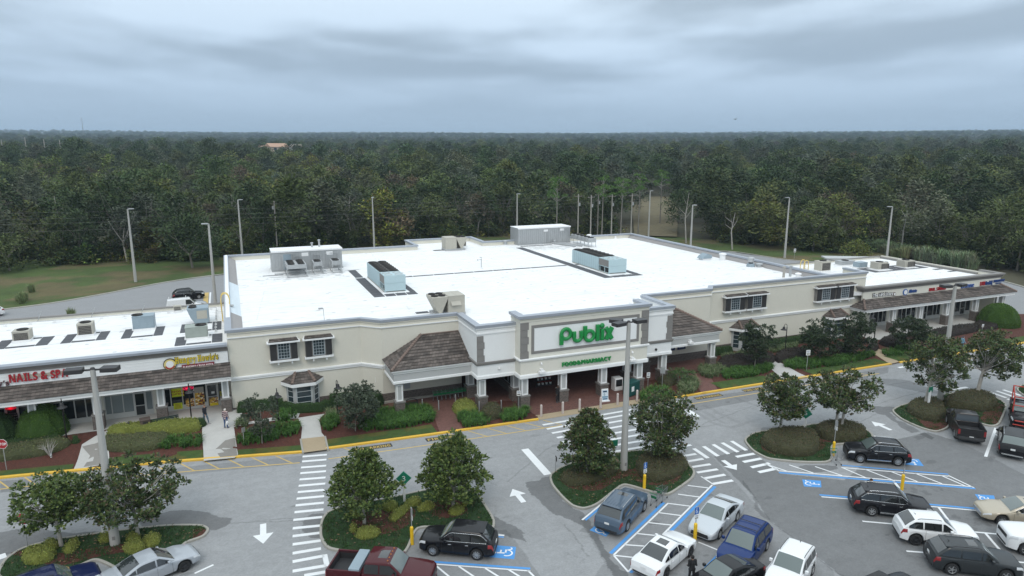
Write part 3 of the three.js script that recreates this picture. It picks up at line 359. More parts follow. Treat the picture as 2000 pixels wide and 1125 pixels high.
stencil('FIRE LANE',g2(832,860)[0],g2(905,848)[0],'faded yellow stencil reading FIRE LANE by the left kerb');
stencil('NO PARKING',g2(1360,780)[0],g2(1408,770)[0],'faded yellow stencil reading NO PARKING right of the entrance');
stencil('FIRE LANE',g2(1450,763)[0],g2(1490,757)[0],'faded yellow stencil reading FIRE LANE right of the entrance');
// ================================================================ BUILDINGS
const zp=(px,py,z)=>{ const r=ray(px,py),t=z / r[2];return [r[0]*t,CAM_H + r[1]*t];};
// sweep a section [[out, y] ...] along a wall line (outward on the right of travel), mitred at the corners
function molding(line,prof,closed=false) {
const n=line.length,rings=[];
for (let i=0;i<n;i++) { const N=(a,b)=>{ const dx=b[0] - a[0],dz=b[1] - a[1],l=Math.hypot(dx,dz);return [-dz / l,dx / l];};const a=i>0?N(line[i - 1],line[i]) : N(line[0],line[1]),b=i<n - 1?N(line[i],line[i + 1]) : a,k=1 + a[0]*b[0] + a[1]*b[1],m=[(a[0] + b[0]) / k,(a[1] + b[1]) / k];rings.push(prof.map(([o,y])=>[line[i][0] + m[0]*o,y,line[i][1] + m[1]*o]));}
const pos=[],q=(a,b,c,d)=>pos.push(...a,...b,...c,...a,...c,...d),P=prof.length;
for (let i=0;i<n - 1;i++) for (let k=0;k<P;k++) { const l=(k + 1) % P;q(rings[i][k],rings[i + 1][k],rings[i + 1][l],rings[i][l]);}
const cap=(r,f)=>{ const t=THREE.ShapeUtils.triangulateShape(prof.map(([o,y])=>new THREE.Vector2(o,y)),[]);for (const [a,b,c] of t) f?pos.push(...r[a],...r[b],...r[c]) : pos.push(...r[a],...r[c],...r[b]);};cap(rings[0],0);cap(rings[n - 1],1);
const g=new THREE.BufferGeometry();g.setAttribute('position',new THREE.Float32BufferAttribute(pos,3));g.computeVertexNormals();return uvm(g);
}
const slab=(o0,o1,y0,y1)=>[[o0,y0],[o1,y0],[o1,y1],[o0,y1]];
const brickMat=(()=>{ const t=texOf(256,256,(u,v)=>{ const r=Math.floor(v*16),x=u*8 + (r % 2)*0.5,c=Math.floor(x),j=x - c<0.07||v*16 - r<0.14,s=0.6 + 0.75*hash2(((c % 8) + 8) % 8,r + 7);return j?[0.20,0.19,0.175] : [0.105*s,0.082*s,0.072*s];});rep(t,1 / 1.7,1 / 1.2);return new THREE.MeshStandardMaterial({ map: t,roughness: 0.9 });})();
const shingleMats=[0,1,2].map((s)=>{ const t=texOf(256,128,(u,v)=>{ const c=Math.floor(u*18),f=u*18 - c,j=f<0.07,k=0.6 + 0.55*hash2(c,3 + s*11) + 0.6*(tfbm(u,v,6,4,31 + s) - 0.5),d=sstep(0.48,0.72,tfbm(u,v,4,3,71 + s));const w=k*(1 - 0.45*d);return j?[0.05,0.042,0.038] : [0.132*w,0.110*w,0.098*w];});rep(t,1 / 5.4,1 / 3);return new THREE.MeshStandardMaterial({ map: t,roughness: 0.95 });});
const capMat=grainy([0.19,0.14,0.118],0.2,16,0.95,2,62);
// one roof plane laid in stepped shingle courses; eave a->b, top d->c
function courses(parent,a,b,c,d,n,name='shingle_course') {
const A=(t)=>a.map((v,i)=>lerp(v,d[i],t)),B=(t)=>b.map((v,i)=>lerp(v,c[i],t));const e1=new THREE.Vector3(b[0] - a[0],b[1] - a[1],b[2] - a[2]),e2=new THREE.Vector3(d[0] - a[0],d[1] - a[1],d[2] - a[2]);const N=e1.clone().cross(e2).normalize();if (N.y<0) N.negate();const up=(p,h)=>[p[0] + N.x*h,p[1] + N.y*h,p[2] + N.z*h];
for (let i=0;i<n;i++) { const t0=i / n,t1=Math.min(1,(i + 1.12) / n),h0=0.075 + R(-0.006,0.006),h1=0.012;const p=[up(A(t0),h0),up(B(t0),h0),up(B(t1),h1),up(A(t1),h1)],lo=[up(A(t0),-0.01),up(B(t0),-0.01)];const L0=Math.hypot(p[1][0] - p[0][0],p[1][1] - p[0][1],p[1][2] - p[0][2]);
const g=new THREE.BufferGeometry(),P=[...p[0],...p[1],...p[2],...p[0],...p[2],...p[3],...lo[0],...lo[1],...p[1],...lo[0],...p[1],...p[0]];const s0=R(0,5),sl=(p[3][0] - p[0][0]) ,k0=e1.length()>0?L0 : 1;const off=Math.hypot(p[3][0] - p[0][0],p[3][2] - p[0][2])*0.2;const uv=[s0,0,s0 + L0,0,s0 + L0 - off,0.4,s0,0,s0 + L0 - off,0.4,s0 + off,0.4,s0,0,s0 + L0,0,s0 + L0,0.08,s0,0,s0 + L0,0.08,s0,0.08].map((v,q)=>(q % 2?v + (i*0.53) % 3 : v));
g.setAttribute('position',new THREE.Float32BufferAttribute(P,3));g.setAttribute('uv',new THREE.Float32BufferAttribute(uv,2));g.computeVertexNormals();wpart(parent,name,g,shingleMats[i % 3]);}
}
function hipCap(parent,a,b) { const n=Math.max(3,Math.round(Math.hypot(a[0] - b[0],a[1] - b[1],a[2] - b[2]) / 0.3)),L=[];for (let i=0;i<n;i++) { const p=a.map((v,k)=>lerp(v,b[k],i / n)),q=a.map((v,k)=>lerp(v,b[k],Math.min(1,(i + 1.15) / n)));p[1]+=0.09;q[1]+=0.06;L.push(rod(p,q,0.16,6,0.13));} wpart(parent,'hip_cap',L,capMat);}
function column(b,x,z,y0,y1,w=0.62) {
const c=new THREE.Group();c.name='column';b.add(c);c.position.set(x - b.position.x,y0 - b.position.y,z - b.position.z);const H=y1 - y0,bh=H*0.40;
part(c,'brick_base',cbx(w + 0.26,bh,w + 0.26,0,bh / 2,0),brickMat);part(c,'base_cap',cbx(w + 0.36,0.12,w + 0.36,0,bh + 0.06,0),M.grey);
const s0=bh + 0.12,s1=H - 0.16,hh=s1 - s0;part(c,'shaft',cbx(w - 0.1,hh,w - 0.1,0,s0 + hh / 2,0),M.paleGrey);
const t=[];for (const sx of [-1,1]) for (const sz of [-1,1]) t.push(cbx(0.13,hh,0.13,sx*(w / 2 - 0.065),s0 + hh / 2,sz*(w / 2 - 0.065)));for (const yy of [s0 + 0.06,s1 - 0.06]) for (const s of [-1,1]) t.push(cbx(w - 0.262,0.12,0.06,0,yy,s*(w / 2 - 0.03)),cbx(0.06,0.12,w - 0.262,s*(w / 2 - 0.03),yy,0));part(c,'corner_trim',t,M.white);
part(c,'capital',[cbx(w + 0.1,0.06,w + 0.1,0,s1 + 0.03,0),cbx(w + 0.2,0.1,w + 0.2,0,s1 + 0.11,0)],M.grey);return c;
}
// ---------------- the supermarket
const ZA=-63.25,ZC=-61.7,ZE=-56.3,ZG=-55.05,ZR=-62.9,CO=8.3,ROOF=7.5,CX=30.55;
const store=thing('supermarket','long tan and white supermarket with a white flat roof and green gable sign','supermarket',[35,0,-62]);
const bump=(l,prof)=>wpart(store,'wall',molding(l,prof),M.tan);
{
const LW=[[-0.95,-109.6],[-0.95,ZA],[10.7,ZA],[12.35,ZC],[19.95,ZC]],RW=[[41.15,ZC],[50.25,ZC],[51.25,ZR],[76,ZR],[76,-66.4]];
const wall=slab(-0.3,0,-0.4,8.06);
wpart(store,'wall',molding(LW,wall),M.tan,'tan left-hand wall of the store');wpart(store,'wall',molding(RW,wall),M.tan,'tan right-hand wall of the store');
wpart(store,'wall',molding([[69.8,ZR - 0.3],[69.8,-109.6],[40.3,-109.6],[40.3,-116.6],[28.2,-116.6],[28.2,-109.6],[-0.95,-109.6]].reverse().map((p)=>p),slab(0.0,0.3,-0.4,8.06)),M.tan,'plain rear walls of the store');
const cop=slab(-0.42,0.16,8.06,CO),cornice=[[0,7.5],[0.05,7.5],[0.05,7.62],[0.02,7.64],[0.02,7.84],[0.1,7.92],[0.1,8.059],[0,8.059]];
for (const l of [LW,RW]) { wpart(store,'coping',molding(l,cop),M.coping);wpart(store,'cornice',molding(l.slice(l===LW?1 : 0,l===LW?5 : 4),cornice),M.tan);wpart(store,'cornice_strip',molding(l.slice(l===LW?1 : 0,l===LW?5 : 4),[[0.05,7.5],[0.1,7.5],[0.1,7.6],[0.05,7.6]]),M.white);}
wpart(store,'coping',molding([[-0.95,-109.6],[28.2,-109.6],[28.2,-116.6],[40.3,-116.6],[40.3,-109.6],[69.8,-109.6],[69.8,ZR - 0.4]].map((p)=>p),slab(-0.16,0.42,8.06,CO)),M.coping);
wpart(store,'belt_course',molding([[-0.95,ZA],[10.7,ZA],[12.35,ZC],[12.6,ZC]],[[0,3.58],[0.1,3.58],[0.1,3.72],[0.16,3.76],[0.16,3.9],[0,3.93]]),M.white);wpart(store,'belt_course',molding([[48.6,ZC],[50.25,ZC],[51.25,ZR],[75.2,ZR]],[[0,3.72],[0.1,3.72],[0.1,3.86],[0.16,3.9],[0.16,4.02],[0,4.05]]),M.white);
wpart(store,'brick_plinth',molding([[-0.95,ZA],[10.7,ZA],[12.35,ZC],[20.2,ZC]],slab(0,0.05,-0.3,1.05)),brickMat);wpart(store,'brick_plinth',molding([[41,ZC],[50.25,ZC],[51.25,ZR],[76,ZR]],slab(0,0.05,-0.3,1.0)),brickMat);
wpart(store,'plinth_curb',molding([[12.35,ZC],[20.2,ZC]],slab(0.05,0.3,-0.2,0.32)),M.kerb);
// roof membrane with seams and staining
const t=texOf(1024,1024,(u,v)=>{ const x=u*76,z=v*62;let k=0.77*(1 + 0.10*(fbm(x*0.35,z*0.35,5) - 0.5));const sm=Math.abs((z + 0.2*(fbm(x*0.3,z,2) - 0.5)) % 2.6 - 1.3),sx=Math.abs((x + 0.1*z) % 15 - 7.5);if (sm<0.05&&fbm(x*0.5,z*0.3 + 8,3)>0.42) k*=0.86;if (sx<0.05&&fbm(x,z*0.5 + 3,3)>0.5) k*=0.86;const d=fbm(x*0.9 + 3,z*3.4 + 2,5);if (d>0.60) k*=1 - 0.9*(d - 0.60);if (hash2(Math.floor(x*3),Math.floor(z*3))>0.994) k*=0.7;const e=Math.hypot((x - 10.5) / 5.5,(z - 25.5) / 2.2),f=fbm(x*1.6,z*2.6,5);if (e<1.3&&f>0.36 + 0.25*e) k*=0.72;const e2=Math.hypot((x - 50) / 5,(z - 13.5) / 3.2);if (e2<1.3&&f>0.38 + 0.25*e2) k*=0.76;return [k,k*1.0,k*1.0];});
t.repeat.set(1 / 76,1 / 62);t.offset.set(1 / 76,117 / 62);t.wrapS=t.wrapT=THREE.RepeatWrapping;M.roofWhite=new THREE.MeshStandardMaterial({ map: t,roughness: 0.75 });
const deck=[[-0.66,-109.4],[-0.66,ZA - 0.29],[10.6,ZA - 0.29],[12.3,ZC - 0.29],[20.3,ZC - 0.29],[20.3,ZE - 0.3],[23.9,ZE - 0.3],[23.9,ZG - 0.3],[37.2,ZG - 0.3],[37.2,ZE - 0.3],[40.8,ZE - 0.3],[40.8,ZC - 0.29],[50.2,ZC - 0.29],[51.2,ZR - 0.29],[69.6,ZR - 0.29],[69.6,-109.4],[40.1,-109.4],[40.1,-116.4],[28.4,-116.4],[28.4,-109.4]];
const rg=sheet(deck,ROOF,{ hfun: ()=>0,step: 200,skirt: 0.3 });wpart(store,'roof',rg,M.roofWhite,'bright white membrane roof');
// left parapet flashing: three tones
const fl=(z0,z1,m,l)=>wpart(store,'parapet_flashing',quad([-0.54,8.07,z0],[0.42,ROOF + 0.02,z0],[0.46,ROOF + 0.02,z1],[-0.54,8.07,z1]),m,l);const uvq=(g)=>g;fl(-63.6,-71.4,M.membrane,'dark flashing at the front of the left parapet');fl(-71.4,-88.5,M.membraneBlue,'pale blue flashing in the middle of the left parapet');fl(-88.5,-109.2,M.membrane,'grey flashing at the rear of the left parapet');
wpart(store,'parapet_cap',bx(-0.98,-0.6,CO,CO + 0.03,-109.6,-68.2),M.signWhite,'bright white cap on the left parapet');
wpart(store,'parapet_flashing',quad([69.5,8.05,-109.3],[68.9,ROOF + 0.02,-109.3],[68.9,ROOF + 0.02,-63.5],[69.5,8.05,-63.5]),M.membrane,'dark flashing along the right parapet');
// entrance block: wings
for (const s of [-1,1]) { const X=(x)=>(s<0?x : 2*CX - x),L=s<0?[[19.95,ZC],[19.95,ZE],[23.7,ZE]] : [[37.4,ZE],[41.15,ZE],[41.15,ZC]];const side=s<0?'left' : 'right';
wpart(store,'wing_wall',molding(L,slab(-0.3,0,3.2,8.06)),M.white,'white ' + side + ' wing wall of the entrance');wpart(store,'coping',molding(L,slab(-0.42,0.2,8.06,CO)),M.coping);wpart(store,'cornice',molding(L,[[0,7.42],[0.07,7.42],[0.07,7.55],[0.03,7.57],[0.03,7.8],[0.14,7.92],[0.14,8.059],[0,8.059]]),M.white);
wpart(store,'grey_band',molding(L,[[0,4.46],[0.1,4.5],[0.16,4.7],[0.16,4.78],[0,4.78]]),M.grey);wpart(store,'fascia_trim',molding(L,[[0,3.18],[0.08,3.18],[0.08,3.42],[0.04,3.5],[0,3.5]]),M.white);
for (let i=0;i<4;i++) { const w=i % 2?0.62 : 0.72,x0=s<0?19.93 : 41.17 - w;wpart(store,'quoin',cbx(w,0.60,0.1,x0 + w / 2,5.12 + 0.62*i,ZE + 0.01),M.grey);}
wpart(store,'soffit',s<0?bx(20.25,23.7,3.19,3.3,ZC,ZE - 0.3) : bx(37.4,40.85,3.19,3.3,ZC,ZE - 0.3),M.white);
const cam=zp(s<0?974 : 1280,s<0?719 : 682,ZE);wpart(store,'dome_camera',new THREE.SphereGeometry(0.13,12,8).translate(cam[0],cam[1],ZE + 0.14),s<0?M.signWhite : M.black);}
// gable block
const GL=[[23.7,-57.3],[23.7,ZG],[37.4,ZG],[37.4,-57.3]];
wpart(store,'gable_wall',molding(GL,slab(-0.35,0,3.14,8.85)),M.stone,'stone-coloured gable wall that carries the sign');wpart(store,'coping',molding(GL,slab(-0.45,0.24,8.85,9.1)),M.coping);wpart(store,'cornice',molding(GL,[[0,8.5],[0.06,8.5],[0.06,8.6],[0.02,8.61],[0.04,8.7],[0.16,8.78],[0.16,8.849],[0,8.849]]),M.stone);
wpart(store,'belt_course',molding(GL,[[0,4.78],[0.14,4.8],[0.18,4.9],[0.18,4.98],[0,5.02]]),M.white);wpart(store,'fascia_trim',molding(GL,[[0,3.13],[0.1,3.13],[0.1,3.4],[0.05,3.5],[0,3.5]]),M.white);wpart(store,'soffit',bx(24.05,37.05,3.15,3.25,ZC,ZG - 0.35),M.white);
for (let i=0;i<5;i++) { const w=i % 2?0.70 : 0.82;wpart(store,'quoin',cbx(w,0.66,0.1,23.68 + w / 2,5.38 + 0.68*i,ZG + 0.01),M.grey);wpart(store,'quoin',cbx(w,0.66,0.1,37.42 - w / 2,5.38 + 0.68*i,ZG + 0.01),M.grey);}
const fz=ZG + 0.05,fr=[bx(24.78,36.34,7.86,8.13,ZG - 0.05,fz),bx(24.78,36.34,5.4,5.66,ZG - 0.05,fz),bx(24.78,25.05,5.66,7.86,ZG - 0.05,fz),bx(36.07,36.34,5.66,7.86,ZG - 0.05,fz)];wpart(store,'sign_frame',fr,M.grey);wpart(store,'sign_panel',bx(25.05,36.07,5.66,7.86,ZG - 0.05,ZG + 0.02),M.white);
for (const [px,py] of [[1056,724],[1233,701]]) { const q=zp(px,py,ZG);wpart(store,'floodlight',[cbx(0.62,0.2,0.4,q[0],q[1] - 0.05,ZG + 0.28),cbx(0.3,0.3,0.3,q[0],q[1] + 0.1,ZG + 0.17)],M.signWhite);wpart(store,'dome_camera',[new THREE.SphereGeometry(0.11,12,8).translate(q[0],q[1] + 0.7,ZG + 0.18),cbx(0.1,0.1,0.2,q[0],q[1] + 0.8,ZG + 0.1)],M.signWhite);}
// hip canopies over the cart bays
for (const s of [-1,1]) { const X=(x)=>(s<0?x : 61.3 - x),o=(a,b)=>(s<0?[a,b] : [b,a]);const g=new THREE.Group();g.name='canopy';store.add(g);const e=4.42,zf=-57.85,r=6.45;
const A=[X(12.35),e,zf],B=[X(19.95),e,zf],C=[X(19.95),r,ZC + 0.02],D=[X(16.16),r,ZC + 0.02],E=[X(12.35),e,ZC + 0.02];
s<0?courses(g,A,B,C,D,11) : courses(g,B,A,D,C,11);s<0?courses(g,E,A,D,D,11) : courses(g,A,E,D,D,11);hipCap(g,A,D);wpart(g,'ridge_flashing',bx(...o(X(16.3),X(19.9)),r + 0.02,r + 0.1,ZC,ZC + 0.12),capMat);
const bl=s<0?[[12.6,ZC],[12.6,-58.05],[19.95,-58.05]] : [[41.35,-58.05],[48.7,-58.05],[48.7,ZC]];
wpart(g,'beam',molding(bl,slab(-0.3,0,3.16,4.3)),M.paleGrey);wpart(g,'eave_trim',molding(bl,[[0,4.05],[0.06,4.05],[0.1,4.2],[0.2,4.28],[0.24,4.41],[-0.2,4.41],[-0.2,4.301],[0,4.301]]),M.white);wpart(g,'beam_trim',molding(bl,[[0,3.15],[0.08,3.15],[0.08,3.36],[0.03,3.4],[0,3.4]]),M.white);wpart(g,'soffit',bx(...o(X(12.9),X(19.9)),3.3,3.36,ZC,-58.35),M.white);
if (s>0) { const q=zp(1346,668,-58.05);wpart(g,'floodlight',[cbx(0.55,0.2,0.36,q[0],q[1],-57.8),cbx(0.28,0.28,0.28,q[0],q[1] + 0.14,-57.9)],M.signWhite);} }
for (const [x,z] of [[20.55,-56.95],[20.55,-60.2],[24.3,-55.7],[24.3,-57.8],[28.35,-55.7],[32.75,-55.7],[36.85,-55.7],[36.85,-57.8],[40.6,-56.95],[40.6,-60.2]]) column(store,x,z,0.02,3.14,0.66);for (const x of [13.15,48.15]) column(store,x,-58.55,0.02,3.16,0.6);
// recess behind the columns: rear wall, glazed vestibule, sliding doors
const zb=-66.5;wpart(store,'recess_wall',[bx(20,41.1,0,3.2,zb - 0.3,zb),bx(19.9,20.2,0,3.2,zb,ZC),bx(40.9,41.2,0,3.2,zb,ZC),bx(20.2,40.9,3.2,3.4,zb,ZC)],M.tan,'shaded tan wall at the back of the entrance');
const glaz=(x0,x1,z0,z1,y0,y1,nx,ny,nm)=>{ const L=Math.hypot(x1 - x0,z1 - z0),g=new THREE.Group();g.name=nm;store.add(g);const dx=(x1 - x0) / L,dz=(z1 - z0) / L,P=(s,y)=>[x0 + dx*s,y,z0 + dz*s],fr=[];for (let i=0;i <= nx;i++) fr.push(rod(P(L*i / nx,y0),P(L*i / nx,y1),0.045,4));for (let j=0;j <= ny;j++) fr.push(rod(P(0,lerp(y0,y1,j / ny)),P(L,lerp(y0,y1,j / ny)),0.04,4));wpart(g,'frame',fr,M.frame);for (let i=0;i<nx;i++) for (let j=0;j<ny;j++) wpart(g,'pane',quad(P(L*i / nx,lerp(y0,y1,j / ny)),P(L*(i + 1) / nx,lerp(y0,y1,j / ny)),P(L*(i + 1) / nx,lerp(y0,y1,(j + 1) / ny)),P(L*i / nx,lerp(y0,y1,(j + 1) / ny))),M.darkGlass);};
wpart(store,'vestibule_base',[bx(24.45,24.7,0,1.0,-64.5,-58.8),bx(24.38,24.8,1.0,1.1,-64.5,-58.8)],brickMat);glaz(24.5,24.5,-64.4,-58.9,1.1,3.1,5,2,'window_wall');glaz(25.0,29.4,-64.6,-64.6,0.05,3.0,4,1,'sliding_door');glaz(30.2,34.6,-64.6,-64.6,0.05,3.0,4,1,'sliding_door');glaz(35.2,36.7,-64.4,-61.5,0.6,3.0,3,1,'window_wall');wpart(store,'vestibule_wall',[bx(24.4,36.9,3.0,3.19,-64.9,-64.45),bx(29.4,30.2,0,3.0,-64.9,-64.5),bx(34.6,35.2,0,3.0,-64.9,-64.5),bx(24.4,36.9,0,3.1,-66.4,-66.2)],M.charcoal);
// upper windows with shutters, sill and little awning
const win=(x0,x1,z,label)=>{ const g=new THREE.Group();g.name='window';store.add(g);const k=(-z - 0.45) / -z,a=x0*k,b=x1*k,y0=5.17,y1=6.82,w=b - a,zf=z + 0.45;
wpart(g,'frame',bx(a,b,y0,y1,z - 0.05,zf),M.grey);const ga=a + w*0.29,gb=b - w*0.29;wpart(g,'glass',bx(ga,gb,y0 + 0.12,y1 - 0.1,zf - 0.02,zf + 0.02),M.blueGlass);
const mu=[];for (let i=0;i <= 4;i++) mu.push(cbx(i % 4?0.03 : 0.07,y1 - y0 - 0.2,0.05,lerp(ga,gb,i / 4),(y0 + y1) / 2 + 0.01,zf + 0.02));for (let j=0;j <= 5;j++) mu.push(cbx(gb - ga,j % 5?0.03 : 0.07,0.047,(ga + gb) / 2,lerp(y0 + 0.12,y1 - 0.1,j / 5),zf + 0.02));wpart(g,'muntins',mu,plain([0.36,0.40,0.43],0.6));
for (const [p,q] of [[a + 0.03,ga - 0.12],[gb + 0.12,b - 0.03]]) { const sl=[bx(p,q,y0 + 0.02,y1 - 0.08,zf,zf + 0.03)];for (let i=0;i<18;i++) sl.push(bx(p + 0.05,q - 0.05,y0 + 0.08 + i*0.085,y0 + 0.135 + i*0.085,zf + 0.03,zf + 0.05));wpart(g,'shutter',sl,M.charcoal);}
wpart(g,'sill',[bx(a - 0.1,b + 0.1,y0 - 0.18,y0 - 0.02,z - 0.05,zf + 0.14),cbx(0.12,0.28,0.3,a + w*0.28,y0 - 0.3,zf - 0.1),cbx(0.12,0.28,0.3,b - w*0.22,y0 - 0.3,zf - 0.1)],M.white);
const P=[[a - 0.22,y1 + 0.05,zf + 0.28],[b + 0.22,y1 + 0.05,zf + 0.28],[b + 0.05,y1 + 0.26,z],[a - 0.05,y1 + 0.26,z]];wpart(g,'awning',[quad(...P.map((p)=>[p[0],p[1] + 0.0,p[2]])),bx(a - 0.24,b + 0.24,y1 - 0.04,y1 + 0.08,z,zf + 0.3)],M.white);courses(g,[a - 0.1,y1 + 0.12,zf + 0.2],[b + 0.1,y1 + 0.12,zf + 0.2],[b - 0.02,y1 + 0.27,z + 0.02],[a + 0.02,y1 + 0.27,z + 0.02],2,'awning_shingles');};
win(2.53,4.93,ZA);win(5.63,8.03,ZA);win(53.45,56.35,ZR);win(56.72,59.62,ZR);win(67.75,70.8,ZR);win(71.0,74.05,ZR);
// ground-floor bay windows under small hip roofs
const bayWin=(x0,x1,z)=>{ const g=new THREE.Group();g.name='bay_window';store.add(g);const w=x1 - x0,p=0.95,y0=0.55,y1=2.62,a=[x0 + 0.5,z],b=[x0 + 1.2,z + p],c=[x1 - 1.2,z + p],d=[x1 - 0.5,z];
wpart(g,'wall',molding([a,b,c,d],slab(-0.1,0,-0.2,y1 + 0.3)),M.paleGrey);
for (const [u,v,k] of [[a,b,1],[b,c,3],[c,d,1]]) { const dx=v[0] - u[0],dz=v[1] - u[1],L=Math.hypot(dx,dz),nx=-dz / L,nz=dx / L,m=k>1?0.14 : 0.24,P=(s,y,o)=>[u[0] + dx / L*s + nx*o,y,u[1] + dz / L*s + nz*o];wpart(g,'pane',quad(P(m,y0,0.012),P(L - m,y0,0.012),P(L - m,y1,0.012),P(m,y1,0.012)),M.blueGlass);const mm=[];for (let j=0;j <= 4;j++) mm.push(rod(P(m,lerp(y0,y1,j / 4),0.02),P(L - m,lerp(y0,y1,j / 4),0.02),0.028,4));for (const s of [m,L - m]) mm.push(rod(P(s,y0,0.02),P(s,y1,0.02),0.03,4));wpart(g,'muntins',mm,plain([0.5,0.54,0.56],0.6));}
const e=2.95,o=0.32,A=[x0 + 0.1,e,z],B=[x0 + 0.95,e,z + p + o],C=[x1 - 0.95,e,z + p + o],D=[x1 - 0.1,e,z],E=[x1 - 1.4,3.7,z + 0.06],F=[x0 + 1.4,3.7,z + 0.06];
wpart(g,'eave',molding([[A[0],A[2]],[B[0],B[2]],[C[0],C[2]],[D[0],D[2]]],slab(-0.35,0.05,e - 0.28,e + 0.01)),M.white);wpart(g,'roof_core',[quad(B,C,E,F),quad(A,B,F,F),quad(C,D,E,E)],shingleMats[0]);
courses(g,B,C,E,F,4);courses(g,A,B,F,F,4);courses(g,C,D,E,E,4);hipCap(g,B,F);hipCap(g,C,E);wpart(g,'ridge_flashing',bx(F[0],E[0],3.68,3.78,z,z + 0.1),capMat);};
bayWin(3.2,7.15,ZA);bayWin(54.1,58.7,ZR);bayWin(68.8,73.2,ZR);
const pq=zp(726,753,ZC + 0.6);wpart(store,'notice',bx(11.72,12.22,2.05,2.6,-62.3,-62.26).rotateY(0),M.signWhite);const nq=zp(795,753,ZC);wpart(store,'notice',bx(nq[0] - 0.3,nq[0] + 0.3,nq[1] - 0.3,nq[1] + 0.3,ZC,ZC + 0.04),plain([0.4,0.42,0.45],0.6));
for (const px of [1313,1334]) { const q=zp(px,689,-61.3);wpart(store,'poster',bx(q[0] - 0.55,q[0] + 0.55,1.55,2.75,ZC + 0.06,ZC + 0.1),plain([0.03,0.05,0.14],0.5),'dark blue poster with pale figures under the right canopy');wpart(store,'poster_print',[new THREE.TorusGeometry(0.3,0.05,6,14).translate(q[0],2.25,ZC + 0.11),cbx(0.7,0.1,0.02,q[0],1.8,ZC + 0.11)],plain([0.5,0.55,0.62],0.6));}
}
// ---------------- green letters of the main sign
const fontB=await new FontLoader().loadAsync('fonts/droid/droid_sans_bold.typeface.json'),fontS=await new FontLoader().loadAsync('fonts/droid/droid_serif_bold.typeface.json'),fontR=await new FontLoader().loadAsync('fonts/droid/droid_sans_regular.typeface.json');
{
const s=thing('letter_sign','large rounded green channel letters on the white gable panel','sign',[30.5,5.9,ZG + 0.02]);const K=0.0548 / 11.25,q=(x,y)=>zp(1080 + x / 11.25,620 + y / 11.25,ZG + 0.2),zc=ZG + 0.2,W=0.185;
const tubeL=(pts,r=W)=>{ const c=new THREE.CatmullRomCurve3(pts.map((p)=>new THREE.Vector3(p[0],p[1],0)),false,'centripetal');return new THREE.TubeGeometry(c,40,r,12,false).scale(1,1,0.75).translate(0,0,zc);};
const bar=(a,b,w=2*W,dz=0)=>{ const L=Math.hypot(b[0] - a[0],b[1] - a[1]),an=Math.atan2(b[1] - a[1],b[0] - a[0]);return rbx(L,w,0.3,0.07).rotateZ(an).translate((a[0] + b[0]) / 2,(a[1] + b[1]) / 2,zc + dz);};
const ring=(c,r,rad=W)=>new THREE.TorusGeometry(r,rad,12,40).scale(1,1,0.75).translate(c[0],c[1],zc);
const c1=q(288,365),r1=0.475;wpart(s,'letter',[ring(c1,r1),bar([c1[0] - r1,c1[1]],[c1[0] - r1,q(187,605)[1]])],M.green);
const uL=q(466,310),uR=q(625,292),ub=q(545,495),ur=(uR[0] - uL[0]) / 2;const arc=[];for (let k=0;k <= 12;k++) { const a=Math.PI + k / 12*Math.PI;arc.push([(uL[0] + uR[0]) / 2 + Math.cos(a)*ur,ub[1] + ur*0.75 + Math.sin(a)*ur]);} wpart(s,'letter',[tubeL(arc),bar([uL[0],uL[1]],[uL[0],ub[1] + ur*0.7]),bar([uR[0],uL[1]],[uR[0],ub[1] + ur*0.7])],M.green);
const c2=q(802,402),r2=0.475;wpart(s,'letter',[ring(c2,r2),bar([c2[0] - r2,q(707,188)[1]],[c2[0] - r2,c2[1]])],M.green);
const l0=q(985,155),l1=q(985,512);wpart(s,'letter',bar([l0[0],l0[1]],[l0[0],l1[1]]),M.green);const i0=q(1083,248),i1=q(1083,497),id=q(1083,180);wpart(s,'letter',[bar([i0[0],i0[1]],[i0[0],i1[1]]),new THREE.SphereGeometry(0.26,18,12).scale(1,1,0.6).translate(id[0],id[1],zc)],M.green);
const x0=q(1165,222),x1=q(1292,470),x2=q(1300,212),x3=q(1162,485);wpart(s,'letter',[bar(x0,[x1[0],x3[1] + 0.02],0.40),bar([x2[0],x0[1]],x3,0.40,0.012)],M.green);
}
function letters(parentName,label,text,x0,x1,y,z,h,mat,o={}) { // one mesh per letter, stretched to the measured width
const { font=fontB,depth=0.1,back,group,cat='sign' }=o;const t=thing(parentName,label,cat,[x0,y,z]);const gs=[];let x=0;
for (const ch of text) { if (ch===' ') { x+=0.32;continue;} const g=new TextGeometry(ch,{ font,size: 1,depth: 0.2,curveSegments: 4,bevelEnabled: false });g.computeBoundingBox();const b=g.boundingBox;g.translate(x - b.min.x,0,0);x+=b.max.x - b.min.x + 0.12;gs.push(g);}
const sx=(x1 - x0) / (x - 0.12);for (const g of gs) { g.scale(sx,h,depth / 0.2);part(t,'letter',g,mat);} if (back) part(t,'backing',back(x1 - x0,h),o.backMat);return t;
}
function moveParts(from,to,name) { for (const c of [...from.children]) { c.position.add(from.position).sub(to.position);c.name=name;to.add(c);} scene.remove(from);}
letters('letter_sign','small green capital letters reading FOOD & PHARMACY below the gable panel','FOOD&PHARMACY',zp(1097,715,ZG)[0],zp(1192,704,ZG)[0],zp(1097,715,ZG)[1] - 0.03,ZG + 0.02,0.40,M.green,{ depth: 0.16 });
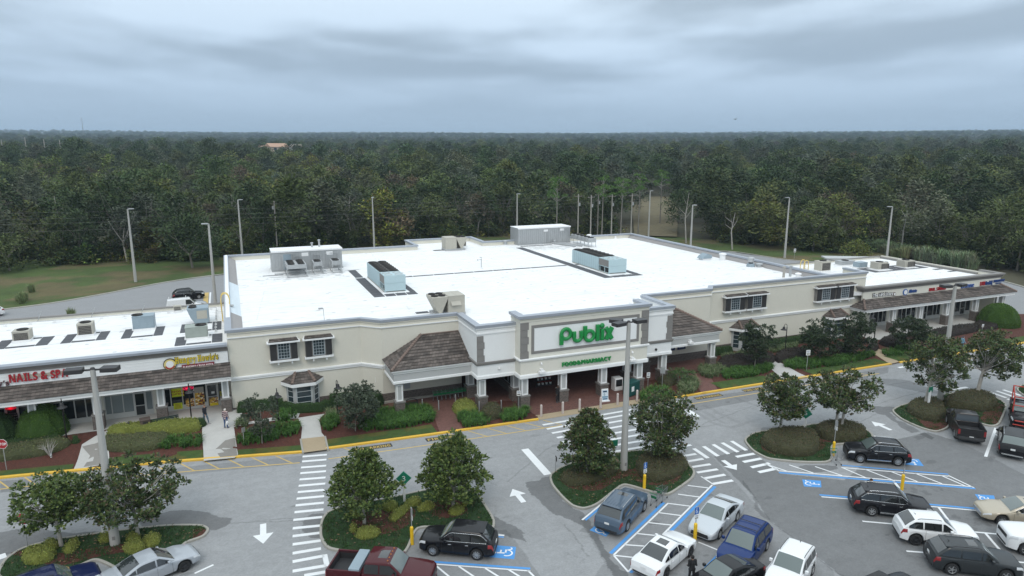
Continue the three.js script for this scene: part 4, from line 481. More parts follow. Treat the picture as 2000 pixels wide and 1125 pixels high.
// ---------------- shop rows at both ends
function shopRow(name,label,o) {
const { x0,x1,zw,y,ye,zs,gy }=o,b=thing(name,label,'shop row',[(x0 + x1) / 2,gy,zw]);const zf=o.ze;// wall plane, sign wall bottom, eave
const li=o.siding;wpart(b,'sign_wall',molding([[x0,zw],[x1,zw]].concat(o.endReturn?[[x1,zw - 3]] : []),slab(-0.25,0,ye + 0.6,y - 0.2)),o.wallMat);
if (o.siding) { const L=[];for (let k=0;k<5;k++) L.push(bx(x0,x1,y - 0.72 - 0.24*k - 0.012,y - 0.72 - 0.24*k,zw,zw + 0.02));wpart(b,'lap_siding',L,o.wallMat);}
const capLine=(o.leftReturn?[[x0,zw - 1.2]] : []).concat([[x0,zw],[x1,zw]],o.endReturn?[[x1,zw - 3]] : []);
wpart(b,'cornice',molding(capLine,[[0,y - 0.68],[0.06,y - 0.66],[0.1,y - 0.5],[0.28,y - 0.26],[0.3,y - 0.201],[0,y - 0.201]]),M.grey);wpart(b,'coping',molding(capLine,slab(-0.35,0.38,y - 0.2,y)),o.copMat);
wpart(b,'roof',[sheet(o.roof,y - 0.72,{ hfun: ()=>0,step: 200,skirt: 0.4 })],M.roofWhite,'white membrane roof of the shop row');wpart(b,'rear_parapet',molding(o.rear,slab(-0.25,0.05,-0.4,y - 0.45)),M.tan);wpart(b,'rear_coping',molding(o.rear,slab(-0.35,0.1,y - 0.45,y - 0.33)),M.grey);
// shingle skirt and eave
const A=[o.sx0,ye,zf],B=[o.sx1,ye,zf],C=[o.hipR?x1 : o.sx1,ye + 0.98,zw + 0.03],D=[o.hipL?x0 + 0.1 : o.sx0,ye + 0.98,zw + 0.03];courses(b,A,B,C,D,5);if (o.hipL) { const E=[o.sx0,ye,zw - 0.9];courses(b,E,A,D,D,5);hipCap(b,A,D);} if (o.hipR) { const E=[o.sx1,ye,zw - 0.9];courses(b,B,E,C,C,5);hipCap(b,B,C);}
const el=(o.hipL?[[o.sx0 + 0.15,zw - 0.9]] : []).concat([[o.sx0 + (o.hipL?0.15 : 0),zf - 0.15],[o.sx1 - (o.hipR?0.15 : 0),zf - 0.15]],o.hipR?[[o.sx1 - 0.15,zw - 0.9]] : []);wpart(b,'eave',molding(el,[[-0.25,ye - 0.42],[0.02,ye - 0.42],[0.02,ye - 0.2],[0.09,ye - 0.17],[0.12,ye - 0.02],[0.17,ye],[-0.25,ye]]),M.white);wpart(b,'soffit',bx(x0,x1,ye - 0.42,ye - 0.36,zs - 0.2,zf - 0.4),M.white);if (o.endReturn) wpart(b,'end_wall',bx(x1 - 0.3,x1,gy - 0.4,y - 0.3,o.rear[0][1] - 0,zw - 0.3),M.tan);
// storefront
wpart(b,'shop_wall',bx(x0,x1,gy - 0.3,ye - 0.42,zs - 0.6,zs - 0.3),M.charcoal);const bh=0.6;const solid=[];
const px=(u,v=o.py)=>zp(u,v,zs)[0];let cur=x0;const T=ye - 0.42;
for (const s of o.shops) { const a=px(s.a),c=px(s.b);if (a>cur + 0.05) solid.push(bx(cur,a,gy - 0.3,T,zs - 0.3,zs + 0.02));cur=c;const f=new THREE.Group();f.name='shopfront';b.add(f);const fr=[],edges=s.e.map((v)=>px(v)),dr=s.door;const g0=gy + bh;
for (let i=0;i<edges.length - 1;i++) { const p=edges[i],q=edges[i + 1],isD=dr.includes(i);if (isD) { wpart(f,'door',bx(p + 0.06,q - 0.06,gy + 0.1,gy + 2.2,zs - 0.06,zs - 0.04),M.darkGlass);for (const e of [p + 0.06,q - 0.06]) fr.push(cbx(0.12,2.2,0.1,e,gy + 1.1,zs - 0.02));fr.push(cbx(q - p,0.1,0.09,(p + q) / 2,gy + 2.2,zs - 0.02),cbx(q - p - 0.2,0.13,0.08,(p + q) / 2,gy + 0.12,zs - 0.02),cbx(q - p - 0.2,0.05,0.07,(p + q) / 2,gy + 1.05,zs - 0.01));wpart(f,'pane',quad([p,gy + 2.26,zs - 0.05],[q,gy + 2.26,zs - 0.05],[q,T,zs - 0.05],[p,T,zs - 0.05]),M.darkGlass);} else { wpart(f,'pane',quad([p,g0,zs - 0.05],[q,g0,zs - 0.05],[q,T,zs - 0.05],[p,T,zs - 0.05]),s.glass||M.darkGlass);fr.push(bx(p,q,gy - 0.3,g0,zs - 0.2,zs + 0.015));if (q - p<1.0) fr.push(cbx(q - p,0.06,0.08,(p + q) / 2,gy + 2.25,zs - 0.02));} }
for (const e of edges) fr.push(cbx(0.075,T - gy,0.1,e,(T + gy) / 2,zs - 0.015));fr.push(bx(edges[0],edges[edges.length - 1],T - 0.06,T,zs - 0.08,zs + 0.02));const bulk=fr.filter((g)=>false);wpart(f,'frame',fr,o.frameMat);}
if (cur<x1) solid.push(bx(cur,x1,gy - 0.3,T,zs - 0.3,zs + 0.02));wpart(b,'pier',solid,M.tan);
for (const c of o.cols) column(b,c,o.zc,gy,ye - 0.42,0.58);return b;
}
const blind=plain([0.20,0.23,0.235],0.25),frameT=grainy([0.50,0.50,0.48],0.05,16,0.6,3,63);
const rowL=shopRow('shop_row','low white shop row at the left with a shingle skirt roof',{ x0: -62,x1: -0.99,zw: -62.95,y: 7.2,ye: 4.5,ze: -61.75,zs: -65.0,zc: -63.2,gy: 0.75,sx0: -62,sx1: -0.86,wallMat: M.white,copMat: M.coping,siding: true,py: 790,frameMat: frameT,
roof: [[-62,-63.2],[-1.0,-63.2],[-1.0,-82.2],[-62,-82.2]],rear: [[-1,-82.3],[-62,-82.3]],cols: [64,191,317].map((p)=>zp(p,800,-63.2)[0]).concat([-1.45,-20.6,-25.5]),
shops: [{ a: -12,b: 54,e: [-12,8,34,54],door: [1] },{ a: 81,b: 180,e: [81,97,122,145,167,180],door: [1] },{ a: 205,b: 299,e: [205,218,241,262,286,299],door: [3],glass: blind },{ a: 322,b: 440,e: [322,335,358,381,405,428,440],door: [4] }] });
const rowR=shopRow('shop_row','low cream shop row at the right with a shingle skirt roof and five signs',{ x0: 74.7,x1: 101.6,zw: -61.95,y: 6.5,ye: 3.86,ze: -60.45,zs: -64.5,zc: -61.45,gy: 0.02,sx0: 73.5,sx1: 103.2,hipL: true,hipR: true,leftReturn: true,endReturn: true,wallMat: M.stone,copMat: M.grey,py: 620,frameMat: frameT,
roof: [[70.2,-63.2],[74.8,-62.2],[101.3,-62.2],[100.9,-81.4],[70.2,-81.4]],rear: [[100.9,-81.5],[70.2,-81.5]],cols: [1742,1794,1845,1901,1951].map((p)=>zp(p,625,-61.45)[0]),
shops: [{ a: 1698,b: 1730,e: [1698,1706,1715,1723,1731],door: [0] },{ a: 1752,b: 1786,e: [1752,1760,1768,1778,1786],door: [2] },{ a: 1802,b: 1834,e: [1802,1809,1820,1827,1834],door: [0] },{ a: 1854,b: 1891,e: [1854,1863,1872,1882,1891],door: [2] },{ a: 1908,b: 1942,e: [1908,1915,1926,1934,1942],door: [0] }] });
{ // roof edge at the far end of the right row
wpart(rowR,'side_parapet',[bx(100.9,101.3,5.0,6.05,-81.5,-65)],M.grey);}
// ---------------- shop signs
{
const zl=-62.93,LX=(x)=>zp(x,735,zl)[0],LY=(x,y)=>zp(x,y,zl)[1];
const s1=letters('letter_sign','red capital letters reading NAILS & SPA on the left shop row','NAILS & SPA',LX(17.5),LX(133.5),LY(17.5,748) + 0.03,zl,0.66,M.red,{ depth: 0.14 });
part(s1,'raceway',cbx(LX(125) - LX(22),0.26,0.06,(LX(125) - LX(22)) / 2 + 0.2,0.36,0.02),grainy([0.40,0.36,0.30],0.1,16,0.8,1,64));
letters('letter_sign','small dark letters cut off by the left edge before the red shop sign',"ry's",LX(-16),LX(16),LY(0,754),zl,0.42,plain([0.09,0.03,0.035],0.5),{ depth: 0.1,font: fontS });
const hx0=LX(345),hx1=LX(429),hy=LY(345,710);const yl=plain([0.72,0.55,0.015],0.4);
const s2=letters('letter_sign',"yellow serif letters with a dark edge reading Hungry Howie's over the pizza shop","Hungry Howie's",hx0,hx1,hy + 0.02,zl + 0.05,0.52,yl,{ depth: 0.1,font: fontS });
{ const f=letters('letter_group',null,"Hungry Howie's",hx0 - 0.05,hx1 + 0.05,hy - 0.03,zl - 0.02,0.60,plain([0.05,0.045,0.02],0.6),{ depth: 0.06,font: fontS,cat: null });moveParts(f,s2,'letter_edge');}
const bx0=LX(357),bx1=LX(421),by=LY(357,720);const bar=thing('sign_plaque','maroon bar reading FLAVORED CRUST PIZZA below the yellow letters','sign',[bx0,by,zl]);const c=document.createElement('canvas');c.width=512;c.height=64;const k=c.getContext('2d');k.fillStyle='#7c2433';k.fillRect(0,0,512,64);k.fillStyle='#f2efe9';k.font='bold 46px sans-serif';k.textAlign='center';k.textBaseline='middle';k.save();k.translate(256,34);k.scale(490 / k.measureText('FLAVORED CRUST PIZZA').width,1);k.fillText('FLAVORED CRUST PIZZA',0,0);k.restore();const tx=new THREE.CanvasTexture(c);tx.colorSpace=THREE.SRGBColorSpace;const bw=bx1 - bx0;part(bar,'panel',rbx(bw,0.36,0.1,0.03,bw / 2,0.16,0.05),plain([0.2,0.02,0.035],0.5));part(bar,'print',quad([0.03,0,0.105],[bw - 0.03,0,0.105],[bw - 0.03,0.32,0.105],[0.03,0.32,0.105]),new THREE.MeshStandardMaterial({ map: tx,roughness: 0.5 }));
const mc=[LX(334.5),LY(334.5,711)],md=thing('sign_medallion','round cream and yellow medallion left of the yellow letters','sign',[mc[0],mc[1],zl]);part(md,'rim',new THREE.CylinderGeometry(0.52,0.52,0.12,28).rotateX(Math.PI / 2).translate(0,0,0.06),plain([0.03,0.025,0.02],0.5));part(md,'disc',new THREE.CylinderGeometry(0.46,0.46,0.05,28).rotateX(Math.PI / 2).translate(0,0,0.12),plain([0.66,0.55,0.22],0.5));part(md,'centre',new THREE.CylinderGeometry(0.3,0.3,0.03,24).rotateX(Math.PI / 2).translate(0,0.03,0.15),M.signWhite);part(md,'arc',new THREE.TorusGeometry(0.36,0.06,6,16,Math.PI*0.8).rotateZ(Math.PI*1.1).translate(0,0,0.15),M.red);
// right row
const zr=-61.93,RX=(x)=>zp(x,575,zr)[0],RY=(x,y)=>zp(x,y,zr)[1],blk=plain([0.02,0.02,0.022],0.5),blu=plain([0.02,0.06,0.22],0.5);
const ups=letters('letter_sign','black and white letters reading The UPS Store at the near end of the right row','The UPS Store',RX(1703.5),RX(1743),RY(1703,581),zr,0.52,blk,{ depth: 0.08 });{ const f=letters('letter_group',null,'The UPS Store',RX(1704),RX(1743),RY(1703,581) + 0.05,zr + 0.09,0.40,M.signWhite,{ depth: 0.02,cat: null });moveParts(f,ups,'letter_face');}
const disc=(px,py,r,m,label)=>{ const t=thing('sign_emblem',label,'sign',[RX(px),RY(px,py),zr]);part(t,'rim',new THREE.CylinderGeometry(r,r,0.1,24).rotateX(Math.PI / 2).translate(0,0,0.05),m);part(t,'face',new THREE.CylinderGeometry(r*0.72,r*0.72,0.04,24).rotateX(Math.PI / 2).translate(0,0,0.1),M.signWhite);return t;};
disc(1746,574,0.24,plain([0.09,0.04,0.03],0.5),'small brown shield beside the black and white letters');disc(1767,570.5,0.42,plain([0.05,0.14,0.40],0.5),'blue round emblem left of the small blue letters');
letters('letter_sign','small blue letters right of the round blue emblem','Allstate',RX(1774),RX(1789),RY(1774,572),zr,0.42,plain([0.02,0.07,0.25],0.5),{ depth: 0.1 });letters('letter_sign','red capital letters in the middle of the right row','NAIL. STUDIO',RX(1813),RX(1845),RY(1813,569),zr,0.44,M.red,{ depth: 0.1 });
letters('letter_sign','blue letters reading Beltone behind the right lamp pole','Beltone',RX(1875),RX(1899),RY(1875,563),zr,0.58,plain([0.03,0.10,0.36],0.5),{ depth: 0.1,font: fontR });letters('letter_sign','red letters at the start of the farthest shop sign','LMI',RX(1911),RX(1920),RY(1911,558),zr,0.55,M.red,{ depth: 0.1 });letters('letter_sign','dark blue letters reading Health on the farthest shop sign','Health|',RX(1921),RX(1934),RY(1921,557),zr,0.55,blu,{ depth: 0.1 });letters('letter_sign','small dark blue capitals at the far right end of the right row','DERMATOLOGY',RX(1936.5),RX(1957),RY(1936,552),zr,0.36,blu,{ depth: 0.1 });letters('letter_sign','tiny grey blue line under the farthest dark blue capitals','CENTER',RX(1941),RX(1952),RY(1941,555),zr,0.16,blu,{ depth: 0.06 });
// posters and neon in the pizza shop window, door lettering
const poster=(x0,y0,x1,y1,draw,label)=>{ const z=-64.98,a=zp(x0,y1,z),b=zp(x1,y0,z),cc=document.createElement('canvas');cc.width=128;cc.height=192;const q=cc.getContext('2d');draw(q,128,192);const t=new THREE.CanvasTexture(cc);t.colorSpace=THREE.SRGBColorSpace;const p=thing('window_poster',label,'poster',[a[0],a[1],z]);const w=b[0] - a[0],h=b[1] - a[1];part(p,'print',quad([0,0,0.012],[w,0,0.012],[w,h,0.012],[0,h,0.012]),new THREE.MeshStandardMaterial({ map: t,roughness: 0.5 }));part(p,'sheet',cbx(w,h,0.008,w / 2,h / 2,0.004),M.signWhite);};
poster(336,757,358,776,(q,w,h)=>{ q.fillStyle='#c3cf1f';q.fillRect(0,0,w,h);q.fillStyle='#a02018';q.font='bold 52px sans-serif';q.textAlign='center';q.fillText('NOW',w / 2,90);q.fillText('OPEN',w / 2,150);},'yellow-green poster reading NOW OPEN in red');poster(340,786,356,800,(q,w,h)=>{ q.fillStyle='#c9d424';q.fillRect(0,0,w,h);q.fillStyle='#8c4a20';for (let i=0;i<4;i++) q.fillRect(20,30 + i*40,w - 40,16);},'small yellow-green notice low in the pizza shop window');
const food=(q,w,h)=>{ q.fillStyle='#caa03a';q.fillRect(0,0,w,h);reseed(4);for (let i=0;i<60;i++) { q.fillStyle=['#7a2a16','#d8b03c','#8c4a1c','#efe3c4','#59331c'][Math.floor(rnd()*5)];q.beginPath();q.ellipse(rnd()*w,rnd()*h,6 + rnd()*16,4 + rnd()*8,0,0,7);q.fill();} };poster(382.5,755,397,792,(q,w,h)=>{ food(q,w,h);q.fillStyle='#9b9a8e';q.fillRect(0,0,w,60);},'tall poster of food in the pizza shop window');poster(364,777,379,795,food,'square poster of food in the pizza shop window');poster(410,775,426,793,(q,w,h)=>{ food(q,w,h);q.fillStyle='#e0c81c';q.fillRect(8,h*0.68,w - 16,h*0.3);},'food poster on the pizza shop door');poster(413,764,419,769,(q,w,h)=>{ q.fillStyle='#d8d8d6';q.fillRect(0,0,w,h);},'small white notice on the pizza shop door');poster(430,763,438,776,(q,w,h)=>{ q.fillStyle='#9a961c';q.fillRect(0,0,w,h);q.fillStyle='#3b3a20';q.fillRect(16,70,w - 32,30);},'yellow notice in the sidelight of the pizza shop');
const dl=(q,w,h)=>{ q.fillStyle='#101012';q.fillRect(0,0,w,h);q.fillStyle='#b9a9a8';q.font='bold 30px sans-serif';q.fillText('NAILS & SPA',6,60,w - 12);q.fillStyle='#c4c4c4';q.fillText('OPEN 9-7',6,110,w - 12);q.fillRect(10,135,w - 20,8);q.fillRect(10,160,w - 20,8);};poster(11,806,34,828,dl,'white lettering on the leftmost shop door');poster(101,798,120.5,822,dl,'white lettering on the second shop door');
const neon=(x,y,w,col,label)=>{ const q=zp(x,y,-64.95),t=thing('neon_sign',label,'neon sign',[q[0],q[1],-64.92]);part(t,'tube',[new THREE.TorusGeometry(w,0.03,6,24).scale(1,0.35,1),rod([-w*0.6,0,0],[w*0.6,0,0],0.03)],new THREE.MeshStandardMaterial({ color: LIN(...col),emissive: LIN(...col),emissiveIntensity: 0.45 }));part(t,'board',cbx(w*2,w*0.7,0.02,0,0,-0.03),plain([0.25,0.02,0.06],0.5));const l=new THREE.PointLight(LIN(...col),0.15);l.position.set(0,0,0.12);l.castShadow=true;t.add(l);};
neon(367.5,758,0.42,[0.9,0.03,0.15],'pink-red neon sign glowing in the pizza shop window');neon(21,797,0.36,[0.7,0.02,0.04],'red neon sign above the leftmost shop door');
}
// ================================================================ ROOFTOP EQUIPMENT (each unit a thing standing on a roof)
const RL=6.48,RR=5.78;
function pads(prefixLabel,list,y) { const t=thing('walkway_pads',prefixLabel,'roof pads',[list[0][0],y,list[0][2]]);for (const [x0,x1,z0,z1] of list) wpart(t,'pad',bx(x0,x1,y + 0.004,y + 0.03,z0,z1),M.pad);return t;}
const fanTop=(x,y,z,r)=>[new THREE.TorusGeometry(r,0.045,6,20).rotateX(Math.PI / 2).translate(x,y + 0.05,z),cyl(r*0.97,r*0.97,0.05,x,y,z,20)];
const fanBlades=(x,y,z,r)=>{ const l=[cyl(r*0.22,r*0.22,0.03,x,y + 0.06,z,10)];for (let i=0;i<5;i++) l.push(cbx(r*0.75,0.012,r*0.28,r*0.5,0,0).rotateX(0.4).rotateY(i*1.2566).translate(x,y + 0.07,z));for (let i=1;i<4;i++) l.push(new THREE.TorusGeometry(r*i / 4,0.008,4,18).rotateX(Math.PI / 2).translate(x,y + 0.1,z));return l;};
function fan(p,x,y,z,r) { part(p,'fan_well',fanTop(x,y,z,r),M.fan);part(p,'fan_guard',fanBlades(x,y,z,r),M.grille);}
function machineHouse(x0,x1,zf,zb,h,label,lid) {
const t=thing('machine_house',label,'machine house',[(x0 + x1) / 2,ROOF,zf]),w=x1 - x0,d=zf - zb;const n=Math.round(w / 0.38);
for (let i=0;i<n;i++) { const a=-w / 2 + i / n*w;part(t,'panel',cbx(w / n - 0.03,h - 0.42,0.08,a + w / n / 2,0.2 + (h - 0.4) / 2,R(-0.012,0.012)),M.galv);}
const m=Math.round(d / 0.4);for (let i=0;i<m;i++) part(t,'panel',cbx(0.08,h - 0.42,d / m - 0.03,-w / 2 + R(-0.01,0.01),0.2 + (h - 0.4) / 2,-(i + 0.5) / m*d),M.galv);
part(t,'shell',cbx(w - 0.06,h - 0.05,d - 0.06,0,h / 2 - 0.02,-d / 2 - 0.03),M.galv);part(t,'roof',[cbx(w + 0.16,0.07,d + 0.2,0,h + 0.04,-d / 2),cbx(w + 0.16,0.16,0.04,0,h - 0.06,0.1)],M.signWhite);part(t,'base_frame',[cbx(w + 0.1,0.18,0.2,0,0.09,0.02),cbx(0.2,0.18,d - 0.3,-w / 2,0.09,-d / 2)],M.galv);return t;
}
{
const a=machineHouse(5.0,14.3,-96.6,-100.1,2.75,'long galvanised machine house at the rear left of the white roof');
for (const x of [-0.75,2.55]) part(a,'notice',cbx(0.9,0.5,0.02,x + 0.4,2.2,0.06),M.signWhite);for (const [x,h] of [[0.9,0.55],[1.9,0.9]]) part(a,'vent_pipe',[cyl(0.13,0.13,h,x,2.78,-2.4),cyl(0.2,0.2,0.15,x,2.78 + h,-2.4)],M.galv);part(a,'door',cbx(1.0,2.1,0.03,-2.7,1.3,0.055),M.unitSlate);
const pipes=[];for (const x of [-1.9,-1.4,-1.15,1.3,1.6,2.5,4.0]) { const h=R(1.9,2.4);pipes.push(rod([x,0.1,0.2],[x,h,0.2],0.035),rod([x,h,0.2],[x - R(0.3,1.2),h,0.2],0.035));} pipes.push(rod([-2.6,0.3,1.2],[4.6,0.3,1.2],0.06),rod([-4.6,0.22,2.9],[2,0.22,2.6],0.09),rod([1.5,0.2,4.6],[6.3,0.2,3.4],0.035),rod([-3.2,0.25,5.2],[1.2,0.25,5.2],0.035));part(a,'pipework',pipes,M.galv);
// condenser racks in front
const rack=(x,z,w,d,nx,nz,label)=>{ const t=thing('condenser',label,'condenser',[x,ROOF,z]),y=1.0,h=0.55;part(t,'casing',cbx(w,h,d,0,y + h / 2,-d / 2),M.galv);const fr=[];for (const sx of [-1,1]) for (const sz of [0.05,d - 0.05]) fr.push(rod([sx*(w / 2 - 0.05),0,-sz],[sx*(w / 2 - 0.05),y,-sz],0.05,4));for (const sx of [-1,1]) fr.push(rod([sx*w / 2,0.12,0.9],[sx*w / 2,0.12,-d],0.06,4),rod([sx*w / 2,y,0],[sx*w / 2,0.12,0.9],0.04,4));fr.push(rod([-w / 2,0.12,0.9],[w / 2,0.12,0.9],0.05,4));part(t,'stand',fr,M.galv);const r=Math.min(w / nx,d / nz)*0.42;for (let i=0;i<nx;i++) for (let j=0;j<nz;j++) fan(t,-w / 2 + (i + 0.5)*w / nx,y + h,-(j + 0.5)*d / nz,r);return t;};
rack(7.75,-92.2,2.5,4.0,2,4,'eight-fan condenser on a steel stand before the left machine house');rack(10.6,-93.4,1.2,2.0,1,2,'two-fan condenser left of its twin before the machine house');rack(13.0,-93.4,1.2,2.0,1,2,'two-fan condenser right of its twin before the machine house');
const b=machineHouse(45.9,55.9,-107.7,-111.2,2.9,'long galvanised machine house at the rear right of the white roof');part(b,'notice',cbx(0.8,0.36,0.03,0.2,2.35,0.06),M.signWhite);part(b,'notice',cbx(0.8,0.4,0.03,3.4,2.4,0.06),M.signWhite);part(b,'pipework',[rod([0.5,0.1,0.15],[0.5,2.2,0.15],0.045),rod([3.9,1.9,0.15],[3.9,2.3,0.15],0.03),rod([4.8,1.0,0.2],[4.8,2.5,0.2],0.04),rod([3.5,2.5,0.2],[4.8,2.4,0.2],0.035),rod([1.2,0.2,0.5],[3.2,0.2,5.6],0.16),rod([2.4,0.2,0.5],[4.4,0.2,5.6],0.16),rod([-0.5,0.3,6],[4.5,0.3,6],0.03)],M.galv);
const rk=thing('condenser','row of five raised fans on thin legs beside the right machine house','condenser',[56.6,ROOF,-106.8]);for (let i=0;i<5;i++) { const z=i*1.35;part(rk,'casing',cbx(1.5,0.75,1.1,0,1.2,z),M.galv);part(rk,'leg',[rod([-0.7,0,z + 0.5],[-0.7,0.9,z + 0.5],0.04,4),rod([0.7,0,z + 0.5],[0.7,0.9,z + 0.5],0.04,4)],M.galv);fan(rk,0,1.58,z,0.5);}
// the two long blue chillers
const chiller=(x0,x1,zf,L,h,label)=>{ const t=thing('chiller',label,'chiller',[(x0 + x1) / 2,ROOF,zf]),w=x1 - x0;part(t,'casing',[cbx(w,h - 0.12,L - 2.8,0,h / 2 + 0.03,-L / 2 - 1.4),cbx(w,(h - 0.1)*0.5 - 0.015,0.12,0,0.12 + (h - 0.1)*0.25,-0.06),cbx(w,(h - 0.1)*0.5 - 0.015,0.12,0,0.12 + (h - 0.1)*0.75,-0.06),cbx(w - 0.1,0.1,2.7,0,h - 0.06,-1.42),cbx(0.1,h - 0.2,2.7,w / 2 - 0.06,h / 2,-1.42)],M.unitBlue);part(t,'coil',[cbx(0.08,h*0.48,2.6,-w / 2 + 0.06,h*0.7,-1.42)],M.grey);part(t,'bay',[cbx(w - 0.5,h*0.42,2.5,0.1,h*0.26,-1.45)],M.black);part(t,'rail',[cbx(0.08,0.08,2.7,-w / 2 + 0.05,h*0.45,-1.42),cbx(0.08,h*0.4,0.08,-w / 2 + 0.05,h*0.25,-1.2),cbx(0.1,0.12,L,-w / 2 + 0.05,0.06,-L / 2),cbx(0.1,0.12,L,w / 2 - 0.05,0.06,-L / 2)],M.unitBlue);const n=12;for (let i=0;i<n;i++) part(t,'panel_seam',cbx(0.012,h - 0.2,0.03,-w / 2 - 0.006,h / 2,-2.9 - i*(L - 3) / n),M.unitSlate);for (let i=0;i<7;i++) { part(t,'top_grille',cbx(w - 0.16,0.05,(L - 2.9) / 7 - 0.12,0,h + 0.005,-2.9 - (i + 0.5)*(L - 2.9) / 7),M.grille);for (const s of [-1,1]) fan(t,s*w / 4,h + 0.02,-2.9 - (i + 0.5)*(L - 2.9) / 7,w*0.2);} for (let i=0;i<2;i++) for (const s of [-1,1]) part(t,'fan_collar',new THREE.TorusGeometry(w*0.18,0.04,6,18).rotateX(Math.PI / 2).translate(s*w / 4,h,-0.75 - i*1.2),M.galv);part(t,'curb',cbx(w + 0.1,0.1,L - 0.4,0,0.03,-L / 2),M.kerb);return t;};
chiller(16.15,18.65,-77.5,10.6,1.95,'long pale blue chiller left of centre on the white roof');chiller(46.3,49.0,-77.8,10.6,1.9,'long pale blue chiller right of centre on the white roof');
const run=(x0,x1,z0,z1,n,alongX)=>{ const l=[];for (let i=0;i<n;i++) { if (alongX) l.push([lerp(x0,x1,i / n) + 0.06,lerp(x0,x1,(i + 1) / n) - 0.06,z0,z1]);else l.push([x0,x1,lerp(z0,z1,i / n) + 0.06,lerp(z0,z1,(i + 1) / n) - 0.06]);} return l;};
pads('dark walkway pads framing the left blue chiller',[...run(14.5,15.7,-87.6,-75.3,9,false),...run(15.8,19.6,-76.6,-75.3,3,true),...run(18.95,19.6,-82,-76.7,4,false),...run(14.6,15.6,-94.2,-88,5,false)],ROOF);
pads('dark walkway pads framing the right blue chiller',[...run(44.4,45.6,-105.2,-75.5,20,false),...run(45.7,50.2,-76.6,-75.5,4,true),...run(49.3,50.2,-80,-76.7,3,false),...run(45.7,51.7,-106.6,-106,4,true)],ROOF);
pads('thin dark line of pads joining the two blue chillers',[...run(18.9,44.3,-86.5,-86.0,9,true),...run(45.7,46.3,-86.5,-86.0,1,true),...run(3.5,6.2,-94.1,-93.8,1,true)],ROOF);
// big beige packaged unit with four fans and a wedge-shaped coil section
const bigAC=(x,z,turn,label,s=1)=>{ const t=thing('air_conditioner',label,'air conditioner',[x,ROOF,z],turn);const pr=new THREE.Shape();pr.moveTo(-1.65,2.0);pr.lineTo(-0.05,2.0);pr.lineTo(-0.05,1.85);pr.lineTo(-0.75,0.3);pr.lineTo(-0.95,0.3);pr.lineTo(-1.65,1.75);pr.closePath();part(t,'coil_section',uvm(new THREE.ExtrudeGeometry(pr,{ depth: 2.2,bevelEnabled: true,bevelSize: 0.02,bevelThickness: 0.02,bevelSegments: 1 }).translate(0,0,-2.2)),M.unitBeige);part(t,'cabinet',[cbx(1.75,1.7,2.2,0.85,1.15,-1.1),cbx(0.85,0.06,2.26,0.42,2.03,-1.1),cbx(0.85,0.06,2.26,1.29,2.035,-1.1)],M.unitBeige);part(t,'hood',quad([0.25,1.5,0.02],[1.25,1.5,0.02],[1.25,1.15,0.35],[0.25,1.15,0.35]),M.unitBeige);part(t,'hood_side',[quad([0.25,1.5,0.02],[0.25,1.15,0.35],[0.25,1.1,0.02],[0.25,1.3,0.02]),cbx(1.0,0.02,0.34,0.75,1.13,0.18)],M.unitBeige);part(t,'curb',cbx(3.2,0.3,2.1,0.2,0.15,-1.1),M.galv);for (const i of [0,1]) for (const j of [0,1]) fan(t,-1.25 + i*0.75,2.03,-0.6 - j*1.05,0.34);t.scale.setScalar(s);return t;};
bigAC(19.6,-63.6 - 0.1,0,'beige rooftop unit with four fans behind the left hip canopy',1.0);const b2=bigAC(34.2,-108.4,Math.PI,'beige rooftop unit on the raised rear bay of the roof',1.05);
pads('small dark pads beside the beige unit with four fans',[[16.9,18.2,-66.6,-65.9]],ROOF);pads('dark pads under the beige unit on the rear bay',run(30.6,36.2,-107.9,-107.0,4,true),ROOF);
const small=(x,y,z,w,h,d,m,label,o={})=>{ const t=thing('air_conditioner',label,'air conditioner',[x,y,z],o.turn||0);part(t,'casing',[cbx(w,h - 0.14,d,0,0.16 + (h - 0.14) / 2,0),cbx(w + 0.04,0.04,d + 0.04,0,h + 0.04,0)],m);part(t,'curb',cbx(w*1.1,0.2,d*1.1,0,0.07,0),M.signWhite);if (o.grille) part(t,'coil_grille',cbx(w*0.82,h*0.72,0.02,o.gx||0,h*0.52,d / 2 + 0.012),M.grille);if (o.side) part(t,'coil_grille',cbx(0.02,h*0.72,d*0.8,w / 2 + 0.012,h*0.55,0),M.grille);const sl=[];for (let i=0;i<5;i++) sl.push(cbx(w*0.86,0.015,0.02,0,0.3 + i*(h - 0.4) / 5,d / 2 + 0.02));if (o.grille) part(t,'slats',sl,m);if (o.fan!==0) fan(t,o.fx||0,h + 0.06,0,Math.min(w,d)*0.34);if (o.panels) for (let i=0;i<3;i++) part(t,'access_panel',cbx(w*0.29,h*0.66,0.02,(i - 1)*w*0.32,h*0.54,d / 2 + 0.012),m);return t;};
small(36.6,ROOF,-110.2,1.0,0.95,1.0,M.unitBeige,'small condenser right of the beige unit on the rear bay',{ grille: 1 });
// left shop roof
const uL=[small(-18.5,RL,-74.0,1.35,0.95,1.3,M.unitBeige,'leftmost beige unit on the left shop roof',{ grille: 1,fx: 0.05 }),small(-13.4,RL,-74.0,1.3,1.15,1.3,M.unitBeige,'beige unit with a dark coil, second from left on the shop roof',{ grille: 1 }),small(-8.5,RL,-74.4,1.9,1.35,1.4,M.unitSlate,'slate blue unit in the middle of the left shop roof',{ panels: 1,fx: -0.55 }),small(-3.6,RL,-68.9,1.9,1.1,1.4,M.unitGreen,'grey-green unit nearest the sign on the left shop roof',{ panels: 1,fx: 0.4 })];
